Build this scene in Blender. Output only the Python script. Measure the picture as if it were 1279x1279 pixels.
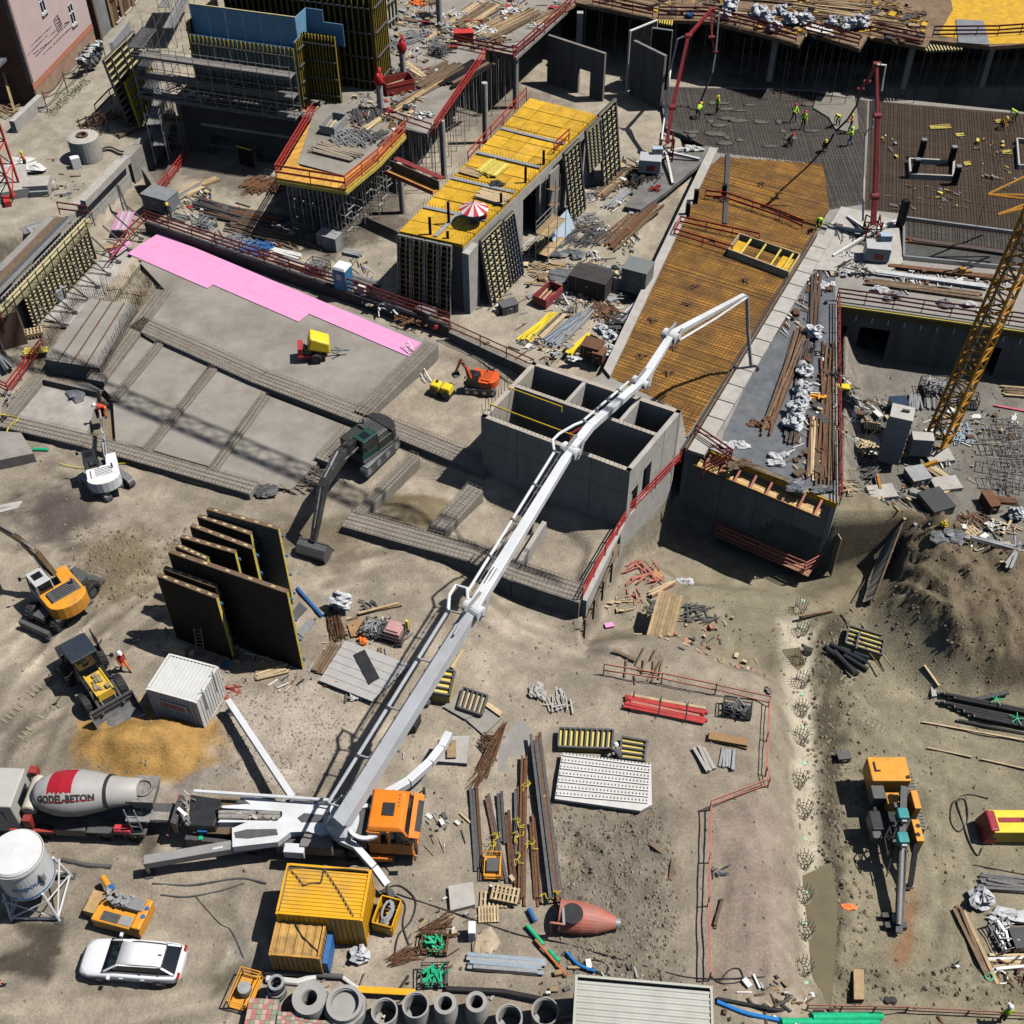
import bpy,math,random,bmesh
import numpy as np
from mathutils import Vector,Matrix
V3=Vector;M4=Matrix
for _o in list(bpy.data.objects):bpy.data.objects.remove(_o)
SC=bpy.context.scene;COL=SC.collection
RN=random.Random(11);rnd=RN.uniform;rad=math.radians
CAM_H,PITCH,FPX=55.0,rad(45.8),1492.0
cd=bpy.data.cameras.new('camera');cam=bpy.data.objects.new('camera',cd);COL.objects.link(cam)
cam.location=(0,0,CAM_H);cam.rotation_euler=(math.pi/2-PITCH,0,0)
cd.sensor_width=36;cd.lens=FPX/1279*36;cd.clip_start=.5;cd.clip_end=6000
SC.camera=cam
SUN_EL,SUN_AZ=rad(60.5),rad(4)
wd=bpy.data.worlds.new('World');SC.world=wd;wd.use_nodes=True
nt=wd.node_tree;bg=nt.nodes['Background'];sky=nt.nodes.new('ShaderNodeTexSky')
sky.sky_type='NISHITA';sky.sun_disc=False;sky.sun_elevation=SUN_EL;sky.sun_rotation=math.pi/2-SUN_AZ
nt.links.new(sky.outputs[0],bg.inputs[0]);bg.inputs[1].default_value=.05
sl=bpy.data.lights.new('sun','SUN');sl.energy=5.0;sl.angle=rad(.53);sl.color=(1,.955,.89)
so=bpy.data.objects.new('sun',sl);COL.objects.link(so)
SV=V3((math.cos(SUN_EL)*math.cos(SUN_AZ),math.cos(SUN_EL)*math.sin(SUN_AZ),math.sin(SUN_EL)))
so.rotation_euler=(-SV).to_track_quat('-Z','Y').to_euler();so.location=SV*200
vs=SC.view_settings;vs.view_transform='Standard';vs.look='None';vs.gamma=1;vs.exposure=-.04;vs.use_curve_mapping=False
SC.cycles.use_denoising=True
try:SC.cycles.max_bounces=5;SC.cycles.diffuse_bounces=0;SC.cycles.glossy_bounces=2;SC.cycles.use_adaptive_sampling=True;SC.cycles.adaptive_threshold=.02
except Exception:pass
SP,CP=math.sin(PITCH),math.cos(PITCH)
def Q(x,y,z=None):
 u=(x-639.5)/FPX;v=(y-639.5)/FPX
 zz=0 if z is None else z
 for _ in range(1 if z is not None else 7):
  d=(CAM_H-zz)/(SP+v*CP);p=V3((u*d,d*(CP-v*SP),zz))
  if z is None:zz=gz(p.x,p.y)
 if z is None:p.z=zz
 return p
_OX=[0,320,640,950];_OY=[0,320,640,949]
def T(c,r,x,y,z=None):return Q(_OX[c]+x/3.8758,_OY[r]+y/3.8758,z)
def TL(c,r,pts,z=None):return[T(c,r,x,y,z)for x,y in pts]
def QL(pts,z=None):return[Q(x,y,z)for x,y in pts]
def ang(a,b):return math.atan2(b[1]-a[1],b[0]-a[0])
MATS={}
def M(name,col,rough=.75,var=.18,sc=2.5,dirt=0.,dcol=(.2,.17,.13),metal=0.,bump=0.,rv=.0,streak=False,spec=None):
 if name in MATS:return MATS[name]
 m=bpy.data.materials.new(name);m.use_nodes=True;n=m.node_tree.nodes;L=m.node_tree.links
 b=n['Principled BSDF'];b.inputs['Roughness'].default_value=rough;b.inputs['Metallic'].default_value=metal
 if spec is not None:b.inputs['Specular IOR Level'].default_value=spec
 g=n.new('ShaderNodeNewGeometry');src=g.outputs['Position']
 if streak:
  mp=n.new('ShaderNodeMapping');mp.inputs['Scale'].default_value=(1.6,1.6,.22);L.new(src,mp.inputs[0]);src=mp.outputs[0]
 t=n.new('ShaderNodeTexNoise');t.inputs['Scale'].default_value=sc;t.inputs['Detail'].default_value=5;t.inputs['Roughness'].default_value=.65;L.new(src,t.inputs['Vector'])
 r=n.new('ShaderNodeValToRGB');e=r.color_ramp.elements
 e[0].position=.3;e[1].position=.7
 e[0].color=(*[c*(1-var)for c in col],1);e[1].color=(*[min(1,c*(1+var))for c in col],1);L.new(t.outputs['Fac'],r.inputs[0])
 out=r.outputs[0]
 if dirt>0:
  t2=n.new('ShaderNodeTexNoise');t2.inputs['Scale'].default_value=sc*.35;t2.inputs['Detail'].default_value=8;t2.inputs['Roughness'].default_value=.75;L.new(src,t2.inputs['Vector'])
  mr=n.new('ShaderNodeMapRange');mr.inputs[1].default_value=.47;mr.inputs[2].default_value=.68;mr.inputs[4].default_value=dirt;L.new(t2.outputs['Fac'],mr.inputs[0])
  mx=n.new('ShaderNodeMixRGB');L.new(mr.outputs[0],mx.inputs[0]);L.new(out,mx.inputs[1]);mx.inputs[2].default_value=(*dcol,1);out=mx.outputs[0]
 if rv>0:
  oi=n.new('ShaderNodeObjectInfo');ma=n.new('ShaderNodeMapRange');ma.inputs[3].default_value=1-rv;ma.inputs[4].default_value=1+rv;L.new(oi.outputs['Random'],ma.inputs[0])
  mm=n.new('ShaderNodeVectorMath');mm.operation='SCALE';L.new(out,mm.inputs[0]);L.new(ma.outputs[0],mm.inputs['Scale']);out=mm.outputs[0]
 L.new(out,b.inputs['Base Color'])
 if bump>0:
  bp=n.new('ShaderNodeBump');bp.inputs['Strength'].default_value=bump;bp.inputs['Distance'].default_value=.05;L.new(t.outputs['Fac'],bp.inputs['Height']);L.new(bp.outputs[0],b.inputs['Normal'])
 MATS[name]=m;return m
conc=M('concrete',(.285,.27,.245),.85,.14,1.1,.55,(.18,.165,.14),bump=.15)
concw=M('concrete_wall',(.42,.375,.32),.85,.14,.8,.55,(.30,.265,.225),streak=True)  # grey lifted and warmed in place of bounced light on shaded walls
concl=M('pale_concrete',(.42,.40,.37),.85,.15,1.5,.5,(.3,.27,.23),bump=.15)
concd=M('dark_concrete',(.21,.19,.165),.85,.25,.8,.5,(.13,.118,.105),streak=True)
slabm=M('slab_concrete',(.285,.262,.232),.8,.16,.45,.95,(.18,.155,.125))
redm=M('red_guard_paint',(.33,.04,.035),.5,.25,3,.35,(.2,.09,.07),rv=.2)
redfade=M('faded_red_paint',(.5,.17,.13),.6,.2,3,.4,(.35,.22,.17),rv=.15)
rust=M('rust',(.14,.065,.032),.85,.4,6,.4,(.07,.045,.03),rv=.25)
rebar=M('rebar_steel',(.26,.22,.18),.7,.35,5,.5,(.16,.08,.04))
dlr=M('dull_red_guard_paint',(.24,.035,.033),.55,.3,3,.35,(.12,.06,.05),rv=.15);brg=M('bright_red_guard_paint',(.45,.035,.032),.5,.2,3,.35,(.2,.08,.06));rebarb=M('brown_rebar',(.15,.085,.045),.75,.4,4,.5,(.07,.05,.035))
steel=M('galvanised_steel',(.42,.43,.44),.42,.18,5,.35,(.25,.24,.22),metal=.55,rv=.12)
sd_=M('dark_steel',(.1,.1,.105),.5,.3,5,.4,(.14,.12,.1),metal=.3,rv=.2)
scafm=M('scaffold_tube',(.3,.3,.3),.5,.25,5,.4,(.15,.13,.11),metal=.3)
black=M('black_rubber',(.018,.018,.02),.7,.3,4,.4,(.07,.06,.05))
blp=M('black_plastic',(.025,.026,.03),.4,.25,4,.3,(.07,.06,.055))
glass=M('dark_glass',(.012,.016,.02),.06,.1,2,spec=.8)
white=M('white_paint',(.78,.79,.8),.35,.04,2,.25,(.6,.58,.55))
whd=M('dusty_white_paint',(.68,.68,.66),.45,.07,2,.45,(.45,.42,.37))
grey=M('grey_paint',(.32,.33,.34),.5,.15,3,.3,(.22,.2,.18))
gd=M('dark_grey_paint',(.09,.092,.095),.5,.2,3,.4,(.15,.135,.12))
orange=M('orange_paint',(.80,.215,.012),.38,.1,2,.5,(.42,.2,.08))
yorange=M('yellow_orange_paint',(.75,.32,.025),.45,.12,2,.55,(.4,.24,.1))
yellow=M('yellow_paint',(.85,.62,.03),.4,.1,2,.2,(.5,.4,.12))
formy=M('yellow_formwork_board',(.62,.36,.02),.55,.26,1.6,.5,(.42,.25,.06),rv=.16)
beamy=M('yellow_timber_beam',(.66,.53,.10),.65,.2,3,.35,(.36,.3,.14),rv=.18)
beamp=M('pale_timber_beam',(.55,.48,.25),.7,.2,3,.4,(.36,.3,.18),rv=.15)
wood=M('timber',(.38,.27,.145),.8,.25,3,.4,(.24,.18,.11),rv=.28)
wdp=M('pale_timber',(.52,.40,.24),.8,.2,3,.3,(.36,.28,.17),rv=.2)
wdd=M('weathered_timber',(.17,.115,.07),.85,.35,3,.5,(.09,.065,.045),rv=.35)
plyd=M('dark_film_plywood',(.014,.014,.015),.6,.4,1.2,.6,(.036,.034,.033),spec=.12)
plyb=M('brown_film_plywood',(.16,.10,.06),.6,.3,1.5,.5,(.1,.08,.06),rv=.15)
bluef=M('blue_formwork_sheet',(.17,.36,.55),.5,.1,1.2,.35,(.1,.2,.3))
blue=M('blue_paint',(.03,.14,.38),.5,.2,3,.2,(.1,.12,.18),rv=.1)
pink=M('pink_insulation',(.74,.32,.56),.8,.05,1.2,.12,(.66,.34,.5),rv=.035)
green=M('green_plastic',(.01,.42,.2),.45,.2,4,.2,(.05,.2,.1))
bagw=M('white_bag_fabric',(.56,.57,.60),.8,.14,6,.2,(.5,.5,.5),bump=.7)
tarp=M('grey_membrane',(.12,.13,.145),.5,.3,1.5,.5,(.19,.185,.18),bump=.5)
tarpl=M('pale_sheeting',(.52,.53,.55),.6,.2,2,.4,(.32,.3,.28),bump=.4)
skin=M('skin',(.45,.27,.19),.6,.08,8)
hivis=M('hi_vis_yellow',(.52,.85,.04),.6,.1,10)
hivo=M('hi_vis_orange',(.95,.2,.03),.6,.12,10)
dark=M('dark_cloth',(.03,.033,.045),.85,.25,8)
M('worn_track_steel',(.16,.145,.125),.6,.3,5,.5,(.25,.21,.16));redcl=M('red_cloth',(.5,.05,.03),.8,.2,8)
KIDS={};MAT4={}
class MB:
 def __init__(s):s.v=[];s.f=[];s.m=[];s.c=0
 def add(s,vs,fs):
  b=len(s.v);s.v+=[(v[0],v[1],v[2])for v in vs];s.f+=[tuple(i+b for i in f)for f in fs];s.m+=[s.c]*len(fs);return s
 def hexa(s,a):return s.add(a,[(3,2,1,0),(4,5,6,7),(0,1,5,4),(1,2,6,5),(2,3,7,6),(3,0,4,7)])
 def box(s,x,y,z,sx,sy,sz,rz=0.,z0=True):
  c,n=math.cos(rz),math.sin(rz);zb=z if z0 else z-sz/2
  q=[(-sx/2,-sy/2),(sx/2,-sy/2),(sx/2,sy/2),(-sx/2,sy/2)]
  w=[(x+a*c-b*n,y+a*n+b*c)for a,b in q]
  return s.hexa([(a,b,zb)for a,b in w]+[(a,b,zb+sz)for a,b in w])
 def taper(s,x,y,z,sx,sy,sz,tx,ty,ox=0.,oy=0.):
  return s.hexa([(x+a*sx/2,y+b*sy/2,z)for a,b in((-1,-1),(1,-1),(1,1),(-1,1))]+[(x+ox+a*tx/2,y+oy+b*ty/2,z+sz)for a,b in((-1,-1),(1,-1),(1,1),(-1,1))])
 def prism(s,pts,z0,z1):
  a=sum(p[0]*q[1]-q[0]*p[1]for p,q in zip(pts,list(pts[1:])+[pts[0]]))
  if a<0:pts=list(pts)[::-1]
  n=len(pts);f0=z0 if callable(z0)else(lambda p:z0)
  return s.add([(p[0],p[1],f0(p))for p in pts]+[(p[0],p[1],z1)for p in pts],[tuple(range(n-1,-1,-1)),tuple(range(n,2*n))]+[(i,(i+1)%n,n+(i+1)%n,n+i)for i in range(n)])
 def side(s,pts,y0,y1):
  a=sum(p[0]*q[1]-q[0]*p[1]for p,q in zip(pts,list(pts[1:])+[pts[0]]))
  if a>0:pts=list(pts)[::-1]
  n=len(pts)
  return s.add([(p[0],y0,p[1])for p in pts]+[(p[0],y1,p[1])for p in pts],[tuple(range(n-1,-1,-1)),tuple(range(n,2*n))]+[(i,(i+1)%n,n+(i+1)%n,n+i)for i in range(n)])
 def bar(s,p,q,w,h=None,up=(0,0,1),w2=None,h2=None):
  p,q=V3(p),V3(q);h=w if h is None else h;d=q-p
  if d.length<1e-5:return s
  d.normalize();sd=d.cross(V3(up))
  if sd.length<1e-3:sd=d.cross(V3((1,0,0)))
  sd.normalize();u=sd.cross(d);w2=w2 or w;h2=h2 or h
  return s.hexa([p-sd*w/2-u*h/2,p+sd*w/2-u*h/2,q+sd*w2/2-u*h2/2,q-sd*w2/2-u*h2/2,p-sd*w/2+u*h/2,p+sd*w/2+u*h/2,q+sd*w2/2+u*h2/2,q-sd*w2/2+u*h2/2])
 def tube(s,pts,r,n=6,r2=None,cap=True):
  pts=[V3(p)for p in pts];k=len(pts);vs=[];fs=[];ref=None
  for i,p in enumerate(pts):
   d=(pts[min(i+1,k-1)]-pts[max(i-1,0)])
   if d.length<1e-6:d=V3((0,0,1))
   d.normalize()
   if ref is None:ref=V3((0,0,1))if abs(d.z)<.9 else V3((1,0,0))
   a=d.cross(ref)
   if a.length<1e-3:a=d.cross(V3((0,1,.3)))
   a.normalize();b=a.cross(d);rr=r if r2 is None else r+(r2-r)*i/max(1,k-1)
   vs+=[p+a*math.cos(2*math.pi*j/n)*rr+b*math.sin(2*math.pi*j/n)*rr for j in range(n)]
  for i in range(k-1):
   fs+=[(i*n+j,i*n+(j+1)%n,(i+1)*n+(j+1)%n,(i+1)*n+j)for j in range(n)]
  if cap:fs+=[tuple(range(n-1,-1,-1)),tuple(range((k-1)*n,k*n))]
  return s.add(vs,fs)
 def lathe(s,prof,n=20,mat=None,closed=False):
  mat=mat or M4();k=len(prof)
  vs=[mat@V3((r*math.cos(2*math.pi*j/n),r*math.sin(2*math.pi*j/n),z))for r,z in prof for j in range(n)]
  fs=[(i*n+j,i*n+(j+1)%n,(i+1)*n+(j+1)%n,(i+1)*n+j)for i in range(k-1)for j in range(n)]
  if closed:fs+=[((k-1)*n+j,(k-1)*n+(j+1)%n,(j+1)%n,j)for j in range(n)]
  else:fs+=[tuple(range(n-1,-1,-1)),tuple(range((k-1)*n,k*n))]
  return s.add(vs,fs)
 def blob(s,c,sx,sy,sz,seed=0,jit=.2,n=9,m=6,sag=True):
  r=random.Random(seed);c=V3(c);ph=[r.uniform(0,6.3)for _ in range(6)]
  vs=[];fs=[]
  for i in range(m+1):
   t=math.pi*i/m
   for j in range(n):
    a=2*math.pi*j/n;k=1+jit*(math.sin(2*a+ph[0]+3*t)*.5+math.sin(3*a+ph[1]-2*t)*.5+r.uniform(-.5,.5))
    z=math.cos(t)
    if sag and z<0:z*=.85
    q=math.sin(t)**.7 if sag else math.sin(t)
    vs.append((c.x+math.cos(a)*q*sx/2*k,c.y+math.sin(a)*q*sy/2*k,c.z+sz/2+z*sz/2*(k if z>0 else 1)))
  for i in range(m):fs+=[(i*n+j,(i+1)*n+j,(i+1)*n+(j+1)%n,i*n+(j+1)%n)for j in range(n)]
  return s.add(vs,fs)
 def bld(s,name,mats,parent=None,smooth=False,wl=False,bevel=0,loc=None,sub=0):
  me=bpy.data.meshes.new(name);vs=s.v
  if parent is not None and wl:
   mi=MAT4[root_of(parent)].inverted();vs=[mi@V3(v)for v in vs]
  if loc is not None:vs=[(v[0]-loc[0],v[1]-loc[1],v[2]-loc[2])for v in vs]
  me.from_pydata(vs,[],s.f)
  for m in(mats if isinstance(mats,(list,tuple))else[mats]):me.materials.append(m)
  if isinstance(mats,(list,tuple))and len(mats)>1:me.polygons.foreach_set('material_index',s.m)
  if smooth:me.polygons.foreach_set('use_smooth',[True]*len(me.polygons))
  me.update()
  o=link(name,me,parent)
  if loc is not None:o.location=loc
  MAT4[o.name]=M4.Translation(loc)if loc is not None else M4()
  if bevel:b=o.modifiers.new('bevel','BEVEL');b.width=bevel;b.segments=2;b.limit_method='ANGLE';b.angle_limit=rad(35)
  if sub:b=o.modifiers.new('subdivision','SUBSURF');b.levels=sub;b.render_levels=sub
  return o
PAR={}
def root_of(o):
 n=o.name
 while n in PAR:n=PAR[n]
 return n
def link(name,data,parent=None):
 o=bpy.data.objects.new(name,data);COL.objects.link(o)
 if parent is not None:o.parent=parent;KIDS.setdefault(parent.name,[]).append(o);PAR[o.name]=parent.name
 return o
def tag(o,label=None,cat=None,group=None,kind=None):
 if label:o['label']=label
 if cat:o['category']=cat
 if group:o['group']=group
 if kind:o['kind']=kind
 return o
def thing(name,label,cat,loc=(0,0,0),rz=0.,group=None):
 o=link(name,None);o.location=loc;o.rotation_euler=(0,0,rz);o.empty_display_size=.3
 MAT4[o.name]=M4.Translation(V3(loc))@M4.Rotation(rz,4,'Z')
 return tag(o,label,cat,group)
def dup(o,loc=None,rz=None,label=None,group=None,parent=None,sc=None):
 c=o.copy();COL.objects.link(c)
 if parent is not None:c.parent=parent;KIDS.setdefault(parent.name,[]).append(c);PAR[c.name]=parent.name
 if loc is not None:c.location=loc
 if rz is not None:c.rotation_euler=(0,0,rz)
 if sc is not None:c.scale=(sc,sc,sc)
 if label:c['label']=label
 if group:c['group']=group
 for k in list(KIDS.get(o.name,())):dup(k,parent=c)
 return c
def piece(name,me_from,parent,loc,rot=(0,0,0),sc=(1,1,1)):
 o=link(name,me_from,parent);o.location=loc;o.rotation_euler=rot;o.scale=sc;return o
def sngl(mb,name,mats,label,cat,group=None,loc=None,smooth=False,bevel=0,sub=0):
 if loc is None:
  a=np.array(mb.v);loc=(float(a[:,0].mean()),float(a[:,1].mean()),float(a[:,2].min()))
 return tag(mb.bld(name,mats,loc=loc,smooth=smooth,bevel=bevel,sub=sub),label,cat,group)
UNIT={}
def unit_box(mat):
 if mat.name not in UNIT:
  me=bpy.data.meshes.new('board');b=MB().box(0,0,0,1,1,1,z0=False);me.from_pydata(b.v,[],b.f);me.materials.append(mat);UNIT[mat.name]=me
 return UNIT[mat.name]
def bpc(name,parent,p,q,w,h,mat,up=(0,0,1)):
 p,q=V3(p),V3(q);d=q-p;ln=d.length;d.normalize();sd=d.cross(V3(up))
 if sd.length<1e-3:sd=d.cross(V3((1,0,0)))
 sd.normalize();u=sd.cross(d)
 o=link(name,unit_box(mat),parent)
 m=M4(((d.x,-sd.x,u.x,0),(d.y,-sd.y,u.y,0),(d.z,-sd.z,u.z,0),(0,0,0,1)))
 m=M4.Translation((p+q)/2)@m@M4.Diagonal((ln,w,h,1))
 o.matrix_basis=(MAT4[root_of(parent)].inverted()@m)if parent is not None else m
 return o
NG=np.random.default_rng(5)
def vnoise(X,Y,s,seed):
 r=np.random.default_rng(seed).random((256,256));x=X/s;y=Y/s
 xi=np.floor(x).astype(int);yi=np.floor(y).astype(int);fx=x-xi;fy=y-yi;fx=fx*fx*(3-2*fx);fy=fy*fy*(3-2*fy)
 a=r[xi&255,yi&255];b=r[(xi+1)&255,yi&255];c=r[xi&255,(yi+1)&255];d=r[(xi+1)&255,(yi+1)&255]
 return(a+(b-a)*fx)*(1-fy)+(c+(d-c)*fx)*fy-.5
def fbm(X,Y,s,seed,o=4,g=.55):
 t=0;a=1
 for i in range(o):t=t+a*vnoise(X+i*17.3,Y-i*9.1,s/2**i,seed+i);a*=g
 return t
def pmask(X,Y,poly,soft,wob=0.):
 if wob:X=X+wob*fbm(X,Y,1.6,91,3);Y=Y+wob*fbm(X,Y,1.6,97,3)
 xs=[p[0]for p in poly];ys=[p[1]for p in poly];out=np.zeros(X.shape)
 k=(X>min(xs)-soft)&(X<max(xs)+soft)&(Y>min(ys)-soft)&(Y<max(ys)+soft)
 if not k.any():return out
 x=X[k];y=Y[k];d=np.full(x.shape,1e9);ins=np.zeros(x.shape,bool)
 for i in range(len(poly)):
  ax,ay=poly[i][0],poly[i][1];bx,by=poly[(i+1)%len(poly)][0],poly[(i+1)%len(poly)][1]
  ex,ey=bx-ax,by-ay;t=np.clip(((x-ax)*ex+(y-ay)*ey)/(ex*ex+ey*ey+1e-9),0,1)
  d=np.minimum(d,np.hypot(x-ax-t*ex,y-ay-t*ey))
  if abs(ey)>1e-9:
   c=((ay>y)!=(by>y))&(x<(bx-ax)*(y-ay)/ey+ax);ins^=c
 sdv=np.where(ins,d,-d);t=np.clip(sdv/soft*.5+.5,0,1);out[k]=t*t*(3-2*t)
 return out
STREET=QL([(-250,330),(40,292),(104,254),(209,140),(250,62),(330,-30),(480,-140),(-450,-140)],2.5)
ZH=[(QL([(215,150),(195,285),(300,318),(556,405),(664,462),(760,400),(900,60),(700,-30),(330,-30),(250,62)],.6),.6,.3),(STREET,2.5,.3),(TL(0,1,[(700,130),(1290,380),(1279+390,590),(1279+560,650),(1279+330,1000),(1290,1150),(1210,1120),(400,890),(20,790),(220,540)],0),-.35,.25),(QL([(545,446),(648,478),(650,560),(620,585),(560,548),(482,525)],-.6),-.6,.4),(QL([(505,575),(600,610),(545,672),(447,640)],-.5),-.5,.4),(QL([(605,625),(700,655),(735,690),(720,735),(560,690)],-.6),-.6,.4),(QL([(590,720),(740,760),(730,830),(660,800)],-1.2),-1.3,2.2),(QL([(975,765),(1085,765),(1180,850),(1320,860),(1360,1330),(1030,1330),(1000,1240),(975,1000)],-3.2),-3.3,2.2),(QL([(1052,380),(1400,400),(1450,770),(1240,720),(1140,672),(1085,655),(1060,640)],-3.6),-3.6,1.4),(QL([(764,474),(905,186),(1080,100),(1300,100),(1500,300),(1300,380),(1060,370),(1050,600),(860,590)],1),-3.9,.4),]
def mound(X,Y,px,py,rx,ry,h,rot=0.,zz=0.):
 p=Q(px,py,zz);c,s=math.cos(rot),math.sin(rot);a=((X-p.x)*c+(Y-p.y)*s)/rx;b=(-(X-p.x)*s+(Y-p.y)*c)/ry
 return h*np.exp(-(a*a+b*b))
def pdist(X,Y,pts):
 d=np.full(X.shape,9e9);w=.35*fbm(X,Y,3,55,2)
 for(ax,ay),(bx,by)in zip(pts[:-1],pts[1:]):
  ex,ey=bx-ax,by-ay;t=np.clip(((X-ax)*ex+(Y-ay)*ey)/(ex*ex+ey*ey),0,1);d=np.minimum(d,np.hypot(X-ax-t*ex+w,Y-ay-t*ey+w))
 return d
def rut(px,z=0):
 q=QL(px,z);out=[]
 for i,p in enumerate(q):v=(q[min(i+1,len(q)-1)]-q[max(i-1,0)]).normalized();out.append((p,(-v.y,v.x)))
 return out
RUTS=[rut([(-20,905),(80,800),(150,745),(230,690)]),rut([(0,870),(110,745),(190,720)]),rut([(20,960),(60,880),(150,790),(190,760)]),rut([(-10,1175),(150,1080),(300,1120),(340,1230)]),rut([(0,1255),(150,1265),(270,1240),(300,1180)]),rut([(30,700),(120,600),(60,570)]),rut([(1030,830),(1080,900),(1140,960),(1290,985)],-3.3),rut([(1060,930),(1160,980),(1200,1100),(1190,1210)],-3.3),rut([(400,720),(520,690),(640,790),(760,830)]),rut([(900,1010),(930,1100),(925,1230)],0)]
def height(X,Y):
 Z=.12*fbm(X,Y,9,3,3)
 for poly,z,soft in ZH:
  m=pmask(X,Y,poly,soft);Z=Z*(1-m)+z*m
 LWp,FRp,RRp=T(2,2,360,430,.6),Q(787,589.6,5),Q(851.6,513,5);F0,F1=Q(863,553,1),Q(1046,628,1)
 hard=[LWp-V3((.2,1.2,0)),LWp,FRp,RRp,F0,F1,F1+V3((9,0,0)),F1+V3((9,-40,0)),LWp+V3((-2,-40,0))]
 m=pmask(X,Y,hard,.25)*pmask(X,Y,[FRp+V3((-7,3,0)),RRp+V3((0,9,0)),F1+V3((7,9,0))]+QL([(1120,740),(1090,775),(1000,790),(985,870),(900,850),(840,812),(790,812),(728,822)],-3.4)+[LWp-V3((6,2,0))],2.2);Z=Z*(1-m)-m*(3.7+2.2*pmask(X,Y,hard,.25)*pmask(X,Y,[FRp+V3((-3,6,0))]+QL([(835,600),(1060,600),(1062,715),(1000,750),(850,735),(812,705)],-5.3),1.8))
 for path in RUTS:
  for o in(-.95,.95):
   d=pdist(X,Y,[(p[0]+o*q[0],p[1]+o*q[1])for p,q in path]);g=np.clip(1-d/.42,0,1);Z=Z-.07*g*(1+2*vnoise(X,Y,2.5,7));g=np.clip(1-np.abs(d-.5)/.2,0,1);Z=Z+.045*g
 loose=np.clip(1-pmask(X,Y,ZH[0][0],.5)-pmask(X,Y,STREET,.5),.12,1)
 Z=Z+loose*(.10*fbm(X,Y,1.3,21,4,.62))
 rough=pmask(X,Y,QL([(690,1020),(820,1010),(830,1220),(760,1240),(700,1130)],0),1.5)
 Z=Z+rough*.32*fbm(X,Y,.8,31,4,.7)
 sd=pmask(X,Y,QL([(95,900),(180,878),(290,905),(290,960),(150,985),(92,950)],0),1);Z=Z+sd*(.3*fbm(X,Y,.9,33,4,.65))
 Z=Z+mound(X,Y,145,938,1.9,1.4,1.35)+mound(X,Y,205,930,1.6,1.25,1.2)+mound(X,Y,390,690,1.8,1.3,.45)
 Z=Z+mound(X,Y,172,700,3.2,2.6,.5)+mound(X,Y,515,640,1.9,1.5,.75,.3,-.5)+mound(X,Y,345,900,3.2,3.5,.35)+mound(X,Y,70,645,3.0,1.8,.6)
 Z=Z+mound(X,Y,650,770,3.5,1.5,.5)+mound(X,Y,720,835,2.0,1.0,.4)+mound(X,Y,1100,525,2.4,1.8,.9,0,-3.6)
 sl_=pmask(X,Y,QL([(1118,690),(1160,690),(1320,755),(1320,862),(1200,858),(1112,780)],-3.2),.6)
 Z=Z+sl_*(.8+.7*fbm(X,Y,4,41,2)-1.5*np.abs(fbm(X*.94+Y*.35+.4*fbm(X,Y,2,43,2),(X*.35-Y*.94)*.22,1.4,44,3))+.6*fbm(X,Y,1.0,47,5,.7))
 tr=pmask(X,Y,TRENCH,.5);Z=Z-.35*tr
 rd=pmask(X,Y,RIDGE,.9);Z=Z+rd*(.45+.5*fbm(X,Y,.9,51,4,.65))
 rd2=pmask(X,Y,RIDGE2,.8);Z=Z+rd2*(.35+.4*fbm(X,Y,.8,53,4,.65))
 return Z
TRENCH=QL([(975,775),(1012,775),(1020,980),(1034,1100),(1034,1240),(992,1240),(988,1000),(978,900)],-3.6)
RIDGE=QL([(1040,1050),(1056,1060),(1060,1160),(1052,1210),(1040,1205),(1046,1120)],-3.3)
RIDGE2=QL([(1045,1205),(1085,1222),(1300,1232),(1300,1245),(1080,1232),(1040,1218)],-3.3)
gx=np.concatenate([[-4000,-1500,-500,-200,-110,-85],np.arange(-66,-27,.4),np.arange(-27,29,.2),np.arange(29,60,.3),[66,85,110,200,500,1500,4000]])
gy=np.concatenate([[-1500,-300,-60,0,12],np.arange(17,66,.2),np.arange(66,100,.3),np.arange(100,136,.6),[140,160,250,600,1500,4500]])
GX,GY=np.meshgrid(gx,gy,indexing='ij');GZ=height(GX,GY)
def gz(x,y):
 i=min(max(int(np.searchsorted(gx,x))-1,0),len(gx)-2);j=min(max(int(np.searchsorted(gy,y))-1,0),len(gy)-2)
 a=(x-gx[i])/(gx[i+1]-gx[i]);b=(y-gy[j])/(gy[j+1]-gy[j])
 return float((GZ[i,j]*(1-a)+GZ[i+1,j]*a)*(1-b)+(GZ[i,j+1]*(1-a)+GZ[i+1,j+1]*a)*b)
SAND=(.40,.342,.268)
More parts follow.
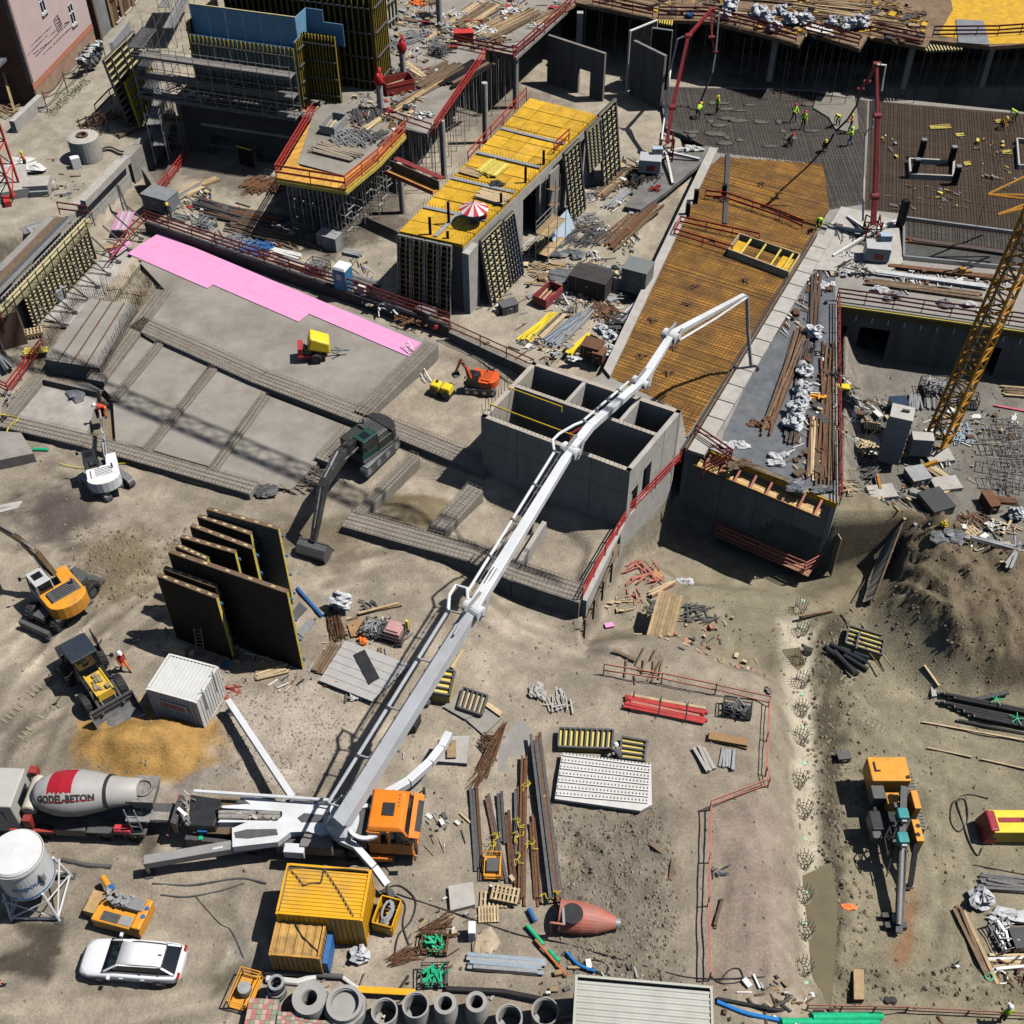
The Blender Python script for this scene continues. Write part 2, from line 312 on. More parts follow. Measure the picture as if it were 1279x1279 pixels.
ZC=[(QL([(760,820),(835,655),(1060,640),(1300,640),(1400,1330),(985,1330),(975,860)],-3.3),(.335,.295,.205),3,1,1),(QL([(690,950),(880,960),(980,900),(990,1240),(690,1290)],0),(.36,.30,.235),3,.8,1),(QL([(890,1000),(985,990),(992,1230),(890,1220)],0),(.36,.285,.235),1.5,.8,1),(QL([(1052,380),(1400,400),(1450,770),(1240,720),(1140,672),(1085,655),(1060,640)],-3.6),(.25,.235,.205),2,1,1.5),(QL([(1095,675),(1150,665),(1320,735),(1320,870),(1200,862),(1140,800),(1098,765)],-3.3),(.215,.172,.115),.8,1,.8),(STREET,(.42,.375,.30),.6,1,0),(ZH[0][0],(.44,.385,.305),.6,1,0),(QL([(700,1010),(825,1005),(835,1230),(770,1245),(705,1140)],0),(.24,.21,.165),1.6,.9,1.2),(QL([(95,900),(180,878),(275,905),(290,935),(250,975),(150,985),(92,950)],0),(.50,.30,.10),.55,1,1.0),(QL([(200,985),(270,950),(300,965),(240,1000)],0),(.27,.24,.22),.9,.9,1.5),(QL([(290,870),(405,840),(425,930),(370,990),(290,960)],0),(.52,.45,.375),1.3,.95,1.4),(QL([(20,625),(85,600),(125,640),(100,690),(30,690)],0),(.13,.105,.095),1.2,.95,1.2),(QL([(110,690),(170,665),(215,690),(190,740),(120,745)],0),(.24,.185,.11),1.5,.9,1.2),(QL([(350,650),(440,650),(450,690),(400,710),(345,690)],0),(.20,.16,.11),1.0,.9,1),(QL([(485,610),(560,625),(550,660),(490,662)],0),(.24,.19,.115),.8,.95,1),(ZH[2][0],(.29,.235,.165),.6,.9,.4),(QL([(740,845),(960,870),(955,895),(740,860)],-.5),(.30,.24,.19),1,.6,.8),(QL([(1018,770),(1042,770),(1050,900),(1045,1040),(1020,1040),(1020,900)],-3.4),(.11,.095,.065),.8,1,.9),(TRENCH,(.62,.55,.42),.4,1,.4),(RIDGE,(.15,.125,.09),.9,.85,.8),(RIDGE2,(.2,.17,.12),.8,.7,.8),(QL([(20,1150),(85,1152),(75,1190),(60,1225),(-20,1215),(-20,1195),(45,1180)],0),(.10,.085,.066),.3,1,.3),(QL([(175,1042),(202,1040),(200,1062),(180,1070)],0),(.13,.11,.085),.3,1,.3),(QL([(265,1222),(300,1205),(318,1225),(262,1245)],0),(.16,.14,.10),.4,1,.4),(QL([(290,1165),(320,1160),(318,1200),(285,1205)],0),(.29,.275,.25),.8,.8,.8),(QL([(125,770),(160,765),(165,785),(130,790)],0),(.27,.22,.16),.6,.6,.8),(QL([(1070,650),(1100,720),(1075,770),(1040,760),(1045,650)],-3.5),(.27,.22,.14),1.5,.7,1),(QL([(1125,1105),(1140,1105),(1145,1180),(1130,1215),(1118,1200)],-3.3),(.36,.17,.085),.5,.7,.8),(QL([(722,8),(820,30),(1000,70),(1240,66),(1500,60),(1500,-80),(640,-80)],.8),(.055,.05,.045),.5,1,0),(QL([(345,240),(430,245),(500,200),(505,290),(400,330),(330,300)],.6),(.12,.105,.085),1.2,.85,1),(QL([(160,175),(225,150),(345,225),(300,245),(215,215),(190,245)],.6),(.16,.14,.12),1.5,.8,1),(QL([(560,150),(640,90),(700,130),(640,190)],.6),(.2,.17,.14),2,.7,1),(QL([(545,690),(590,720),(600,780),(560,790)],-.3),(.36,.29,.2),2,.5,1),]  # dark zones below decks, platform, tower and on trench bank paint shade into soil
def ground_sheet():
 nx,ny=GX.shape;n=nx*ny
 co=np.empty((nx,ny,3));co[...,0]=GX;co[...,1]=GY;co[...,2]=GZ
 C=np.empty((nx,ny,3));C[:]=SAND
 C*=(1+.32*fbm(GX,GY,6,61,4)[...,None])*(1+.34*fbm(GX,GY,1.7,63,4,.65)[...,None]);C*=(1+.22*fbm(GX*.35+GY*.9,GY*.35-GX*.2,1.1,71,3)[...,None])
 for path in RUTS:
  for o in(-.95,.95):d=pdist(GX,GY,[(p[0]+o*q[0],p[1]+o*q[1])for p,q in path]);C*=(1-(.30*np.clip(1.25-d/.4,0,1)-.15*np.clip(1-np.abs(d-.55)/.25,0,1))*np.clip(.7+1.6*fbm(GX,GY,3,58,2),0,1))[...,None]
 k=pmask(GX,GY,QL([(0,760),(170,690),(220,780),(150,870),(60,930),(0,930)],0),2)*.55+.12;d_=(GX*.75+GY*.66,GY*.75-GX*.66);C*=(1+.9*k*fbm(d_[0]*.18,d_[1],.55,77,3))[...,None]
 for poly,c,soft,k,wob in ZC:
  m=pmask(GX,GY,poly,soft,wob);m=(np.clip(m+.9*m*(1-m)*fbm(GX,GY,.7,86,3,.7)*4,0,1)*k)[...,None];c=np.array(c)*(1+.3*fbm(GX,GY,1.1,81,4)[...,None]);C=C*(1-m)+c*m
 C=np.clip(C*.86,.015,.8)
 i=np.arange(n).reshape(nx,ny);F=np.stack([i[:-1,:-1],i[1:,:-1],i[1:,1:],i[:-1,1:]],-1).reshape(-1,4)
 me=bpy.data.meshes.new('ground');me.vertices.add(n);me.vertices.foreach_set('co',co.reshape(-1))
 me.loops.add(F.size);me.loops.foreach_set('vertex_index',F.reshape(-1).astype(np.int32));me.polygons.add(len(F))
 me.polygons.foreach_set('loop_start',np.arange(0,F.size,4,dtype=np.int32));me.polygons.foreach_set('loop_total',np.full(len(F),4,np.int32))
 me.update(calc_edges=True)
 at=me.color_attributes.new('soil','FLOAT_COLOR','POINT');q=np.ones((n,4),np.float32);q[:,:3]=C.reshape(-1,3);at.data.foreach_set('color',q.reshape(-1))
 m=bpy.data.materials.new('site_soil');m.use_nodes=True;nn=m.node_tree.nodes;L=m.node_tree.links;b=nn['Principled BSDF'];b.inputs['Roughness'].default_value=.95;b.inputs['Specular IOR Level'].default_value=.15
 a=nn.new('ShaderNodeVertexColor');a.layer_name='soil';g=nn.new('ShaderNodeNewGeometry')
 def noise(s,d,rg=.7):
  t=nn.new('ShaderNodeTexNoise');t.inputs['Scale'].default_value=s;t.inputs['Detail'].default_value=d;t.inputs['Roughness'].default_value=rg;L.new(g.outputs['Position'],t.inputs['Vector']);return t.outputs['Fac']
 def mrange(x,lo,hi,a0,a1):
  r=nn.new('ShaderNodeMapRange');r.inputs[1].default_value=lo;r.inputs[2].default_value=hi;r.inputs[3].default_value=a0;r.inputs[4].default_value=a1;L.new(x,r.inputs[0]);return r.outputs[0]
 def scale(v,f):
  s=nn.new('ShaderNodeVectorMath');s.operation='SCALE';L.new(v,s.inputs[0]);L.new(f,s.inputs['Scale']);return s.outputs[0]
 n1=noise(.9,6,.7);n2=noise(7,6,.75)
 vo=nn.new('ShaderNodeTexVoronoi');vo.inputs['Scale'].default_value=4.5;L.new(g.outputs['Position'],vo.inputs['Vector'])
 c=scale(a.outputs[0],mrange(n1,.3,.7,.80,1.17));c=scale(c,mrange(n2,.28,.72,.74,1.24));c=scale(c,mrange(vo.outputs['Distance'],.05,.22,1.22,1.0))
 L.new(c,b.inputs['Base Color'])
 bp=nn.new('ShaderNodeBump');bp.inputs['Strength'].default_value=.8;bp.inputs['Distance'].default_value=.12;L.new(n2,bp.inputs['Height']);L.new(bp.outputs[0],b.inputs['Normal'])
 me.materials.append(m);me.polygons.foreach_set('use_smooth',[True]*len(F))
 return tag(link('ground',me),kind='structure')
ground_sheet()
def rocks(name,label,poly,n,s0,s1,mat,z=None,seed=1,kind='stuff'):
 r=random.Random(seed);b=MB();xs=[p[0]for p in poly];ys=[p[1]for p in poly];pts=[]
 X=np.array([r.uniform(min(xs),max(xs))for _ in range(n*3)]);Y=np.array([r.uniform(min(ys),max(ys))for _ in range(n*3)])
 k=pmask(X,Y,poly,1.5)>np.random.default_rng(seed).random(n*3)*.9+.05
 for x,y in list(zip(X[k],Y[k]))[:n]:
  s=s0+(s1-s0)*r.random()**3;zz=(gz(x,y)if z is None else z);a=r.uniform(0,6.28)
  v=[(x+math.cos(a+t*1.5708)*s*r.uniform(.6,1.1),y+math.sin(a+t*1.5708)*s*r.uniform(.6,1.1),zz+s*r.uniform(0,.3))for t in range(4)]
  v+=[(x+r.uniform(-.3,.3)*s,y+r.uniform(-.3,.3)*s,zz+s*r.uniform(.6,1.1)),(x,y,zz-s*.6)]
  b.add(v,[(0,1,4),(1,2,4),(2,3,4),(3,0,4),(1,0,5),(2,1,5),(3,2,5),(0,3,5)])
 return tag(b.bld(name,mat),label,kind=kind)
stone=M('loose_stone',(.25,.215,.165),.9,.35,2.2,.4,(.22,.19,.15));stoned=M('dark_clod',(.22,.18,.125),.95,.3,2)
rocks('rubble','loose stones on the rough grey rubble bank',QL([(690,1010),(835,1005),(850,1240),(700,1235)],0),2600,.03,.15,stone,seed=2)
rocks('gravel','pale gravel patch beside the white container',QL([(285,850),(410,830),(440,930),(370,1000),(280,960)],0),1600,.03,.11,M('pale_stone',(.32,.275,.22),.9,.3,3),seed=3)
rocks('gravel','scattered stones over the working ground',QL([(0,560),(440,660),(900,830),(980,900),(980,1240),(0,1279)],0),1800,.03,.13,stone,seed=4)
rocks('rubble','earth clods on the dug slope below the crane',QL([(1095,670),(1300,720),(1300,870),(1190,860),(1090,770)],-3.2),1000,.03,.14,stoned,seed=5)
rocks('rubble','clods along the mud ridges by the pile trench',QL([(1015,770),(1065,770),(1075,1210),(1300,1225),(1300,1260),(1010,1250)],-3.3),1800,.04,.2,stoned,seed=6)
rocks('rubble','clods around the dug earth by the mini excavator',QL([(95,660),(230,660),(240,750),(100,760)],0),700,.04,.2,stoned,seed=7)
rocks('rubble','broken concrete and stones in the crane yard',QL([(1060,470),(1290,480),(1290,740),(1060,650)],-3.6),900,.04,.22,M('grey_stone',(.27,.255,.225),.9,.3,2.5),seed=8)
rocks('gravel','stones on the lower pit ground',QL([(760,690),(1000,740),(1100,760),(1290,870),(1290,1240),(1060,1240),(960,860),(760,820)],-3.4),1200,.03,.14,stone,seed=9)
ORD=['first','second','third','fourth','fifth','sixth','seventh','eighth','ninth','tenth','eleventh','twelfth']
def V(x,y,A,B):
 u=(x-639.5)/FPX;v=(y-639.5)/FPX;d=V3((u,CP-v*SP,-SP-v*CP));n=V3((B[1]-A[1],-(B[0]-A[0]),0))
 t=n.dot(V3((A[0],A[1],0)))/n.dot(d);p=d*t;return V3((p.x,p.y,CAM_H+p.z))
def TV(c,r,x,y,A,B):return V(_OX[c]+x/3.8758,_OY[r]+y/3.8758,A,B)
def wbr(b,A,B,z0,z1,th,ops=()):
 A=V3((A[0],A[1],0));B=V3((B[0],B[1],0));d=B-A;L=d.length;d.normalize();n=V3((-d.y,d.x,0))*th
 def blk(s0,s1,h0,h1):
  if s1-s0<.01 or h1-h0<.01:return
  p,q=A+d*s0,A+d*s1;b.prism([p,q,q+n,p+n],h0,h1)
 s=0
 for a,e,h0,h1 in sorted(ops):blk(s,a,z0,z1);blk(a,e,z0,h0);blk(a,e,h1,z1);s=e
 blk(s,L,z0,z1);return b
def cwl(name,label,A,B,z0,z1,th,ops=(),mat=None,cat='wall',group=None):
 b=MB();wbr(b,A,B,z0,z1,th,ops);o=sngl(b,name,mat or concw,label,cat,group)
 if(V3(B)-V3(A)).length>5:joints(o,A,B,z0,z1,ops,side=-1 if th>0 else 1)
 return o
def joints(o,A,B,z0,z1,ops=(),step=2.4,side=-1):
 A=V3((A[0],A[1],0));B=V3((B[0],B[1],0));L=(B-A).length;d=(B-A).normalized();n=V3((-d.y,d.x,0))*side;k=max(2,round(L/step));j=MB();h=MB()
 ok=lambda s,z:not any(a-.1<s<e+.1 and(z is None or h0<z<h1)for a,e,h0,h1 in ops)
 for i in range(1,k):
  s=L*i/k
  if ok(s,None):p=A+d*s+n*.002;j.bar(p+V3((0,0,z0)),p+V3((0,0,z1)),.03,.012,up=n)
 zm=z0+(z1-z0)*.55
 if not ops:j.bar(A+n*.001+V3((0,0,zm)),B+n*.001+V3((0,0,zm)),.014,.025)
 for i in range(k*2):
  for f in(.2,.5,.8):
   s=L*(i+.5)/(k*2);z=z0+(z1-z0)*f
   if ok(s,z):p=A+d*s+n*.004+V3((0,0,z));h.bar(p-d*.04,p+d*.04,.01,.08)
 tag(j.bld('form_joints',M('joint_shadow_grey',(.09,.088,.085),.9),o,wl=True),kind='stuff');tag(h.bld('tie_holes',MATS['joint_shadow_grey'],o,wl=True),kind='stuff')
def lerp(a,b,t):return V3(a)*(1-t)+V3(b)*t
def rlg(label,pts,h=1.1,nr=3,mat=None,group=None,step=2.4,bw=.13,name='guard_railing',post=.06,lean=0.,cat='railing'):
 mat=mat or redm;pts=[V3(p)for p in pts];t=thing(name,label,cat,pts[0],0,group);hs=[h*(i+1)/nr-.06 for i in range(nr)]
 for a,b in zip(pts[:-1],pts[1:]):
  L=(b-a).length;k=max(1,round(L/step));up=V3((0,0,1))
  for i in range(k+1):
   p=lerp(a,b,i/k);bpc('post',t,p-up*.1,p+up*h,post,post,mat,up=(b-a))
  for z in hs:
   j=V3((rnd(-.03,.03),rnd(-.03,.03),rnd(-.03,.03)));bpc('rail',t,a+up*z+j,b+up*z-j,.04,bw,mat)
 return t
def rebar_grid(b,poly,z,a,sp,r=.014,wob=.045,keep=1.):
 c,s=math.cos(a),math.sin(a);q=[(p[0]*c+p[1]*s,-p[0]*s+p[1]*c)for p in poly];y=min(v[1]for v in q);y1=max(v[1]for v in q)
 while y<y1:
  y+=sp*rnd(.6,1.4);xs=[]
  for i in range(len(q)):
   (ax,ay),(bx,by)=q[i],q[(i+1)%len(q)]
   if(ay>y)!=(by>y):xs.append(ax+(bx-ax)*(y-ay)/(by-ay))
  xs.sort()
  for x0,x1 in zip(xs[::2],xs[1::2]):
   if x1-x0<.2 or rnd(0,1)>keep:continue
   k=max(1,int((x1-x0)/5));pts=[]
   for i in range(k+1):
    x=x0+(x1-x0)*i/k;yy=y+rnd(-wob,wob);pts.append((x*c-yy*s,x*s+yy*c,z+rnd(-.01,.015)))
   b.tube(pts,r,3,cap=False)
 return b
def rebar_mat(label,poly,z,a,sp,mat=None,r=.014,sp2=None,cat='rebar mat'):
 b=MB();rebar_grid(b,poly,z,a,sp,r);rebar_grid(b,poly,z+.03,a+math.pi/2,sp2 or sp,r)
 o=sngl(b,'rebar_mat',mat or rebar,label,cat);return o
def cgb(label,pts,w,z0,z1,face=None,group='foundation beams with open rebar cages',sp=.27,cage_h=.28,cmat=None):
 t=thing('foundation_beam',label,'foundation beam',pts[0],0,group);b=MB();cg=MB()
 for p,q in zip(pts[:-1],pts[1:]):
  p=V3((p[0],p[1],0));q=V3((q[0],q[1],0));d=(q-p);L=d.length;d.normalize();n=V3((-d.y,d.x,0))
  z0f=z0
  b.prism([p-n*w/2-d*.02,q-n*w/2,q+n*w/2,p+n*w/2-d*.02],z0f,z1)
  for i in range(max(3,int(w/.27))):
   k=max(3,int(w/.27));o=-w/2+.08+(w-.16)*i/(k-1)
   for zz in(z1+.04,z1+cage_h):cg.tube([p+n*(o+rnd(-.03,.03))+V3((0,0,zz)),lerp(p,q,.5)+n*(o+rnd(-.04,.04))+V3((0,0,zz+rnd(-.03,.03))),q+n*(o+rnd(-.03,.03))+V3((0,0,zz))],.016,3,cap=False)
  s=.05
  while s<L:
   c=p+d*(s+rnd(-.02,.02));a,e=c-n*(w/2-.06),c+n*(w/2-.06);k=d*rnd(-.03,.03);up=V3((0,0,z1+cage_h+.03));dn=V3((0,0,z1-.02))
   cg.tube([a+dn,a+up,e+up+k,e+dn],.011,3,cap=False);s+=sp
 b.bld('concrete_body',M('beam_concrete',(.27,.245,.21),.9,.2,2,.5,(.18,.155,.13)),t,wl=True)
 tag(cg.bld('rebar_cage',cmat or rebar,t,wl=True),kind='stuff');return t
def starters(b,pts,h,sp=.2,r=.014,jit=.05):
 for p,q in zip(pts[:-1],pts[1:]):
  p,q=V3(p),V3(q);k=max(1,int((q-p).length/sp))
  for i in range(k+1):
   c=lerp(p,q,i/k);b.tube([c,c+V3((rnd(-jit,jit),rnd(-jit,jit),h*rnd(.8,1.1)))],r,3,cap=False)
 return b
def planks(parent,c,rz,L,W,n,th=.04,mat=None,name='board',gap=.02,jit=.04,z=None):
 d=V3((math.cos(rz),math.sin(rz),0));nn=V3((-d.y,d.x,0));c=V3(c);w=W/n
 for i in range(n):
  o=c+nn*(-W/2+w*(i+.5))+d*rnd(-jit,jit)+V3((0,0,rnd(0,.012)))
  bpc(name,parent,o-d*L/2*rnd(.94,1.02),o+d*L/2*rnd(.94,1.02),w-gap,th,mat or wood)
def fpn(label,O,U,Vv,w,h,sheet=None,beam=None,waler=None,nb=None,nw=3,vert=True,group=None,name='wall_formwork',bw=.09,bd=.18,wal_d=.14,frame=None):
 """sheet from corner O along unit U (w) and V (h); girders and walers on the side of U x V"""
 O=V3(O);U=V3(U).normalized();Vv=V3(Vv).normalized();N=U.cross(Vv);N.normalize()
 t=thing(name,label,'formwork panel',O,0,group);b=MB()
 v=[O,O+U*w,O+U*w+Vv*h,O+Vv*h];b.hexa(v+[p+N*.03 for p in v]);b.bld('sheet',sheet or plyd,t,wl=True)
 nb=nb or max(2,round((w if vert else h)/.38))
 for i in range(nb):
  s=((w if vert else h)-.16)*i/(nb-1)+.08
  a=O+(U*s if vert else Vv*s)+N*(.035+bd/2);e=a+(Vv*h if vert else U*w);k=(Vv*.04 if vert else U*.04)
  bpc('girder',t,a+k,e-k,bw,bd,beam or beamy,up=N)
 for i in range(nw):
  s=(h if vert else w)*(i+.5)/nw
  a=O+(Vv*s if vert else U*s)+N*(.04+bd+wal_d/2);e=a+(U*w if vert else Vv*h);k=(U*.1 if vert else Vv*.1)
  bpc('waler',t,a+k,e-k,.11,wal_d,waler or grey,up=N)
 if frame:
  for a,e in((O,O+U*w),(O+Vv*h,O+U*w+Vv*h),(O,O+Vv*h),(O+U*w,O+U*w+Vv*h)):bpc('edge_frame',t,a+N*.1,e+N*.1,.08,.22,frame,up=N)
 return t
def props(b,pts,z0,z1,r=.035):
 for p in pts:b.tube([(p[0],p[1],z0),(p[0]+rnd(-.05,.05),p[1]+rnd(-.05,.05),z1)],r,5,cap=False)
 return b
def grid_pts(poly,a,sx,sy,jit=.15):
 c,s=math.cos(a),math.sin(a);q=[(p[0]*c+p[1]*s,-p[0]*s+p[1]*c)for p in poly];out=[];y=min(v[1]for v in q)+sy*.3
 while y<max(v[1]for v in q):
  xs=[]
  for i in range(len(q)):
   (ax,ay),(bx,by)=q[i],q[(i+1)%len(q)]
   if(ay>y)!=(by>y):xs.append(ax+(bx-ax)*(y-ay)/(by-ay))
  xs.sort()
  for x0,x1 in zip(xs[::2],xs[1::2]):
   x=x0+.3
   while x<x1-.2:out.append(((x+rnd(-jit,jit))*c-y*s,(x+rnd(-jit,jit))*s+y*c));x+=sx
  y+=sy
 return out
def scf(label,A,B,z0,levels,depth,bay=2.5,mat=None,group=None,deck=None,name='scaffold',both=True):
 """frames between A and B (outer line), going depth to the left of A->B; deck platforms at levels"""
 A=V3((A[0],A[1],0));B=V3((B[0],B[1],0));d=B-A;L=d.length;d.normalize();n=V3((-d.y,d.x,0))*depth
 t=thing(name,label,'scaffold',(A.x,A.y,z0),0,group);k=max(1,round(L/bay));top=levels[-1]+1.1
 for i in range(k+1):
  for q in((0,1)if both else(0,)):
   p=A+d*(L*i/k)+n*q;o=MB().tube([p+V3((0,0,z0)),p+V3((0,0,top))],.03,5).bld('standard',mat or scafm,t,wl=True)
 for z in levels:
  for q in(0,1):MB().tube([A+n*q+V3((0,0,z-.1)),B+n*q+V3((0,0,z-.1))],.025,5).bld('ledger',mat or scafm,t,wl=True)
  for hh in(.5,1.0):MB().tube([A+V3((0,0,z+hh)),B+V3((0,0,z+hh))],.025,5).bld('guard_rail',mat or scafm,t,wl=True)
  c=lerp(A,B,.5)+n*.5+V3((0,0,z));nbd=3
  for i in range(nbd):
   o=c+n*((i+.5)/nbd-.5);bpc('deck_board',t,o-d*L/2,o+d*L/2,abs(depth)/nbd-.02,.05,deck or wdd)
  bpc('toe_board',t,A+V3((0,0,z+.12)),B+V3((0,0,z+.12)),.03,.17,deck or wdd)
 br=MB()
 zs=[z0]+list(levels)
 for a,b in zip(zs[:-1],zs[1:]):
  for i in range(0,k,2):br.tube([A+d*(L*i/k)+V3((0,0,a)),A+d*(L*(i+1)/k)+V3((0,0,b))],.022,4)
 if br.v:br.bld('diagonal_brace',mat or scafm,t,wl=True)
 return t
def pile(label,c,rz,L,W,H,n,mats,name='timber_stack',cat='timber stack',group=None,bw=.12,bh=.1,piece_name='board',mess=.06,bent=0.):
 """a stack of long pieces, each an object"""
 c=V3(c);t=thing(name,label,cat,c,0,group);per=max(1,int(W/bw));mats=mats if isinstance(mats,(list,tuple))else[mats]
 for i in range(n):
  row,cl=divmod(i,per);off=(cl-(per-1)/2)*bw+rnd(-.02,.02);a=rz+rnd(-mess,mess);d=V3((math.cos(a),math.sin(a),0));nn=V3((-math.sin(rz),math.cos(rz),0))
  p=c+nn*off+V3((math.cos(rz),math.sin(rz),0))*rnd(-mess,mess)*L*.6+V3((0,0,bh*(row+.55)));l=L*rnd(.8,1.02)
  bpc(piece_name,t,p-d*l/2,p+d*l/2+V3((0,0,rnd(-bent,bent))),bw*.88,bh*.92,mats[int(rnd(0,len(mats)))%len(mats)])
 return t
def bags(label,c,s,seed,group='white big bags',name='big_bag',sh=.9):
 b=MB().blob(c,s,s*rnd(.8,1.1),s*sh*.8,seed,.42,15,8);b.blob(c+V3((s*.12,-s*.1,s*.45)),s*.6,s*.45,s*.4,seed+1,.5,9,5);o=sngl(b,name,bagw,label,'big bag',group);return o
# ================================================================ foundation slab on the left
b=MB();b.prism(TL(0,1,[(665,18),(800,165),(660,330),(1279,575),(1279+480,770),(1279+840,420),(1279+200,190)],.42),-.4,.42)
b.bld('concrete_slab',slabm)['kind']='structure'
for cell in([(670,372),(770,420),(540,680),(500,640)],[(795,430),(1010,525),(705,930),(560,900),(545,690)],[(1045,545),(1290,655),(1020,1020),(715,930)],[(1290,672),(1279+420,830),(1279+130,1130),(1130,1085),(1040,1040)]):
 b=MB();b.prism(TL(0,1,cell,.22),-.4,.22);b.bld('floor_slab',slabm)['kind']='structure'
b=MB();b.prism(TL(0,1,[(215,590),(480,650),(420,860),(30,780)],.1),-.4,.1);b.bld('floor_slab',M('muddy_slab',(.36,.34,.31),.85,.2,.7,.8,(.16,.14,.12)))['kind']='structure'
ZB=.55
cgb('wide foundation beam with open rebar cage crossing the slab between pink boards and floor panels',TL(0,1,[(660,318),(1260,585),(1279+490,778),(1279+1090,1020)],ZB),1.5,-.6,ZB)
cgb('foundation beam with rebar running along the right side of the long concrete plinth',TL(0,1,[(790,165),(460,600)],ZB),1.3,-.5,ZB)
cgb('narrow rebar beam nearest the long plinth between floor panels',TL(0,1,[(780,405),(545,690)],ZB),.55,-.5,.4)
cgb('narrow rebar beam under a white lamp ball between floor panels',TL(0,1,[(1030,535),(700,940)],ZB),.6,-.5,.4)
cgb('narrow rebar beam in the crane jib shadow nearest the dark excavator',TL(0,1,[(1285,665),(1020,1035)],ZB),.6,-.5,.4)
cgb('short wide rebar beam under the boom of the dark excavator',TL(1,1,[(455,840),(320,985)],ZB),1.2,-.5,.5)
cgb('front edge foundation beam beside the white mini excavator',TL(0,1,[(20,795),(420,890),(1230,1120)],ZB),1.25,-.7,.5)
cgb('foundation beam stub at the left edge of the slab by the red trestle',TL(0,1,[(195,570),(30,770)],ZB),.9,-.5,.5)
cgb('foundation beam along the pit of the yellow roller',TL(1,1,[(850,430),(510,770)],ZB),1.1,-.8,.75)
cgb('foundation beam with clean right face behind the dark excavator tracks',TL(1,1,[(770,960),(480,1250)],ZB),.75,-.7,.5)
cgb('front foundation beam above the sandy bank under the white boom',TL(1,2,[(440,30),(1060,200)],.6)+TL(2,2,[(20,290),(345,395)],.6),1.5,-1.9,.6)
cgb('short foundation beam beside the brown soil heap in the pit',TL(1,1,[(1060,1120),(870,1330)],.6),1.2,-.7,.6)
b=MB();wbr(b,T(2,2,145,40,.5),T(2,2,10,250,.5),-.7,.5,.3);sngl(b,'low_wall',concl,'low pale concrete wall in the pit left of the white boom','wall')
t=thing('concrete_plinth','long raised concrete plinth with rusty starter bars around it','plinth',T(0,1,400,400,.3))
pl=TL(0,1,[(430,205),(660,235),(480,540),(215,500)],1.0);b=MB();b.prism(pl,-.3,1.0);b.bld('concrete_body',conc,t,wl=True)
for k in(.25,.5,.75):bpc('joint_strip',t,lerp(pl[0],pl[1],k)+V3((0,0,.03)),lerp(pl[3],pl[2],k)+V3((0,0,.03)),.08,.06,rust)
s_=MB();ring=TL(0,1,[(410,215),(680,240),(500,570),(190,520),(410,215)],.3);starters(s_,ring,1.5,.16);ring=TL(0,1,[(395,205),(695,235),(505,585),(175,525),(395,205)],.3);starters(s_,ring,1.3,.2);starters(s_,TL(0,1,[(640,100),(735,140),(700,200),(560,210),(460,180)],.4),1.3,.12)
starters(s_,TL(0,1,[(500,170),(740,150)],.4),1.5,.1)
for dz in(.5,.9):s_.tube([p+V3((0,0,dz))for p in ring],.014,3)
tag(s_.bld('starter_bars',rebarb,t,wl=True),kind='stuff')
b=MB();wbr(b,T(0,1,220,590,.5),T(0,1,480,650,.5),-.3,.6,-.3);sngl(b,'low_wall',concd,'low dark wall face under the front of the long plinth','wall')
b=MB();wbr(b,T(0,1,675,372,.4),T(0,1,748,415,.4),-.2,.5,.15);b.bld('pit_edge',concd)['kind']='structure'
t=thing('insulation_sheets','bright pink insulation boards laid in stepped rows on the grey slab','insulation',T(0,1,900,60,.42))
aA=ang(Q(200,293,.45),Q(530,432,.45));dA=V3((math.cos(aA),math.sin(aA),0));nA=V3((-dA.y,dA.x,0))
o0=Q(199,291,.45);Lp=(Q(529,430,.45)-o0).length
for i in range(int(Lp/1.25)+1):
 s0=i*1.25;L1=min(1.25,Lp-s0)
 if L1<.2:continue
 f=s0/Lp;wd_=3.1 if f<.20 else 3.05 if f<.29 else 3.0 if f<.36 else 2.95 if f<.42 else 2.55 if f<.62 else 1.7 if f<.86 else 1.25
 k=0
 while k*.6<wd_:
  p=o0+dA*(s0+.01)-nA*(k*.6+.3)+V3((0,0,.0));bpc('insulation_board',t,p,p+dA*(L1-.006),.595,.07+rnd(0,.008),pink);k+=1
PA,PB=Q(180,279,1.0),Q(560,409,1.0)
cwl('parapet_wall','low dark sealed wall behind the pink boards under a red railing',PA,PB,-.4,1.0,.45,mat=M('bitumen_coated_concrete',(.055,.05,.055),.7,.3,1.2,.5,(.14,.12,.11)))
rlg('dark red railing along the low wall behind the pink boards',[lerp(PA,PB,t)+V3((.1,.3,0))for t in(0,.25,.5,.75,1)],1.1,3,M('dark_red_paint',(.2,.03,.03),.5,.3,3,.4,(.12,.06,.05)),bw=.16)
PC,PD=TV(1,1,885,395,Q(560,409,1),Q(660,462,1)),Q(664,462,.7)
cwl('pit_wall','concrete wall closing the far side of the roller pit',Q(560,416,.7),Q(662,464,.7),-.9,.8,.35,mat=concd)
rlg('rust red railing above the far side of the roller pit',[Q(561,414,.8),Q(600,432,.8),Q(666,462,.8)],1.0,2,M('rust_red_paint',(.26,.07,.045),.6,.3,3,.3,(.12,.06,.05)),bw=.1)
rlg('red railing at the left end of the pink boards',[Q(140,330,.5),Q(163,300,.5),Q(184,280,.6)],1.1,2)
ZC1,ZCB=5.0,.65
K={k:Q(*p,ZC1)for k,p in dict(FL=(600.7,520),FR=(787,589.6),RR=(851.6,513),RL=(665.8,451.6)).items()}
t=thing('service_core','grey concrete stair and lift core of open cells under the white boom','concrete core',(K['FL'].x,K['FL'].y,ZCB))
def in_b(f):b=MB();f(b);return b
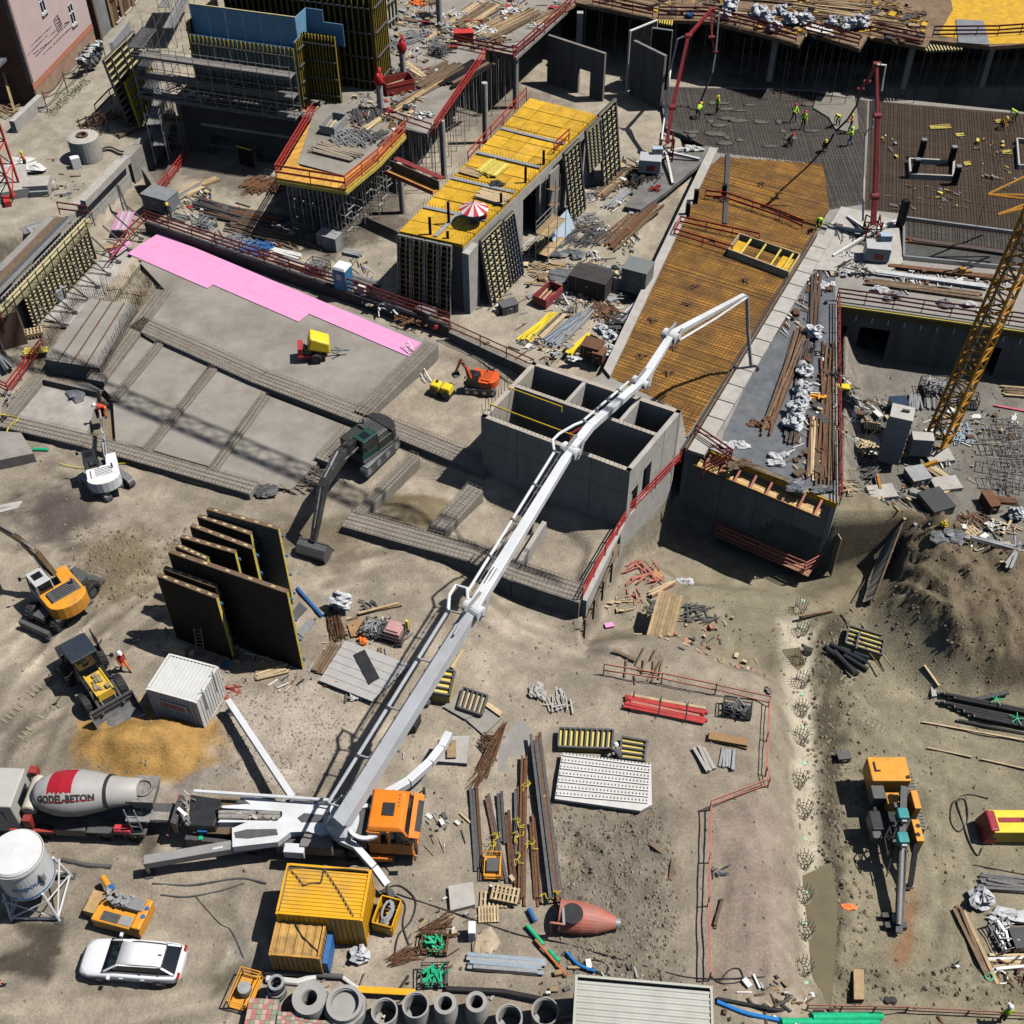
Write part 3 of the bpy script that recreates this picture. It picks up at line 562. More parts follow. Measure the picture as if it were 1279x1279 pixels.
in_b(lambda b:wbr(b,K['FL'],K['FR'],-1.2,ZC1,.32)).bld('front_wall',concw,t,wl=True)
joints(t,K['FL'],K['FR'],.6,ZC1);Lr=(K['RR']-K['FR']).length;joints(t,K['FR'],K['RR'],.6,ZC1,[(.4,3.1,0,4)])
in_b(lambda b:wbr(b,K['FR'],K['RR'],-6.2,ZC1,.32,[(.5,1.35,ZCB+.05,2.9),(1.95,3.0,ZCB+.3,3.6)])).bld('end_wall',concl,t,wl=True)
in_b(lambda b:wbr(b,K['RR'],K['RL'],-1.2,ZC1,.32)).bld('rear_wall',concw,t,wl=True)
in_b(lambda b:wbr(b,K['RL'],K['FL'],-1.2,ZC1,.32)).bld('end_wall',concw,t,wl=True)
m0,m1=lerp(K['FL'],K['RL'],.56),lerp(K['FR'],K['RR'],.56)
in_b(lambda b:wbr(b,m0,m1,-1,ZC1-.02,.28)).bld('middle_wall',concw,t,wl=True)
for f in(.36,.72):
 a,e=lerp(K['RL'],K['RR'],f),lerp(m0,m1,f);in_b(lambda b:wbr(b,a,e,-1,ZC1-.03,.25)).bld('cross_wall',concl,t,wl=True)
b=MB();b.prism([lerp(lerp(K['FL'],K['FR'],u),lerp(K['RL'],K['RR'],u),v)for u,v in((.03,.04),(.97,.04),(.97,.96),(.03,.96))],.5,.7);b.bld('core_floor',concd,t,wl=True)
s_=MB();starters(s_,[K['FL']+V3((.2,.1,-.05)),K['FR']+V3((-.2,.15,-.05))],.55,.28);starters(s_,[m0+V3((.2,.15,0)),m1+V3((-.3,.15,0))],.35,.3);starters(s_,[K['FL']+V3((.1,.2,0)),lerp(K['FL'],K['RL'],.5)],1.0,.35,.02)
tag(s_.bld('starter_bars',rebar,t,wl=True),kind='stuff')
b=MB();p=lerp(K['FL'],K['FR'],.42)+V3((.5,1.1,-3.2))
tag(starters(s_:=MB(),[lerp(lerp(K['FL'],K['FR'],u),lerp(m0,m1,u),.5)+V3((0,0,.7-ZC1))for u in(.66,.92)],1.5,.22).bld('starter_bars',rebarb,t,wl=True),kind='stuff')
d_=(K['FR']-K['FL']).normalized()
rlg('yellow safety rail across the front cells of the concrete core',[lerp(K['FL'],K['RL'],.12)+V3((.2,0,-.4)),lerp(lerp(K['FL'],K['RL'],.12),lerp(K['FR'],K['RR'],.12),.63)+V3((0,0,-.4))],.9,1,M('yellow_rail_paint',(.75,.5,.02),.5),step=5,bw=.1)
rlg('second yellow rail lying along the middle wall of the concrete core',[lerp(K['FL'],K['RL'],.48)+V3((.2,0,-.2)),lerp(lerp(K['FL'],K['RL'],.48),lerp(K['FR'],K['RR'],.48),.38)+V3((0,0,-.2))],.4,1,MATS['yellow_rail_paint'],step=6,bw=.08)
rlg('small red railing inside the front cell of the core',[lerp(lerp(K['FL'],K['FR'],.55),lerp(m0,m1,.55),.3)+V3((0,0,-.6)),lerp(lerp(K['FL'],K['FR'],.62),lerp(m0,m1,.62),.8)+V3((0,0,-.6))],.9,2,step=1.5)
t2=thing('timber_stack','heap of old boards lying on the floor of the core front cell','timber stack',lerp(K['FL'],K['RR'],.5));
for i in range(7):q=lerp(lerp(K['FL'],K['FR'],.5+.04*i),lerp(m0,m1,.5+.03*i),.45)+V3((0,0,.78-ZC1));bpc('board',t2,q,q+V3((rnd(.8,1.5),rnd(-.6,.2),.04)),.15,.04,wood)
LW0,LW1=T(2,2,360,430,.6),K['FR']+(K['FR']-K['RR'])*0
cwl('pit_wall','sunlit concrete wall below the core running down to the sandy pit',V3((LW0.x,LW0.y,0)),V3((K['FR'].x+.02,K['FR'].y,0))+V3((0,0,0)),-6,.62,.35,[(4.6,6.2,-1.9,.3)],mat=concl)
rlg('bright red railing on top of the sunlit pit wall',[LW0+V3((-.25,.15,.05)),lerp(LW0,V3((K['FR'].x,K['FR'].y,.6)),.55)+V3((-.2,.1,.05)),V3((K['FR'].x+.3,K['FR'].y+.6,.7)),V3((K['RR'].x+.25,K['RR'].y-.4,.9))],1.0,3,brg,bw=.12)
t=thing('timber_waling','long brown waling timbers propped against the sunlit pit wall','timber');n_=(LW0-V3((K['FR'].x,K['FR'].y,.6))).normalized();s_=V3((-n_.y,n_.x,0))*-1
if s_.x<0:s_=-s_
for zz in(-.5,-.85):bpc('waling',t,LW0+s_*.15+n_*1.6+V3((0,0,zz-1.2)),LW0+s_*.15-n_*5.5+V3((0,0,zz)),.1,.14,wdd)
for k in range(4):q=LW0+s_*.28-n_*(k*1.6-1);bpc('strut',t,q+V3((0,0,-.4)),q+V3((0,0,-2.2)),.1,.12,wdd)
# ================================================================ big rebar deck
ZD=1.0;AG=rad(-29.3)
deck_out=QL([(750,468),(895,185),(832,160),(822,106),(1010,112),(1300,142),(1480,160),(1480,440),(1045,379),(1047,628),(866,552)],ZD)+[K['RR'],K['RL']]
b=MB();b.prism(deck_out,ZD-.4,ZD);tag(b.bld('deck_slab',conc),kind='structure')
def sheet(name,px,z,mat,h=.012,mk=QL):
 b=MB();b.prism(mk(px,z),z-.008,z+h);o=b.bld(name,mat);o['kind']='structure';return o
gold=M('golden_formwork_floor',(.33,.155,.016),.6,.5,.7,.75,(.11,.06,.02),bump=.1)
GOLD=[(752,466),(882,212),(900,196),(1028,205),(1036,262),(1000,322),(858,545),(851,513)]
sheet('formwork_floor',GOLD,ZD+.01,gold)
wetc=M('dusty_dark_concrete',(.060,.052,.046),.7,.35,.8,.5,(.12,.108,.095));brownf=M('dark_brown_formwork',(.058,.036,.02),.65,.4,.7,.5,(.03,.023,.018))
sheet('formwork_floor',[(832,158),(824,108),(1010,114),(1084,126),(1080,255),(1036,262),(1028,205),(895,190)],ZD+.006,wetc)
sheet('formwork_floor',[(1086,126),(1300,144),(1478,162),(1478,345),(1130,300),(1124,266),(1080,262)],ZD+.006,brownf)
g_=QL([(c[0],c[1])for c in GOLD],ZD)
rebar_mat('rusty rebar mesh laid over the golden formwork floor',g_,ZD+.06,AG,.26,M('deck_rebar',(.06,.03,.015),.75,.4,4,.4,(.06,.035,.02)),.02,.21,'rebar mesh')
rebar_mat('grey rebar mesh partly covered with wet concrete where workers pour',QL([(834,150),(826,110),(1010,116),(1082,128),(1078,255),(1036,260),(1028,208),(897,192)],ZD),ZD+.05,AG+.5,.3,M('dusty_rebar',(.075,.06,.05),.8,.3,4),.018,.26,'rebar mesh')
rebar_mat('dark rebar mesh over the brown right hand formwork floor',QL([(1088,128),(1300,146),(1470,164),(1470,340),(1132,298),(1126,268),(1084,260)],ZD),ZD+.05,rad(-13),.3,M('brown_deck_rebar',(.055,.033,.02),.8,.3,4),.02,.26,'rebar mesh')
b=MB();b.prism(TL(3,0,[(270,470),(455,478),(470,560),(472,628),(420,640),(360,625),(330,570),(255,525)],ZD+.1),ZD-.02,ZD+.17)
sngl(b,'fresh_concrete',M('wet_concrete',(.25,.235,.205),.35,.12,1.5,.4,(.17,.155,.13),bump=.3),'freshly poured smooth grey concrete patch among the workers','wet concrete')
b=MB()
for i in range(26):
 x,y=rnd(850,1020),rnd(125,175)if i%2 else rnd(150,185);p=Q(x,y,ZD+.07);b.blob((p.x,p.y,ZD+.05),rnd(.5,1.8),rnd(.3,1.0),.07,i,.3,9,4)
tag(b.bld('concrete_splashes',M('concrete_splash',(.10,.092,.08),.8,.25,2),smooth=True),'wet concrete splashes on the grey rebar',kind='stuff')
b=MB()
for x,y in[(868,358),(858,380),(840,432),(835,466),(905,250),(950,230),(815,400),(825,505),(890,300),(930,350),(800,445)]:
 p=Q(x,y,ZD+.1)
 for k in range(7):a=rnd(0,3.14);l=rnd(.2,.5);b.bar((p.x-l*math.cos(a)+rnd(-.25,.25),p.y-l*math.sin(a)+rnd(-.2,.2),ZD+.12+.02*k),(p.x+l*math.cos(a),p.y+l*math.sin(a),ZD+.12+.02*k),.05)
tag(b.bld('loose_rebar',rebarb),'small heaps of loose bent rebar lying on the mesh',kind='stuff')
def ledge(label,pts,z0,z1,mat=concl):b=MB();b.prism(pts,z0,z1);return sngl(b,'concrete_ledge',mat,label,'ledge')
t=thing('edge_walkway','pale concrete block walkway between gold mesh and the tarpaulin triangle','walkway',Q(940,430,ZD));L0=Q(858,562,ZD+.3);L1=Q(1022,292,ZD+.3);dL=(L1-L0);nblk=15;nL=V3((dL.y,-dL.x,0)).normalized()
for i in range(nblk):
 p=lerp(L0,L1,(i+.03)/nblk);q=lerp(L0,L1,(i+.97)/nblk);bpc('slab_block',t,p+nL*.62+V3((0,0,-.12)),q+nL*.62+V3((0,0,-.12+rnd(0,.03))),1.15,.28,concl)
bpc('kerb_board',t,L0-nL*.12+V3((0,0,-.08)),L1-nL*.12+V3((0,0,-.08)),.1,.45,wdd);bpc('kerb_board',t,L0-nL*.35+V3((0,0,-.2)),L1-nL*.35+V3((0,0,-.2)),.1,.22,sd_)
ledge('grey concrete pad under the red pump on the deck by the timber',QL([(898,185),(885,182),(842,188),(818,205),(780,258),(800,262),(832,240)],ZD+.05),ZD-.3,ZD+.06,M('bitumen_pad',(.16,.155,.15),.8,.3,1,.5,(.1,.1,.1)))
lp=QL([(897,185),(886,184),(754,460),(762,470)],ZD+.25);ledge('pale concrete upstand along the left edge of the gold mesh',lp,ZD-.4,ZD+.28)
ledge('pale concrete platform under the second red pump',TL(3,0,[(390,1000),(560,1035),(665,1070),(690,1270),(600,1330),(200,1300)],ZD+.2),ZD-.2,ZD+.22)
def kerb_frame(label,pts,w,h,z=ZD,mat=concl,name='upstand_frame',cat='upstand'):
 t=thing(name,label,cat,pts[0])
 for p,q in zip(pts,list(pts[1:])+[pts[0]]):bpc('kerb',t,V3((p[0],p[1],z+h/2)),V3((q[0],q[1],z+h/2)),w,h,mat)
 return t
kerb_frame('long steel kerb frame around the sunk strip of the dark deck',TL(3,0,[(690,1065),(1600,1185),(1600,1345),(690,1255)],ZD),.18,.35,mat=steel)
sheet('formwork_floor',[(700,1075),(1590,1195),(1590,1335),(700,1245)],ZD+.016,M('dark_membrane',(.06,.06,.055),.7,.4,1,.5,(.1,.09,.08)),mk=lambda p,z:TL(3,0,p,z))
kerb_frame('pale box-out frame in the middle of the dark mesh',TL(3,0,[(715,790),(930,800),(925,875),(720,865)],ZD),.18,.5)
t=thing('shaft_posts','four dark starter columns standing around the pale box-out','column formwork',T(3,0,820,830,ZD))
for x,y in((738,860),(770,765),(915,800),(935,895)):p=T(3,0,x,y,ZD);MB().box(p.x,p.y,ZD,.42,.42,1.7).bld('post',[plyd],t,wl=True);MB().box(p.x,p.y,ZD+1.7,.44,.44,.12).bld('post_cap',[steel],t,wl=True)
p=T(3,0,670,1105,ZD);sngl(MB().box(p.x,p.y,ZD,.5,.5,2.6,.3),'column_formwork',plyd,'dark column form standing beside the second red pump','column formwork')
kerb_frame('pale box-out frame at the right edge of the dark mesh',TL(3,0,[(1235,690),(1330,700),(1330,815),(1245,820)],ZD),.15,.45)
for i,(x,y,w)in enumerate([(870,618,1.6),(965,655,.6),(1000,795,.5),(1190,738,.7),(1150,590,.4)]):
 p=T(3,0,x,y,ZD+.1);b=MB()
 for k in range(5):b.bar((p.x-w*.6,p.y-.25+k*.12,ZD+.14),(p.x+w*.6,p.y-.2+k*.12+rnd(-.1,.1),ZD+.14+rnd(0,.1)),.07,.06)
 sngl(b,'yellow_timbers',beamy,['long bundle of yellow timbers lying on the dark mesh','short yellow timbers by the long yellow bundle on the dark mesh','small yellow timbers right of the pale box-out','yellow offcuts near the right edge of the dark mesh','yellow offcut beside the kneeling worker on the dark mesh'][i],'timber')
t=thing('edge_form_box','yellow open formwork box with timber cross beams on the gold mesh','formwork box',T(2,0,1160,1230,ZD));bx=TL(2,0,[(1095,1165),(1385,1265),(1330,1350),(1040,1240)],ZD)
for p,q in zip(bx,bx[1:]+bx[:1]):bpc('side_board',t,p+V3((0,0,.35)),q+V3((0,0,.35)),.08,.7,wdp)
for k in(.2,.45,.7,.9):bpc('cross_beam',t,lerp(bx[0],bx[1],k)+V3((0,0,.55)),lerp(bx[3],bx[2],k)+V3((0,0,.55)),.14,.12,beamy)
for k in(.08,.85):bpc('floor_board',t,lerp(bx[0],bx[1],k)+V3((0,0,.15)),lerp(bx[3],bx[2],k)+V3((0,0,.15)),1.0,.05,formy)
rlg('red railing around the opening in the gold mesh',TL(2,0,[(1060,1235),(780,1150),(810,1090),(1190,1175)],ZD),.9,2,brg,bw=.14)
rlg('far red railing across the gold mesh',TL(2,0,[(930,965),(1030,975),(1290,1065),(1400,1110)],ZD),.9,2,brg,bw=.16)
for k,(x,y)in enumerate([(885,985),(1020,960),(845,1050)]):p=T(2,0,x,y,ZD);sngl(MB().box(p.x,p.y,ZD,.35,.35,1.3),'column_formwork',plyd,['dark short column form left of the far red railing','dark short column form behind the far red railing','dark short column form at the corner of the opening railing'][k],'column formwork')
b=MB();b.bar(T(2,0,1030,1080,ZD+.15),T(2,0,1045,740,ZD+.15),.35,.06);sngl(b,'walk_plank',sd_,'dark walkway plank laid across the gold mesh','plank')
FW0,FW1,FW2=Q(863,553,ZD),Q(1046,628,ZD),Q(1044,380,ZD)
cwl('building_wall','dark concrete front wall under the tarpaulin deck above the pit',FW0,FW1,-6.4,ZD-.42,.35)
cwl('building_wall','sunlit side wall under the tarpaulin deck facing the crane yard',FW1+V3((0,0,0)),FW2,-6.4,ZD-.42,.35)
cwl('building_wall','left return wall of the tarpaulin deck beside the core',FW0+V3((-.3,2,0)),FW0+V3((-.3,0,0)),-6.4,ZD-.42,.3)
dF=(FW1-FW0).normalized();nF=V3((dF.y,-dF.x,0))
if nF.y>0:nF=-nF
t=thing('edge_platform','yellow edge platform with red struts along the front of the tarpaulin deck','platform',FW0)
LF=(FW1-FW0).length
for k in range(6):a=FW0+nF*(.15+.2*k)+V3((0,0,-.75));bpc('board',t,a+dF*.9,a+dF*(LF*.93),.18,.05,wdp if k%2 else M('yellow_plank',(.6,.36,.1),.7,.2,3,.3,(.35,.22,.1),rv=.15))
bpc('edge_beam',t,FW0+nF*.06+V3((0,0,-.2))+dF*.6,FW1+nF*.06+V3((0,0,-.2)),.1,.42,formy)
for k in range(8):a=FW0+dF*(1.6+k*1.12)+V3((0,0,-.15))+nF*.14;bpc('red_strut',t,a,a+nF*1.1+V3((0,0,-.5)),.13,.13,redfade)
for k in range(4):a=FW0+dF*(2+k*2.3)+V3((0,0,-.85));bpc('bracket',t,a,a+nF*1.2,.1,.12,sd_);bpc('bracket',t,a+nF*1.1,a+V3((0,0,-1.1)),.08,.1,sd_)
bpc('toe_board',t,FW0+nF*1.25+dF*.9+V3((0,0,-.65)),FW0+nF*1.25+dF*LF*.95+V3((0,0,-.65)),.04,.2,wdd)
rlg('red end railing at the left end of the yellow edge platform',[FW0+V3((.3,.6,0)),FW0+dF*3.0+nF*.2,FW0+dF*1.8+nF*1.6+V3((0,0,-.8))],1.1,3,dlr)
rlg('long red railing along the crane side of the tarpaulin deck',[FW1+V3((.1,-.1,.0)),lerp(FW1,FW2,.25)+V3((.1,0,0)),lerp(FW1,FW2,.5)+V3((.1,0,0)),lerp(FW1,FW2,.75)+V3((.1,0,0)),FW2+V3((.1,0,0))],1.15,3,dlr,step=1.6,bw=.12)
zP=V(960,694,FW0+nF*1.3,FW1+nF*1.3).z
t=thing('scaffold_bracket_platform','lower brown plank walkway wrapping the corner of the tarpaulin building','walkway',Q(960,690,zP));w0,w1,w2=Q(893,668,zP),Q(1003,716,zP),Q(1052,690,zP)
for k in range(5):
 o=V3((0,0,0))+nF*(-.1-.22*k)*-1
 bpc('board',t,w0-nF*(.25*k),w1-nF*(.25*k)+dF*.4,.22,.05,M('red_brown_plank',(.34,.17,.10),.75,.25,3,.4,(.2,.12,.08),rv=.2));
for k in range(5):n2=V3((-(w2-w1).normalized().y,(w2-w1).normalized().x,0));bpc('board',t,w1+n2*(.25*k),w2+n2*(.25*k),.22,.05,MATS['red_brown_plank'])
rlg('red railing around the lower plank walkway at the building corner',[w0,lerp(w0,w1,.5),w1,w2],1.1,3,redfade,bw=.11)
rlg('red railing up the side of the sunlit building corner',[w2,w2+V3((.4,3.2,.2))],1.1,3,redfade,bw=.1)
t=thing('plywood_panel','pale plywood panel leaning on the sunlit corner of the building','panel',Q(1035,690,0));a=FW1+V3((.5,-.2,0));bpc('board',t,V3((a.x,a.y,-5.2)),V3((a.x+.1,a.y+.3,-1.9)),1.3,.05,wdp,up=(1,.2,0));bpc('board',t,V3((a.x+.5,a.y+1.1,-5.2)),V3((a.x+.5,a.y+1.3,-1.9)),1.1,.05,wdp,up=(1,.2,0))
b=MB();b.prism(QL([(1003,330),(1043,300),(1044,618),(990,600),(900,562),(905,540)],ZD+.02),ZD,ZD+.03);o=b.bld('deck_membrane',tarp);o['kind']='structure'
for i,(x0,y0,x1,y1,n,H,mt,lb)in enumerate([(958,545,1003,410,6,.2,[rust,wdd],'rusty steel sections running along the left side of the tarpaulin deck'),(985,560,1012,425,6,.25,[rust,sd_],'rusty brown steel sections beside the row of white bags'),(1013,600,1016,520,4,.2,[wdp,rust],'pale timbers lying below the white bags on the tarpaulin deck'),(1030,610,1035,430,6,.2,[wdd,rust],'dark timbers lying along the long red railing'),(1016,410,1020,340,5,.2,[sd_,rust],'dark steel sections at the narrow top of the tarpaulin deck'),(930,470,975,400,4,.15,[sd_,rust],'dark long bars beside the pale block walkway')]):
 p,q=Q(x0,y0,ZD+.06),Q(x1,y1,ZD+.06);pile(lb,(p+q)/2,ang(p,q),(q-p).length,n*.16,H,n*2,mt,'steel_sections' if mt[0]==rust else 'timber_stack','steel sections' if mt[0]==rust else 'timber stack',None,.15,.1,'bar',.05)
for i,(x,y,s)in enumerate([(1016,414,1.0),(1003,462,1.0),(1002,486,1.1),(1000,500,1.0),(993,513,1.1),(990,527,1.1)]):
 bags(['lone white bag on the upper part of the tarpaulin deck','white bag topmost of the column on the tarpaulin deck','white bag second from the top of the column on the tarpaulin deck','white bag in the middle of the column beside the brown bars','white bag second from the bottom of the column on the tarpaulin deck','white bag at the bottom of the column on the tarpaulin deck'][i],Q(x,y+6,ZD+.05),s*1.15,70+i,'white bags on the tarpaulin deck')
for i,(x,y,sx,sy,mt,lb)in enumerate([(908,555,2.0,.9,tarpl,'pale crumpled sheeting at the left corner of the tarpaulin deck'),(925,582,1.8,.8,wdd,'dark boards with sheeting near the front of the tarpaulin deck'),(975,575,1.6,1.1,tarpl,'pale crumpled sheeting in the middle front of the tarpaulin deck'),(1010,610,2.2,1.1,tarp,'dark crumpled membrane at the front corner of the tarpaulin deck'),(950,530,1.2,.8,rust,'rusty brown scrap heap near the pale walkway'),(1018,440,.9,.6,blp,'black equipment bundle beneath the lone white bag'),(1033,355,1.2,1.4,tarpl,'pale sheeting bundle at the top corner of the tarpaulin deck')]):
 p=Q(x,y,ZD+.03);b=MB()
 for k in range(7):b.blob((p.x+rnd(-.5,.5)*sx,p.y+rnd(-.5,.5)*sy,ZD+.02),sx*rnd(.3,.7),sy*rnd(.3,.7),rnd(.12,.35),i*10+k,.35,9,5)
 sngl(b,'crumpled_sheeting' if mt in(tarp,tarpl)else 'scrap_heap',mt,lb,'sheeting' if mt in(tarp,tarpl)else 'scrap')
p=Q(1021,498,ZD+.1);b=MB().bar(p+V3((-.7,0,.1)),p+V3((.7,.1,.1)),.3,.12).bar(p+V3((-.5,.2,.2)),p+V3((.4,-.2,.25)),.2,.1).bar(p+V3((0,-.3,.2)),p+V3((.1,.3,.3)),.12);sngl(b,'yellow_clamp',yorange,'small yellow lifting clamp right of the white bag column','clamp')
t=thing('timber_stack','brown boards with wavy edges at the front left of the tarpaulin deck','timber stack',Q(900,585,ZD));
for k in range(6):p=Q(905+k*7,568+k*3.2,ZD+.1);bpc('board',t,p,p+dF*rnd(2,3.4)+V3((0,0,rnd(0,.15))),.3,.05,wdd)
RW0,RW1=Q(1044,379,ZD),Q(1480,440,ZD)
dR=(RW1-RW0).normalized();nR=V3((dR.y,-dR.x,0));
def onw(x,y):return(TV(3,1,x,y,RW0,RW1)-RW0).dot(dR)
ops=[(onw(372,450),onw(395,450),-3.6,-.9),(onw(455,450),onw(605,450),-3.6,-.8),(onw(1075,530),onw(1140,530),-3.8,-.9)]
cwl('building_wall','long dark concrete wall with openings behind the crane yard',V3((RW0.x,RW0.y,0)),V3((RW1.x,RW1.y,0)),-4.6,ZD-.42,.35,ops,mat=concd)
t=thing('edge_platform','dark edge formwork with yellow beam along the long wall top','platform',RW0)
bpc('edge_board',t,RW0+nR*.06+V3((0,0,-.35)),RW1+nR*.06+V3((0,0,-.35)),.08,.7,M('olive_board',(.10,.085,.03),.7,.4,2,.5,(.05,.045,.03)))
bpc('yellow_beam',t,RW0+nR*.14+V3((0,0,-.1)),RW1+nR*.14+V3((0,0,-.1)),.1,.12,beamy)
for k in range(20):a=RW0+dR*(.5+k*1.2)+nR*.12+V3((0,0,-.75));bpc('tie_bracket',t,a,a+V3((0,0,-.35))+nR*.2,.08,.06,steel)
rlg('long dark red railing on top of the wall behind the crane yard',[RW0+dR*(i*4.2)-nR*.4+V3((0,0,.02))for i in range(6)],1.15,3,M('maroon_guard_paint',(.19,.03,.035),.55,.3,3,.35,(.1,.05,.04)),bw=.13,step=2)
for i,(x0,y0,x1,y1,n,mt,lb)in enumerate([(1085,340,1240,360,3,tarpl,'pale long sheets lying behind the dark red railing'),(1080,352,1230,372,4,wdd,'dark long boards lying behind the dark red railing'),(1110,333,1260,350,3,[rust,wdd],'rusty bars on the strip below the sunk mesh'),(1130,300,1265,318,3,[rust,sd_],'rusty bars lying inside the sunk mesh')]):
 p,q=Q(x0,y0,ZD+.06),Q(x1,y1,ZD+.06);pile(lb,(p+q)/2,ang(p,q),(q-p).length,n*.3,.2,n+2,mt,'timber_stack','boards',None,.32,.08,'board',.02)
for i,(x,y)in enumerate([(1098,366),(1115,371),(1215,385),(1180,382)]):
 b=MB();p=Q(x,y,ZD+.05)
 for k in range(4):b.blob((p.x+rnd(-.5,.5),p.y+rnd(-.4,.4),ZD+.03),rnd(.5,1),rnd(.4,.8),rnd(.2,.4),30+i*5+k,.35,9,5)
 sngl(b,'crumpled_sheeting',tarpl if i%2==0 else tarp,['pale sheeting heap below the second red pump','dark sheeting heap left behind the dark red railing','pale sheeting heap at the crane mast behind the railing','dark sheeting heap near the crane mast behind the railing'][i],'sheeting')
ZU=6.2
def deck(name,px,z,th,mat=conc,mk=QL):b=MB();b.prism(mk(px,z),z-th,z);o=b.bld(name,mat);o['kind']='structure';return o
upfront=[(719,3),(818,24),(890,27),(950,42),(998,56),(1008,40),(1074,61),(1084,45),(1156,59),(1162,50),(1238,58),(1320,52)]
brd=M('brown_deck_boards',(.20,.13,.075),.7,.35,1.2,.6,(.10,.075,.055))
deck('upper_deck',upfront+[(1500,50),(1500,-120),(700,-120),(719,-40)],ZU,.35,brd)
U=QL(upfront,ZU)
b=MB();bk=QL([(740,-22),(1480,-6)],ZU);wbr(b,(bk[0].x-3,bk[0].y,0),(bk[1].x,bk[1].y,0),-1,ZU-.4,.4);sngl(b,'building_wall',M('black_wall',(.03,.03,.032),.9),'dark rear wall deep inside the open storey','wall')  # rear wall set close and near black to deepen the storey's shade
pts=[p for p in grid_pts(QL([(728,8),(818,30),(890,33),(1000,62),(1074,66),(1156,64),(1238,63),(1420,58),(1420,30),(728,-12)],ZU),rad(-11),1.5,1.7)]
b=MB();t=thing('shoring_props','thin steel props holding the upper deck in the dark open storey','props',U[3]-V3((0,0,ZU-ZD)));i=0
for p in pts:
 if p[1]>U[0].y+3 and p[1]>101:continue
 MB().tube([(p[0],p[1],ZD if p[0]>14 else .6),(p[0]+rnd(-.06,.06),p[1],ZU-.36)],.035,5,cap=False).bld('prop',sd_,t,wl=True)
for i,(x,y)in enumerate([(1127,110),(1225,108),(960,100)]):p=Q(x,y,ZD);sngl(MB().box(p.x,p.y,ZD-.01,.5,.5,ZU-ZD-.37),'column',concl,['pale column in the dark open storey above the second pump','pale end column of the dark open storey at the grey panel','pale column in the dark open storey behind the workers'][i],'column')
maroon=MATS['maroon_guard_paint']
rl=[('left',[(740,5),(815,22)]),('behind the first red pump',[(822,22),(888,24),(945,38),(994,53)]),('across the white notch of the upper deck',[(1002,40),(1072,58)]),('in the middle of the upper deck edge',[(1086,42),(1152,56)]),('in front of the grey panel',[(1164,47),(1245,46),(1330,40)])]
for k,(w,px)in enumerate(rl):rlg('maroon railing on the upper deck edge '+['at the left corner','behind the first red pump','in front of the white sheets','in the middle of the upper deck','in front of the grey panel'][k],QL(px,ZU),1.1,3,maroon,bw=.16,step=2)
sheet('formwork_floor',[(1172,44),(1236,55),(1480,50),(1480,-40),(1180,-40),(1190,12)],ZU+.01,formy)
sheet('formwork_floor',[(690,-4),(735,-8),(1000,22),(1150,36),(1120,20),(960,0),(760,-30)],ZU+.012,wdd)
t=thing('grey_sheet','flat grey sheet lying at the edge of the yellow upper deck','sheet',Q(1215,40,ZU));b=MB().prism(QL([(1194,24),(1228,26),(1236,56),(1197,53)],ZU+.1),ZU+.02,ZU+.12);b.bld('panel_sheet',M('blue_grey_panel',(.2,.215,.24),.6,.15,1.5),t,wl=True)
t=thing('timber_beams','row of short pale beams sticking out below the yellow upper deck edge','timber',Q(1175,56,ZU-.3))
for k in range(12):p=Q(1155+k*3.9,59-k*.15,ZU-.45);bpc('beam',t,p+V3((0,1.2,0)),p+V3((0,-.9,0)),.12,.2,beamp)
t=thing('timber_beams','row of pale beam ends at the left corner of the dark storey','timber',Q(826,27,ZU-.3))
for k in range(7):p=Q(820+k*3,25+k*.6,ZU-.1);bpc('beam',t,p+V3((0.3,1.2,0)),p+V3((0,-.7,0)),.12,.2,beamy)
for i,(x,y,s)in enumerate([(912,14,1.3),(905,24,1.0),(947,22,1.3),(958,28,1.3),(966,40,1.1),(986,30,1.2),(1003,30,1.3),(1040,33,1.1),(1058,37,1.2),(1074,35,1.3),(975,18,1.0)]):
 bags(['leftmost bulk bag behind the first red pump boom on the upper deck','low bulk bag nearest the maroon railing by the red boom','left one of two bulk bags in the middle cluster of the upper deck','right one of two bulk bags in the middle cluster of the upper deck','flat bulk bag close to the railing in the middle cluster','bulk bag at the left of the railing notch','bulk bag just behind the railing notch corner','low bulk bag behind the white ribbed sheets','middle bulk bag behind the right end of the white ribbed sheets','rightmost bulk bag at the right end of the notch','small bulk bag farthest back on the upper deck'][i],Q(x,y,ZU+.02),s*1.15,100+i,'white bulk bags behind the upper maroon railing')
t=thing('sheet_stack','white ribbed sheets lying behind the railing notch of the upper deck','sheets',Q(1028,42,ZU));
for k in range(7):p=Q(1010+k*5,38+k*1.5,ZU+.05);bpc('sheet',t,p,p+V3((.1,1.7,.02)),.38,.05,whd)
for i,(x0,y0,x1,y1,n)in enumerate([(870,8,960,20,6),(985,12,1130,30,8),(1010,4,1090,12,6),(780,2,850,14,6),(1120,46,1150,52,4),(880,-6,1000,2,6)]):
 p,q=Q(x0,y0,ZU+.05),Q(x1,y1,ZU+.05);pile(['brown boards strewn behind the bulk bags','long brown boards across the middle of the upper deck','short brown boards at the top of the upper deck','brown boards behind the left maroon railing','orange timbers at the middle railing of the upper deck','brown boards along the top edge of the upper deck'][i],(p+q)/2,ang(p,q),(q-p).length,n*.25,.2,n*2,[wdd,wood,rust],'timber_stack','timber stack',None,.25,.09,'board',.12)
b=MB();b.blob(Q(861,22,ZU),.9,.7,.5,3);sngl(b,'blue_bundle',blue,'small blue bundle behind the maroon railing of the upper deck','bundle')
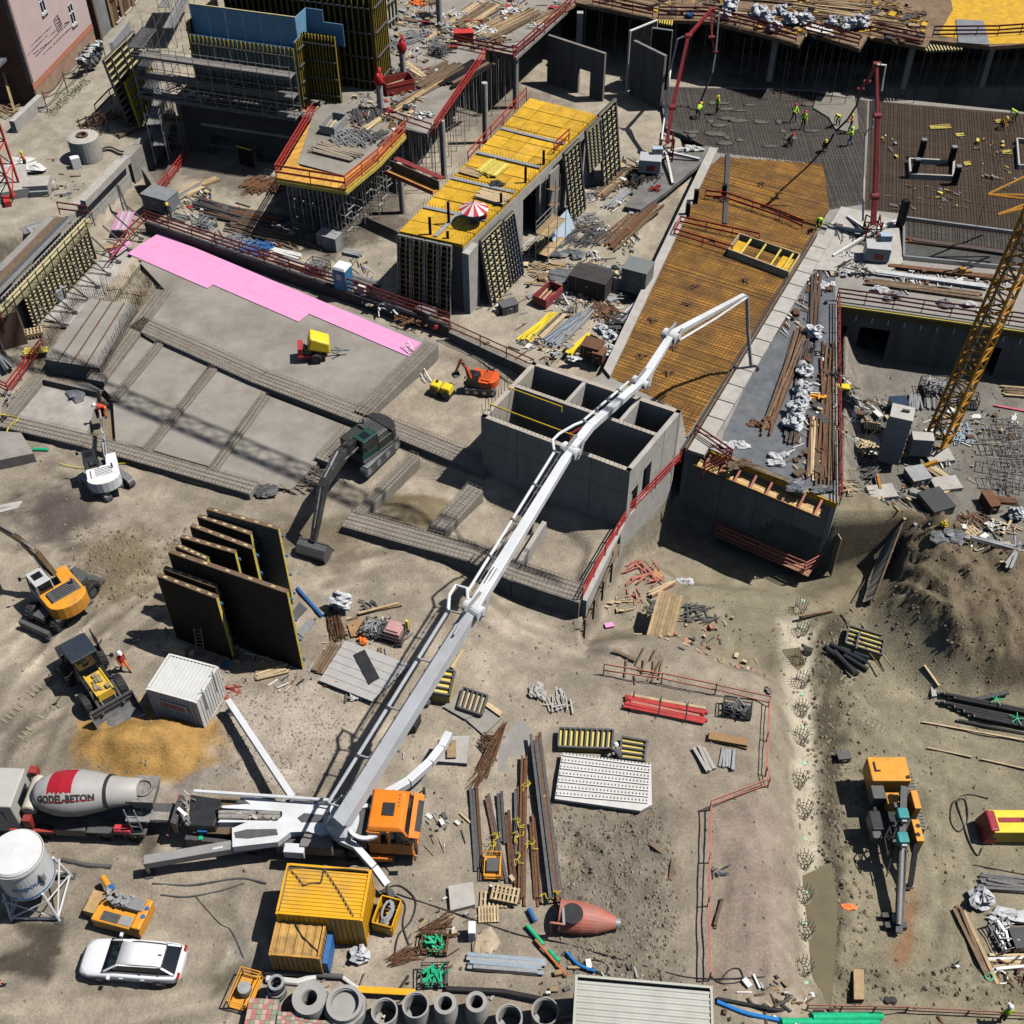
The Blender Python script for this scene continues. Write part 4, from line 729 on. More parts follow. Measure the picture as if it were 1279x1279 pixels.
# ================================================================ yellow block with panel walls
ZY=6.4;ZJ=.6
Y={k:Q(*p,ZY)for k,p in dict(A=(498,289),B=(578,306),C=(746,143),D=(662,122)).items()}
t=thing('formwork_block','long yellow topped concrete block with timber forms on its sides','building shell',(Y['A'].x,Y['A'].y,ZJ))
in_b(lambda b:wbr(b,Y['A'],Y['B'],ZJ-.3,ZY-.35,.35)).bld('front_wall',concd,t,wl=True)
LB=(Y['C']-Y['B']).length
in_b(lambda b:wbr(b,Y['B'],Y['C'],ZJ-.3,ZY-.35,.35,[(9.2,12.0,ZJ,5.2)])).bld('side_wall',concl,t,wl=True)
in_b(lambda b:wbr(b,Y['D'],Y['A'],ZJ-.3,ZY-.35,.35)).bld('side_wall',concw,t,wl=True)
in_b(lambda b:wbr(b,Y['C'],Y['D'],ZJ-.3,ZY-.35,.35)).bld('rear_wall',concw,t,wl=True)
def yp(u,v,dz=0):return lerp(lerp(Y['A'],Y['B'],u),lerp(Y['D'],Y['C'],u),v)+V3((0,0,dz))
nv=13;gaps={3:1,6:1,9:1}
for i in range(nv):
 for j in range(4):
  a,e=i/nv,(i+1)/nv;g=.004;q=[yp(j/4+g,a+g*.5),yp((j+1)/4-g,a+g*.5),yp((j+1)/4-g,e-g*.5),yp(j/4+g,e-g*.5)]
  c=sum(q,V3())/4;b=MB();b.prism([p-c for p in q],-.3,rnd(-.02,.01));o=b.bld('formwork_sheet',formy,t);o.location=MAT4[t.name].inverted()@c
for v in(.16,.36,.55,.74):bpc('wall_top_strip',t,yp(.02,v,.06),yp(.98,v,.06),.35,.12,grey);
bpc('wall_top_strip',t,yp(.55,.01,.06),yp(.55,.155,.06),.3,.12,grey)
s_=MB()
for v in(.16,.36,.55,.74):starters(s_,[yp(.02,v),yp(.98,v)],.55,.25)
for u in(0.01,.99):starters(s_,[yp(u,0),yp(u,1)],.6,.4)
tag(s_.bld('starter_bars',rebarb,t,wl=True),kind='stuff')
for u,v,h in((.45,.02,1.9),(.55,.10,2.4),(.97,.58,1.6),(.98,.44,1.8),(.97,.27,1.4),(.72,.02,.8)):p=yp(u,v);MB().box(p.x,p.y,ZY-.1,.2,.2,h*.8).bld('column_form',plyd,t,wl=True)
p=yp(.86,.135,0);t2=thing('parasol','round red and white striped parasol on the yellow formwork top','parasol',p);n=16;b=MB();R0=1.08
for j in range(n):
 b.c=j%2;a0,a1=2*math.pi*j/n,2*math.pi*(j+1)/n;b.add([(0,0,1.75),(R0*math.cos(a0),R0*math.sin(a0),1.2),(R0*math.cos(a1),R0*math.sin(a1),1.2),(0,0,1.69),(R0*math.cos(a0),R0*math.sin(a0),1.14),(R0*math.cos(a1),R0*math.sin(a1),1.14)],[(0,1,2),(3,5,4),(1,4,5,2)])
b.bld('canopy',[M('parasol_red',(.5,.03,.05),.7,.1,3),whd],t2);MB().tube([(0,0,0),(0,0,2.1)],.04,6).bld('pole',redm,t2);MB().lathe([(.3,0),(.3,.12),(.05,.18)],10).bld('foot',gd,t2)
b=MB();p=yp(.93,.165,.05);b.blob(p,.6,.6,.9,4,.3);sngl(b,'red_cover',redcl,'dark red bundle standing behind the striped parasol','bundle')
for k,(u,v,L,W,n,dz)in enumerate([(.78,.30,2.6,1.6,16,0),(.42,.47,2.4,1.8,20,0),(.2,.42,1.8,1.2,6,0)]):
 p=yp(u,v,.06);pile(['long yellow timbers stacked on the block behind the parasol','square stack of boards on the middle of the yellow block','few loose boards at the left edge of the yellow block'][k],p,rad([-28,60,-28][k]),L,W,.4,n,[wdp,beamy,wood][k],'timber_stack','timber stack',None,.18,.1,'board',.03)
b=MB()
p=yp(.65,.385,.02)
b.blob(p,1.2,.8,.2,8,.4);sngl(b,'black_sheeting',black,'black crumpled sheeting on the yellow block','sheeting')
rlg('short red railing on the right edge of the yellow block',[yp(.97,.66),yp(.97,.78)],1.0,2,brg)
dB=(Y['C']-Y['B']).normalized();nB=V3((dB.y,-dB.x,0))
def side_panel(lb,s0,s1,h,off,base=ZJ,lean=.9,**kw):
 O=Y['B']+dB*s0+nB*(off+lean);O.z=base;Vv=V3((0,0,h))-nB*lean;return fpn(lb,O,dB,Vv,s1-s0,h,sheet=plyd,beam=beamp,waler=M('dark_blue_waler',(.05,.07,.12),.5,.3,4,.4,(.15,.14,.13)),nw=4,vert=False,nb=13,frame=gd,**kw)
side_panel('yellow slatted wall form leaning at the near right corner of the block',1.4,4.6,5.6,.5,group='wall forms leaning on the yellow block')
side_panel('narrow slatted wall form second along the right side of the block',4.9,6.4,5.4,.5,group='wall forms leaning on the yellow block')
side_panel('slatted wall form next to the blue sheet by the court',14.6,17.3,6.2,.6,group='wall forms leaning on the yellow block')
side_panel('upper slatted wall form above the dark gap by the block',17.9,20.6,3.6,.9,base=3.6,lean=.5,group='wall forms leaning on the yellow block')
side_panel('tall slatted wall form at the far end of the block',20.9,24.2,6.6,.6,group='wall forms leaning on the yellow block')
b=MB();a=Y['B']+dB*12.6+nB*.45;e=Y['B']+dB*14.2+nB*.45;b.prism([a,e,e+nB*.15,a+nB*.15],ZJ,5.9);sngl(b,'precast_slab',conc,'tall pale concrete slab standing beside the slatted forms of the block','slab')
t2=thing('blue_sheet','pale blue formwork sheet leaning low on the court side of the block','sheet',Y['B']+dB*11.5+nB*1.8);a=Y['B']+dB*10.6+nB*1.9;e=Y['B']+dB*14+nB*1.9;bpc('sheet',t2,V3((a.x,a.y,1.5)),V3((e.x,e.y,1.5)),1.7,.06,M('pale_blue_sheet',(.42,.52,.60),.5,.08,2,.3,(.3,.32,.34)),up=nB*.8+V3((0,0,.4)))
scf('small access scaffold with boards in the side recess of the yellow block',Y['B']+dB*11.6+nB*1.5,Y['B']+dB*8.6+nB*1.5,ZJ,[1.2,3.0],1.1,1.5,steel,None,wood)
scf('narrow scaffold tower at the upper part of the block recess',Y['B']+dB*13.2+nB*.3,Y['B']+dB*12.4+nB*.3,2.6,[3.2,4.6],.9,1.0,scafm)
dA2=(Y['B']-Y['A']).normalized();nA2=V3((dA2.y,-dA2.x,0))
if nA2.y>0:nA2=-nA2
LA=(Y['B']-Y['A']).length
for k in range(4):
 O=Y['A']+dA2*(LA*.86*k/4+.05)+nA2*.95;O.z=ZJ;Vv=V3((0,0,5.7))-nA2*.75
 fpn(['dark slatted form at the left end of the block front','second dark slatted form on the block front','third dark slatted form on the block front','dark slatted form at the right end of the block front'][k],O,dA2,Vv,LA*.86/4-.12,5.75,sheet=plyd,beam=M('shaded_yellow_girder',(.30,.22,.03),.65,.3,3,.4,(.18,.13,.05),rv=.2),waler=sd_,nb=14,nw=2,vert=False,group='dark forms on the block front',frame=scafm)  # girder yellow darkened to put the shade of these forms into the colour
b=MB();a=Y['A']+dA2*LA*.87+nA2*.1;e=Y['B']+nA2*.1;b.prism([a,e,e-nA2*.0+dB*.9+nB*.35,a+dB*.9],ZJ,ZY-.5);b=MB();wbr(b,Y['B']+nA2*.35+dB*.1,Y['B']+dB*1.3,ZJ,ZY-.5,-.55);sngl(b,'concrete_pier',concl,'sunlit pale concrete pier at the near corner of the yellow block','pier')
P0,P1=Q(683,103,.6),None
A_,B_=TV(2,0,168,400,Q(683,103,.6),Q(752,125,.6)),TV(2,0,400,505,Q(683,103,.6),Q(752,125,.6))
a,e=Q(683,103,.6),Q(752,127,.6);Lw=(e-a).length
b=MB();wbr(b,a,e,.3,5.3,.3,[(Lw*.56,Lw*.77,.6,3.1)]);sngl(b,'free_wall',concd,'free standing dark concrete wall with one pale doorway','wall')
a,e=Q(786,118,.6),Q(824,138,.6);b=MB();wbr(b,a,e,.3,5.9,.3);sngl(b,'free_wall',concd,'free standing dark wall left of the first red pump boom','wall')
O=Q(818,110,.6);fpn('white framed slatted form standing behind the free wall by the red boom',Q(815,100,.6),(-.75,-.66,0),(0,0,1),3.6,5.9,sheet=plyd,beam=steel,waler=steel,nb=12,nw=2,vert=False,frame=whd)
fpn('dark slatted form with pale frame nearest the first red boom',Q(832,118,.6),(-.96,.3,0),(0,0,1),1.9,6.2,sheet=plyd,beam=beamy,waler=sd_,nb=14,nw=2,vert=False,frame=steel)
b=MB();p=Q(722,80,.6);b.box(p.x,p.y,.5,.6,.6,5.3);sngl(b,'column',concl,'pale column in the dark storey behind the free wall with the doorway','column')
# ================================================================ centre deck with platform
Z2=6.0
D2=TL(1,0,[(280,545),(200,790),(430,850),(580,740),(700,620),(830,650),(880,560),(960,470),(1110,280)],Z2)+QL([(607,62),(645,72),(719,4),(735,-80),(500,-80),(455,40),(440,95)],Z2)
b=MB();b.prism(D2,Z2-.3,Z2);tag(b.bld('deck_slab',slabm),kind='structure')
pf=thing('formwork_platform','yellow boarded formwork platform with red railings at the deck corner','platform',T(1,0,100,860,Z2));bmk=TL(1,0,[(275,560),(100,850),(430,905),(590,775),(720,640),(660,620),(430,845),(205,795),(370,560)],Z2-.02)
o_=TL(1,0,[(278,560),(98,858),(432,912),(592,780),(722,640)],Z2);i_=TL(1,0,[(372,560),(203,800),(430,853),(556,745),(672,622)],Z2)
for(a,e,c,d),k in zip([(o_[i],o_[i+1],i_[i],i_[i+1])for i in range(4)],(9,9,5,6)):
 for m in range(k):
  q=[lerp(a,e,m/k+.004),lerp(a,e,(m+1)/k-.004),lerp(c,d,(m+1)/k-.004),lerp(c,d,m/k+.004)];b=MB();b.prism(q,Z2-.24,Z2-.05+rnd(-.01,.02));b.bld('formwork_board',M('amber_formwork_board',(.62,.33,.06),.6,.22,1.6,.5,(.36,.2,.06),rv=.14),pf,wl=True)
for a,e in zip(o_[:-1],o_[1:]):bpc('edge_beam',pf,a+V3((0,0,-.42)),e+V3((0,0,-.42)),.12,.3,beamy);bpc('edge_beam',pf,lerp(a,e,.02)+V3((0,.8,-.75)),lerp(a,e,.98)+V3((0,.8,-.75)),.2,.25,beamy)
rgp=M('orange_red_guard_paint',(.60,.10,.05),.5,.2,3,.3,(.3,.12,.06))
rlg('red railing along the left edge of the yellow platform',[o_[0],o_[1]],1.1,3,brg,bw=.16)
rlg('orange red railing along the front of the yellow platform',[o_[1],o_[2]],1.1,2,rgp,bw=.18)
rlg('orange red railing along the right edge of the yellow platform',[o_[2],o_[3]],1.1,3,rgp,bw=.16)
rlg('orange red railing on the stepped right corner of the yellow platform',[o_[3],o_[4]],1.1,3,rgp,bw=.16)
sh=thing('shoring_tower','dense grey shoring frames carrying the yellow platform','shoring',T(1,0,430,905,ZJ));g=MB()
under=[lerp(p,sum(o_,V3())/5,.04)for p in o_]+[T(1,0,660,760,Z2),T(1,0,560,560,Z2)]
under=TL(1,0,[(280,570),(120,850),(430,900),(590,775),(700,660),(560,560)],Z2)
pts=grid_pts(under,AG,.85,.9,.03)
for p in pts:MB().tube([(p[0],p[1],ZJ),(p[0],p[1],Z2-.7)],.035,4,cap=False).bld('prop',steel,sh,wl=True)
c,s=math.cos(AG),math.sin(AG)
for p in pts:
 for z in(1.8,3.2,4.5):
  if rnd(0,1)<.7:g.tube([(p[0],p[1],z),(p[0]+.85*c,p[1]+.85*s,z+rnd(-.05,.05))],.025,3,cap=False)
  if rnd(0,1)<.7:g.tube([(p[0],p[1],z),(p[0]-.9*s,p[1]+.9*c,z)],.025,3,cap=False)
  if rnd(0,1)<.35:g.tube([(p[0],p[1],z),(p[0]+.85*c,p[1]+.85*s,z+1.3)],.022,3,cap=False)
g.bld('cross_braces',steel,sh,wl=True)
sh=thing('shoring_props','slender props in the shade below the right edge of the centre deck','props',T(1,0,900,660,ZJ))
for p in grid_pts(TL(1,0,[(700,640),(860,660),(1110,300),(1279,260),(1230,80),(900,300),(680,540)],Z2),rad(55),1.2,1.3,.1):MB().tube([(p[0],p[1],ZJ),(p[0],p[1],Z2-.3)],.035,4,cap=False).bld('prop',steel,sh,wl=True)
for k,(x,y,zb,zt)in enumerate([(1110,690,.6,6.3),(910,860,.6,6.0),(1255,520,.6,6.0),(710,1030,.6,5.2)]):
 p=T(1,0,x,y,zb);b=MB();b.lathe([(.26,0),(.26,zt-zb)],14,M4.Translation((p.x,p.y,zb)));o=sngl(b,'round_column',concl,['tall round grey column right of the shaded deck edge','round grey column between the shoring and the yellow block','round grey column under the far deck railing','round grey column among the shoring frames'][k],'column','round columns')
sheet('court_floor_shade',[(1,1),(2,1),(2,2)],-3,conc)if 0 else None
rlg('red railing along the sloping right edge of the centre deck',TL(1,0,[(865,640),(1110,285)],Z2+.05),1.1,3,brg,bw=.16)
rlg('dark red railing across the deck corner by the white sheeting',TL(1,0,[(620,575),(720,610),(850,650)],Z2),1.0,2,dlr,bw=.12)
rlg('long dark red railing along the far deck edge above the dark storey',QL([(567,58),(641,74),(680,40),(719,4)],Z2),1.1,3,dlr,bw=.16)
t=thing('link_platform','narrow red and orange walkway between the platform and the yellow block','walkway',T(1,0,640,830,5));a,e=T(1,0,640,830,5.2),T(1,0,870,930,5.2);d=(e-a).normalized();n_=V3((-d.y,d.x,0))
bpc('board',t,a,e,.7,.06,MATS['amber_formwork_board']);bpc('edge_board',t,a-n_*.4+V3((0,0,.1)),e-n_*.4+V3((0,0,.1)),.06,.35,dlr);bpc('edge_board',t,a+n_*.4+V3((0,0,.35)),e+n_*.4+V3((0,0,.35)),.06,.9,wdd);bpc('edge_board',t,a+n_*.9+V3((0,0,.8)),e+n_*.9+V3((0,0,.8)),.5,.05,dlr)
rlg('red railing at the left edge of the yellow block towards the columns',[yp(-.02,.50,-.4),yp(-.02,.68,-.2),yp(-.02,.98,0)],1.1,2,brg,bw=.13)
for k,(x,yt,yb)in enumerate([(700,100,365),(590,265,525),(875,-60,120)]):
 p=T(1,0,x+14,yb,Z2);t=thing('pour_column',['round column wearing a bright red cover at the back of the centre deck','round column wearing a red cover in front on the centre deck','bare round column at the top of the centre deck'][k],'column',p)
 MB().lathe([(.28,0),(.28,2.7)],14).bld('shaft',concl,t,smooth=False)
 if k<2:
  b=MB();b.blob((0,0,1.9),.8,.75,1.3,40+k,.18,10,8);b.tube([(0,0,2.8),(.15,.05,3.6)],.25,8,.12);b.bld('cover',M('bright_red_cover',(.5,.02,.025),.6,.2,4),t,smooth=True)
def clt(items,z):
 for lb,x,y,kind,*a in items:
  p=Q(x,y,z+.03)
  if kind=='boards':L,W,n,r,mt=a;pile(lb,p,rad(r),L,W,.3,n,mt,'timber_stack','timber stack',None,max(.14,W/max(1,n)*1.6),.1,'board',.07)
  elif kind=='steel':L,W,n,r,mt=a;pile(lb,p,rad(r),L,W,.3,n,mt,'steel_bundle','steel parts',None,.16,.12,'bar',.12)
  elif kind=='bag':s,=a;bags(lb,p,s,int(x*7+y),None)
  elif kind=='sheet':
   sx,sy,mt=a;b=MB()
   for k in range(5):b.blob((p.x+rnd(-.35,.35)*sx,p.y+rnd(-.35,.35)*sy,p.z),sx*rnd(.4,.8),sy*rnd(.4,.8),rnd(.15,.4),int(x+y)+k,.35,9,5)
   sngl(b,'crumpled_sheeting',mt,lb,'sheeting')
  elif kind=='heap':
   s,n,mt=a;s*=.62 if mt in(whd,tarpl)else 1;b=MB();a0=rnd(0,3.14);wh=mt in(whd,tarpl)
   for k in range(max(3,n//5)if wh else 0):b.blob(p+V3((rnd(-.45,.45)*s,rnd(-.35,.35)*s,0)),s*rnd(.25,.5),s*rnd(.2,.4),rnd(.15,.4),int(x+y)+k,.5,9,5)
   for k in range(n//2 if wh else int(n*1.5)):
    aa=a0+rnd(-.35,.35)+(1.57 if rnd(0,1)<.2 else 0);l=s*rnd(.2,.65);c=p+V3((rnd(-.5,.5)*s,rnd(-.4,.4)*s,rnd(.03,.2)));v=V3((math.cos(aa)*l,math.sin(aa)*l,rnd(-.06,.08)))*.5;b.bar(c-v,c+v,rnd(.05,.2 if rnd(0,1)<.2 else .1),rnd(.03,.07))
   sngl(b,'scrap_heap',mt,lb,'scrap heap')
  elif kind=='skip':
   sx,sy,h,r,mt=a;t=thing('open_skip',lb,'skip',p,rad(r));skip_box(t,sx,sy,h,mt)
  elif kind=='case':
   sx,sy,h,r,mt=a;t=thing('tool_crate',lb,'crate',p,rad(r));MB().box(0,0,0,sx,sy,h).bld('body',mt,t,bevel=.03);MB().box(0,0,h+.004,sx+.06,sy+.06,.06).bld('lid',mt,t);MB().box(0,-sy/2-.02,h*.6,.2,.04,.06).bld('handle',steel,t)
   for q in(-1,1):MB().box(q*sx*.3,-sy/2-.015,0.02,.08,.03,h-.04).bld('rib',sd_,t)
  elif kind=='pallet':L,n,r=a;pallet(lb,p,rad(r),L,n)
  elif kind=='rack':
   sx,sy,h,r,mt,fill=a;t=thing('mesh_crate',lb,'crate',p,rad(r));crate(t,sx,sy,h,mt,fill)
def skip_box(t,sx,sy,h,mt):
 th=.05
 MB().box(0,0,.05,sx,sy,th).bld('floor_plate',mt,t)
 for n,q in(('side_wall',(0,sy/2,sx,th)),('side_wall',(0,-sy/2,sx,th)),('end_wall',(sx/2,0,th,sy-th*2)),('end_wall',(-sx/2,0,th,sy-th*2))):MB().box(q[0],q[1],.05,q[2],q[3],h).bld(n,mt,t)
 for q in(-1,1):MB().box(0,q*(sy/2+.03),h*.75,sx,.06,.08).bld('rim',mt,t)
 for q in(-.3,0,.3):MB().bar((-sx*.3,q*sy,h*.4),(sx*.3,q*sy+.1,h*.5),.14,.05).bld('board',wdp,t)
def pallet(lb,p,rz,L=1.2,n=1,grp='wooden pallets'):
 t=thing('pallet',lb,'pallet',p,rz,grp)
 for k in range(n):
  z=k*.15
  for q in(-.35,0,.35):piece('bearer',unit_box(wood),t,(0,q,z+.055),sc=(L,.1,.09))
  for i in range(7):piece('slat',unit_box(wdp),t,(-L/2+.06+i*(L-.12)/6,0,z+.115),sc=(.1,.82,.024))
 return t
def crate(t,sx,sy,h,mt,fill=None):
 for x in(-1,1):
  for y in(-1,1):MB().box(x*sx/2,y*sy/2,0,.06,.06,h).bld('corner_post',mt,t)
 for z in(.06,h*.55,h-.03):
  for y in(-1,1):MB().box(0,y*sy/2,z,sx,.04,.05).bld('side_rail',mt,t)
  for x in(-1,1):MB().box(x*sx/2,0,z,.04,sy,.05).bld('end_rail',mt,t)
 MB().box(0,0,.05,sx-.04,sy-.04,.04).bld('floor_plate',mt,t)
 if fill:
  b=MB()
  for k in range(int(26*sx*sy)):
   a=rnd(0,3.14);l=min(sx,sy)*rnd(.2,.42);c=V3((rnd(-.32,.32)*sx,rnd(-.32,.32)*sy,rnd(.12,h*1.02)));v=V3((math.cos(a),math.sin(a),rnd(-.25,.25)))*l;b.bar(c-v,c+v,rnd(.05,.1),rnd(.03,.08))
  o=b.bld('loose_fill',fill,t);tag(o,kind='stuff')
# ================================================================ left tower with scaffold and blue form
ZT=5.6
TA,TB=Q(229,123,ZT),Q(378,145,ZT);dT=(TB-TA).normalized();nT=V3((dT.y,-dT.x,0))
def tv(x,y):return V(180+x/4.568,y/4.568,TA,TB)
def tvo(x,y,off):return V(180+x/4.568,y/4.568,TA+nT*off,TB+nT*off)
LT=(TB-TA).length
b=MB();wbr(b,TA-dT*.5,TB+dT*.6,.2,ZT,.4,[(LT*.22,LT*.60,.2,2.5)])
tcd=M('shaded_front_concrete',(.07,.066,.062),.85,.25,.8,.5,(.045,.043,.04));t=thing('tower_building','dark concrete storey of the scaffolded tower behind the court','building',(TA.x,TA.y,.6));b.bld('front_wall',tcd,t,wl=True)  # front wall's shade is put into its near-black concrete colour
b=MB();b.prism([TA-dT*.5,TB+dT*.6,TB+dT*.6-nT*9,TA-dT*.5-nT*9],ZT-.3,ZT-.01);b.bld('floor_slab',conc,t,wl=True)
b=MB();wbr(b,TA-dT*.5-nT*9,TA-dT*.5,.2,ZT,-.4);b.bld('side_wall',concd,t,wl=True)
for z in(3.5,1.6):bpc('wall_ledge',t,TA+dT*LT*.12+nT*.12+V3((0,0,z-ZT)),TB+nT*.12+V3((0,0,z-ZT)),.22,.16,concl if z>3 else gd)
scf('tall grey tube scaffold with three walkways in front of the tower forms',TA-dT*3.6+nT*1.0,TB-dT*.2+nT*1.0,ZT,[ZT+.1,ZT+1.9,ZT+3.7],1.3,1.5,scafm,None,M('grey_walkway_board',(.19,.18,.17),.75,.2,3,.4,(.1,.09,.08),rv=.2))
scf('scaffold at the left corner of the tower reaching the pit',TA-dT*3.4+nT*.8,TA-dT*.6+nT*.8,.6,[1.6,3.6],1.2,1.4,scafm,None,wdd)
scf('scaffold rising beside the road at the left end of the tower',TA-dT*4.4-nT*3,TA-dT*3.8+nT*.8,2.5,[6,8,10],1.1,1.9,scafm,None,sd_)
def tform(lb,p,q,z0,z1,sheetm,back=False,nb=None,**kw):
 p,q=V3((p.x,p.y,z0)),V3((q.x,q.y,z0));L=(q-p).length
 return fpn(lb,p,(q-p)if not back else(q-p),(0,0,1),L,z1-z0,sheet=sheetm,beam=MATS['shaded_yellow_girder'],waler=gd,nb=nb,nw=4,**kw)
Bk=-nT*.9
f0,f1,f2=TA+dT*1.3+Bk,TB-dT*.4+Bk,TB-dT*.4
tform('front wall form of the tower with yellow girders behind the walkways',f0,f1,ZT+.1,ZT+5.5,bluef)
tform('added wall form closing the left end of the tower',f0-nT*5.5,f0,ZT+.1,ZT+6.5,plyd)  # left end form added to throw the tower's shadow into the pit
rb0,rb1=f1-nT*1.6+dT*.05,f1-nT*1.6+dT*3.1
tform('dark yellow ribbed wall form at the right of the blue panel',rb0,rb1,ZT+.3,ZT+6.2,plyd,nb=11)
tform('side wall form closing the right corner of the tower front',f1,f1-nT*1.6,ZT+.3,ZT+6,bluef,nb=5)
t=thing('blue_wall_form','big plain blue wall form standing above the tower scaffold','formwork',f0-nT*1.2)
BH=2.9;BZ=V(300,13,f0-nT*.8,f1-nT*.8).z-BH/2
for k in range(6):a=lerp(f0,f1,k/6+.002)-nT*.8;e=lerp(f0,f1,(k+1)/6-.002)-nT*.8;bpc('blue_sheet',t,V3((a.x,a.y,BZ)),V3((e.x,e.y,BZ)),BH,.06,bluef,up=nT)
a=f1-nT*.8;e=f1-nT*2.8+dT*.1;bpc('blue_sheet',t,V3((a.x,a.y,BZ)),V3((e.x,e.y,BZ)),BH,.06,bluef,up=dT);
a=e;e=a+dT*1.5;bpc('blue_sheet',t,V3((a.x,a.y,BZ)),V3((e.x,e.y,BZ)),BH,.06,bluef,up=nT)
a=e;e=a+dT*1.7;bpc('blue_sheet',t,V3((a.x,a.y,BZ-.5)),V3((e.x,e.y,BZ-.5)),BH-1,.06,bluef,up=nT)
bpc('top_rail',t,lerp(f0,f1,0)-nT*.8+V3((0,0,BZ+BH/2+.03-f0.z)),lerp(f0,f1,1)-nT*.8+V3((0,0,BZ+BH/2+.03-f1.z)),.12,.06,beamp)
q0,q1=f0-nT*4.6+dT*1.2,f1-nT*4.6+dT*5.2
tform('rear wall form with black and yellow ribs behind the blue form',q0,q1,ZT+.2,ZT+8.6,plyd,nb=26)
tform('far right wall form end with yellow ribs beside the deck scaffold',f1-nT*4.4+dT*5.2,f1-nT*7.5+dT*5.2,ZT+.2,ZT+8.6,plyd,nb=8)
clt([('yellow boards on the lowest tower walkway',300,118,'boards',2.6,1,4,-14,[formy]),('second yellow boards on the lowest tower walkway',322,122,'boards',2.0,1,4,-10,[formy]),('yellow board sheets at the foot of the ribbed form',410,113,'boards',3.0,2.2,5,-15,[formy]),('red boards lying on the yellow sheets by the ribbed form',415,115,'boards',1.6,.5,3,-12,[redm]),('timber offcuts at the right end of the tower walkway',388,131,'heap',2.0,16,wdp),('red bars at the right end of the tower walkway',385,136,'heap',1.6,9,redm),('pale scrap on the tower walkway',345,126,'heap',1.6,12,whd),('dark scrap at the left end of the tower scaffold',232,108,'heap',2.4,22,wdd)],ZT)
W0,W1,W2=Q(103,256,2.55),Q(158,200,2.55),Q(213,143,2.55)
cwl('retaining_wall','sunlit pale retaining wall between the road and the slab',W0,W1,-.5,2.55,.9,mat=concl)
cwl('retaining_wall','shaded stepped retaining wall between the road and the dark pit',W1+V3((.2,.3,0)),W2,-.5,2.6,.8,mat=conc)
_k=bpc('kerb_step',None,W0+V3((.25,-.35,.32)),W1+V3((.25,-.35,.32)),.5,.6,concl);_k['kind']='structure'
b=MB();a=W1+V3((1.4,-1.2,0));b=wbr(MB(),Q(180,225,.6),Q(196,250,.6),.3,1.8,.4);sngl(b,'low_wall',concd,'short dark wall piece at the corner of the shaded pit','wall')
t=thing('strut','two dark struts leaning against the sunlit retaining wall','strut',T(0,0,610,1020,.6));
for k in(0,.35):bpc('strut_bar',t,T(0,0,600,1020,.5)+V3((k,0,0)),T(0,0,565,895,2.4)+V3((k*.3,0,0)),.14,.14,sd_)
t=fpn('wall form with bright yellow ribs and blue walers leaning by the road',Q(173,160,2.6),(Q(205,122,2.6)-Q(173,160,2.6)),(-.10,.0,1),5.2,4.3,sheet=plyd,beam=M('vivid_yellow_girder',(.68,.52,.02),.6,.2,3,.3,(.4,.3,.05),rv=.15),waler=blue,nb=14,nw=4)
O=Q(160,158,2.55);fpn('pale slatted wall form standing taller behind the yellow ribbed one',O,(Q(196,118,2.55)-O),(-.16,.05,1),6.0,6.0,sheet=plyd,beam=beamp,waler=sd_,nb=12,nw=3,vert=False,frame=gd)
b=MB();a=Q(142,78,2.5);e=Q(163,50,2.5);b.prism([a,e,e+V3((.3,.2,0)),a+V3((.3,.2,0))],2.4,4.4);sngl(b,'sheet_screen',grey,'grey sheet screen by the road behind the slatted wall form','screen')
# ================================================================ pink house and its neighbours
H0,H1=Q(42.5,113,4.0),Q(116,35,4.0);dH=(H1-H0).normalized();nH=V3((dH.y,-dH.x,0))
def hv(x,y):return V(x/8,y/8,H0,H1)
LH=(H1-H0).length
pinkw=M('pink_render',(.60,.46,.445),.85,.05,.8,.3,(.52,.40,.385));bandm=M('salmon_base_band',(.50,.20,.12),.85,.1,1.5,.3,(.42,.2,.14))
brickm=M('brown_brick',(.145,.075,.05),.85,.3,4,.4,(.10,.06,.045));roofg=M('grey_roof_sheet',(.14,.145,.16),.6,.15,1.5,.3,(.2,.19,.18))
hs=thing('pink_house','pink gabled house wall with black handwritten lettering above the road','house',(H0.x,H0.y,2.5))
wins=[]
for x0,y0,x1,y1 in((690,40,775,210),(385,-40,470,60)):
 p,q=hv(x0,(y0+y1)/2+(x1-x0)*.2),hv(x1,(y0+y1)/2-(x1-x0)*.2);s0=(p-H0).dot(dH);zc=(hv((x0+x1)/2,(y0+y1)/2)).z;wins.append((s0,s0+1.0,zc-.95,zc+.95))
b=MB();wbr(b,H0,H1,4.55,20,.35,wins);b.bld('front_wall',pinkw,hs,wl=True)
b=MB();wbr(b,H0+nH*.03,H1+nH*.03,4.0,4.55,.38);b.bld('base_band',bandm,hs,wl=True)
b=MB();wbr(b,H0+nH*.0,H1,2.0,3.995,.35);b.bld('plinth',M('patched_plinth',(.36,.23,.16),.9,.3,.7,.8,(.3,.26,.21)),hs,wl=True)
b=MB();wbr(b,H0,H0-nH*9,2,20,-.35,[(3,4.2,8,10),(6,7,8,10)]);b.bld('side_wall',brickm,hs,wl=True)
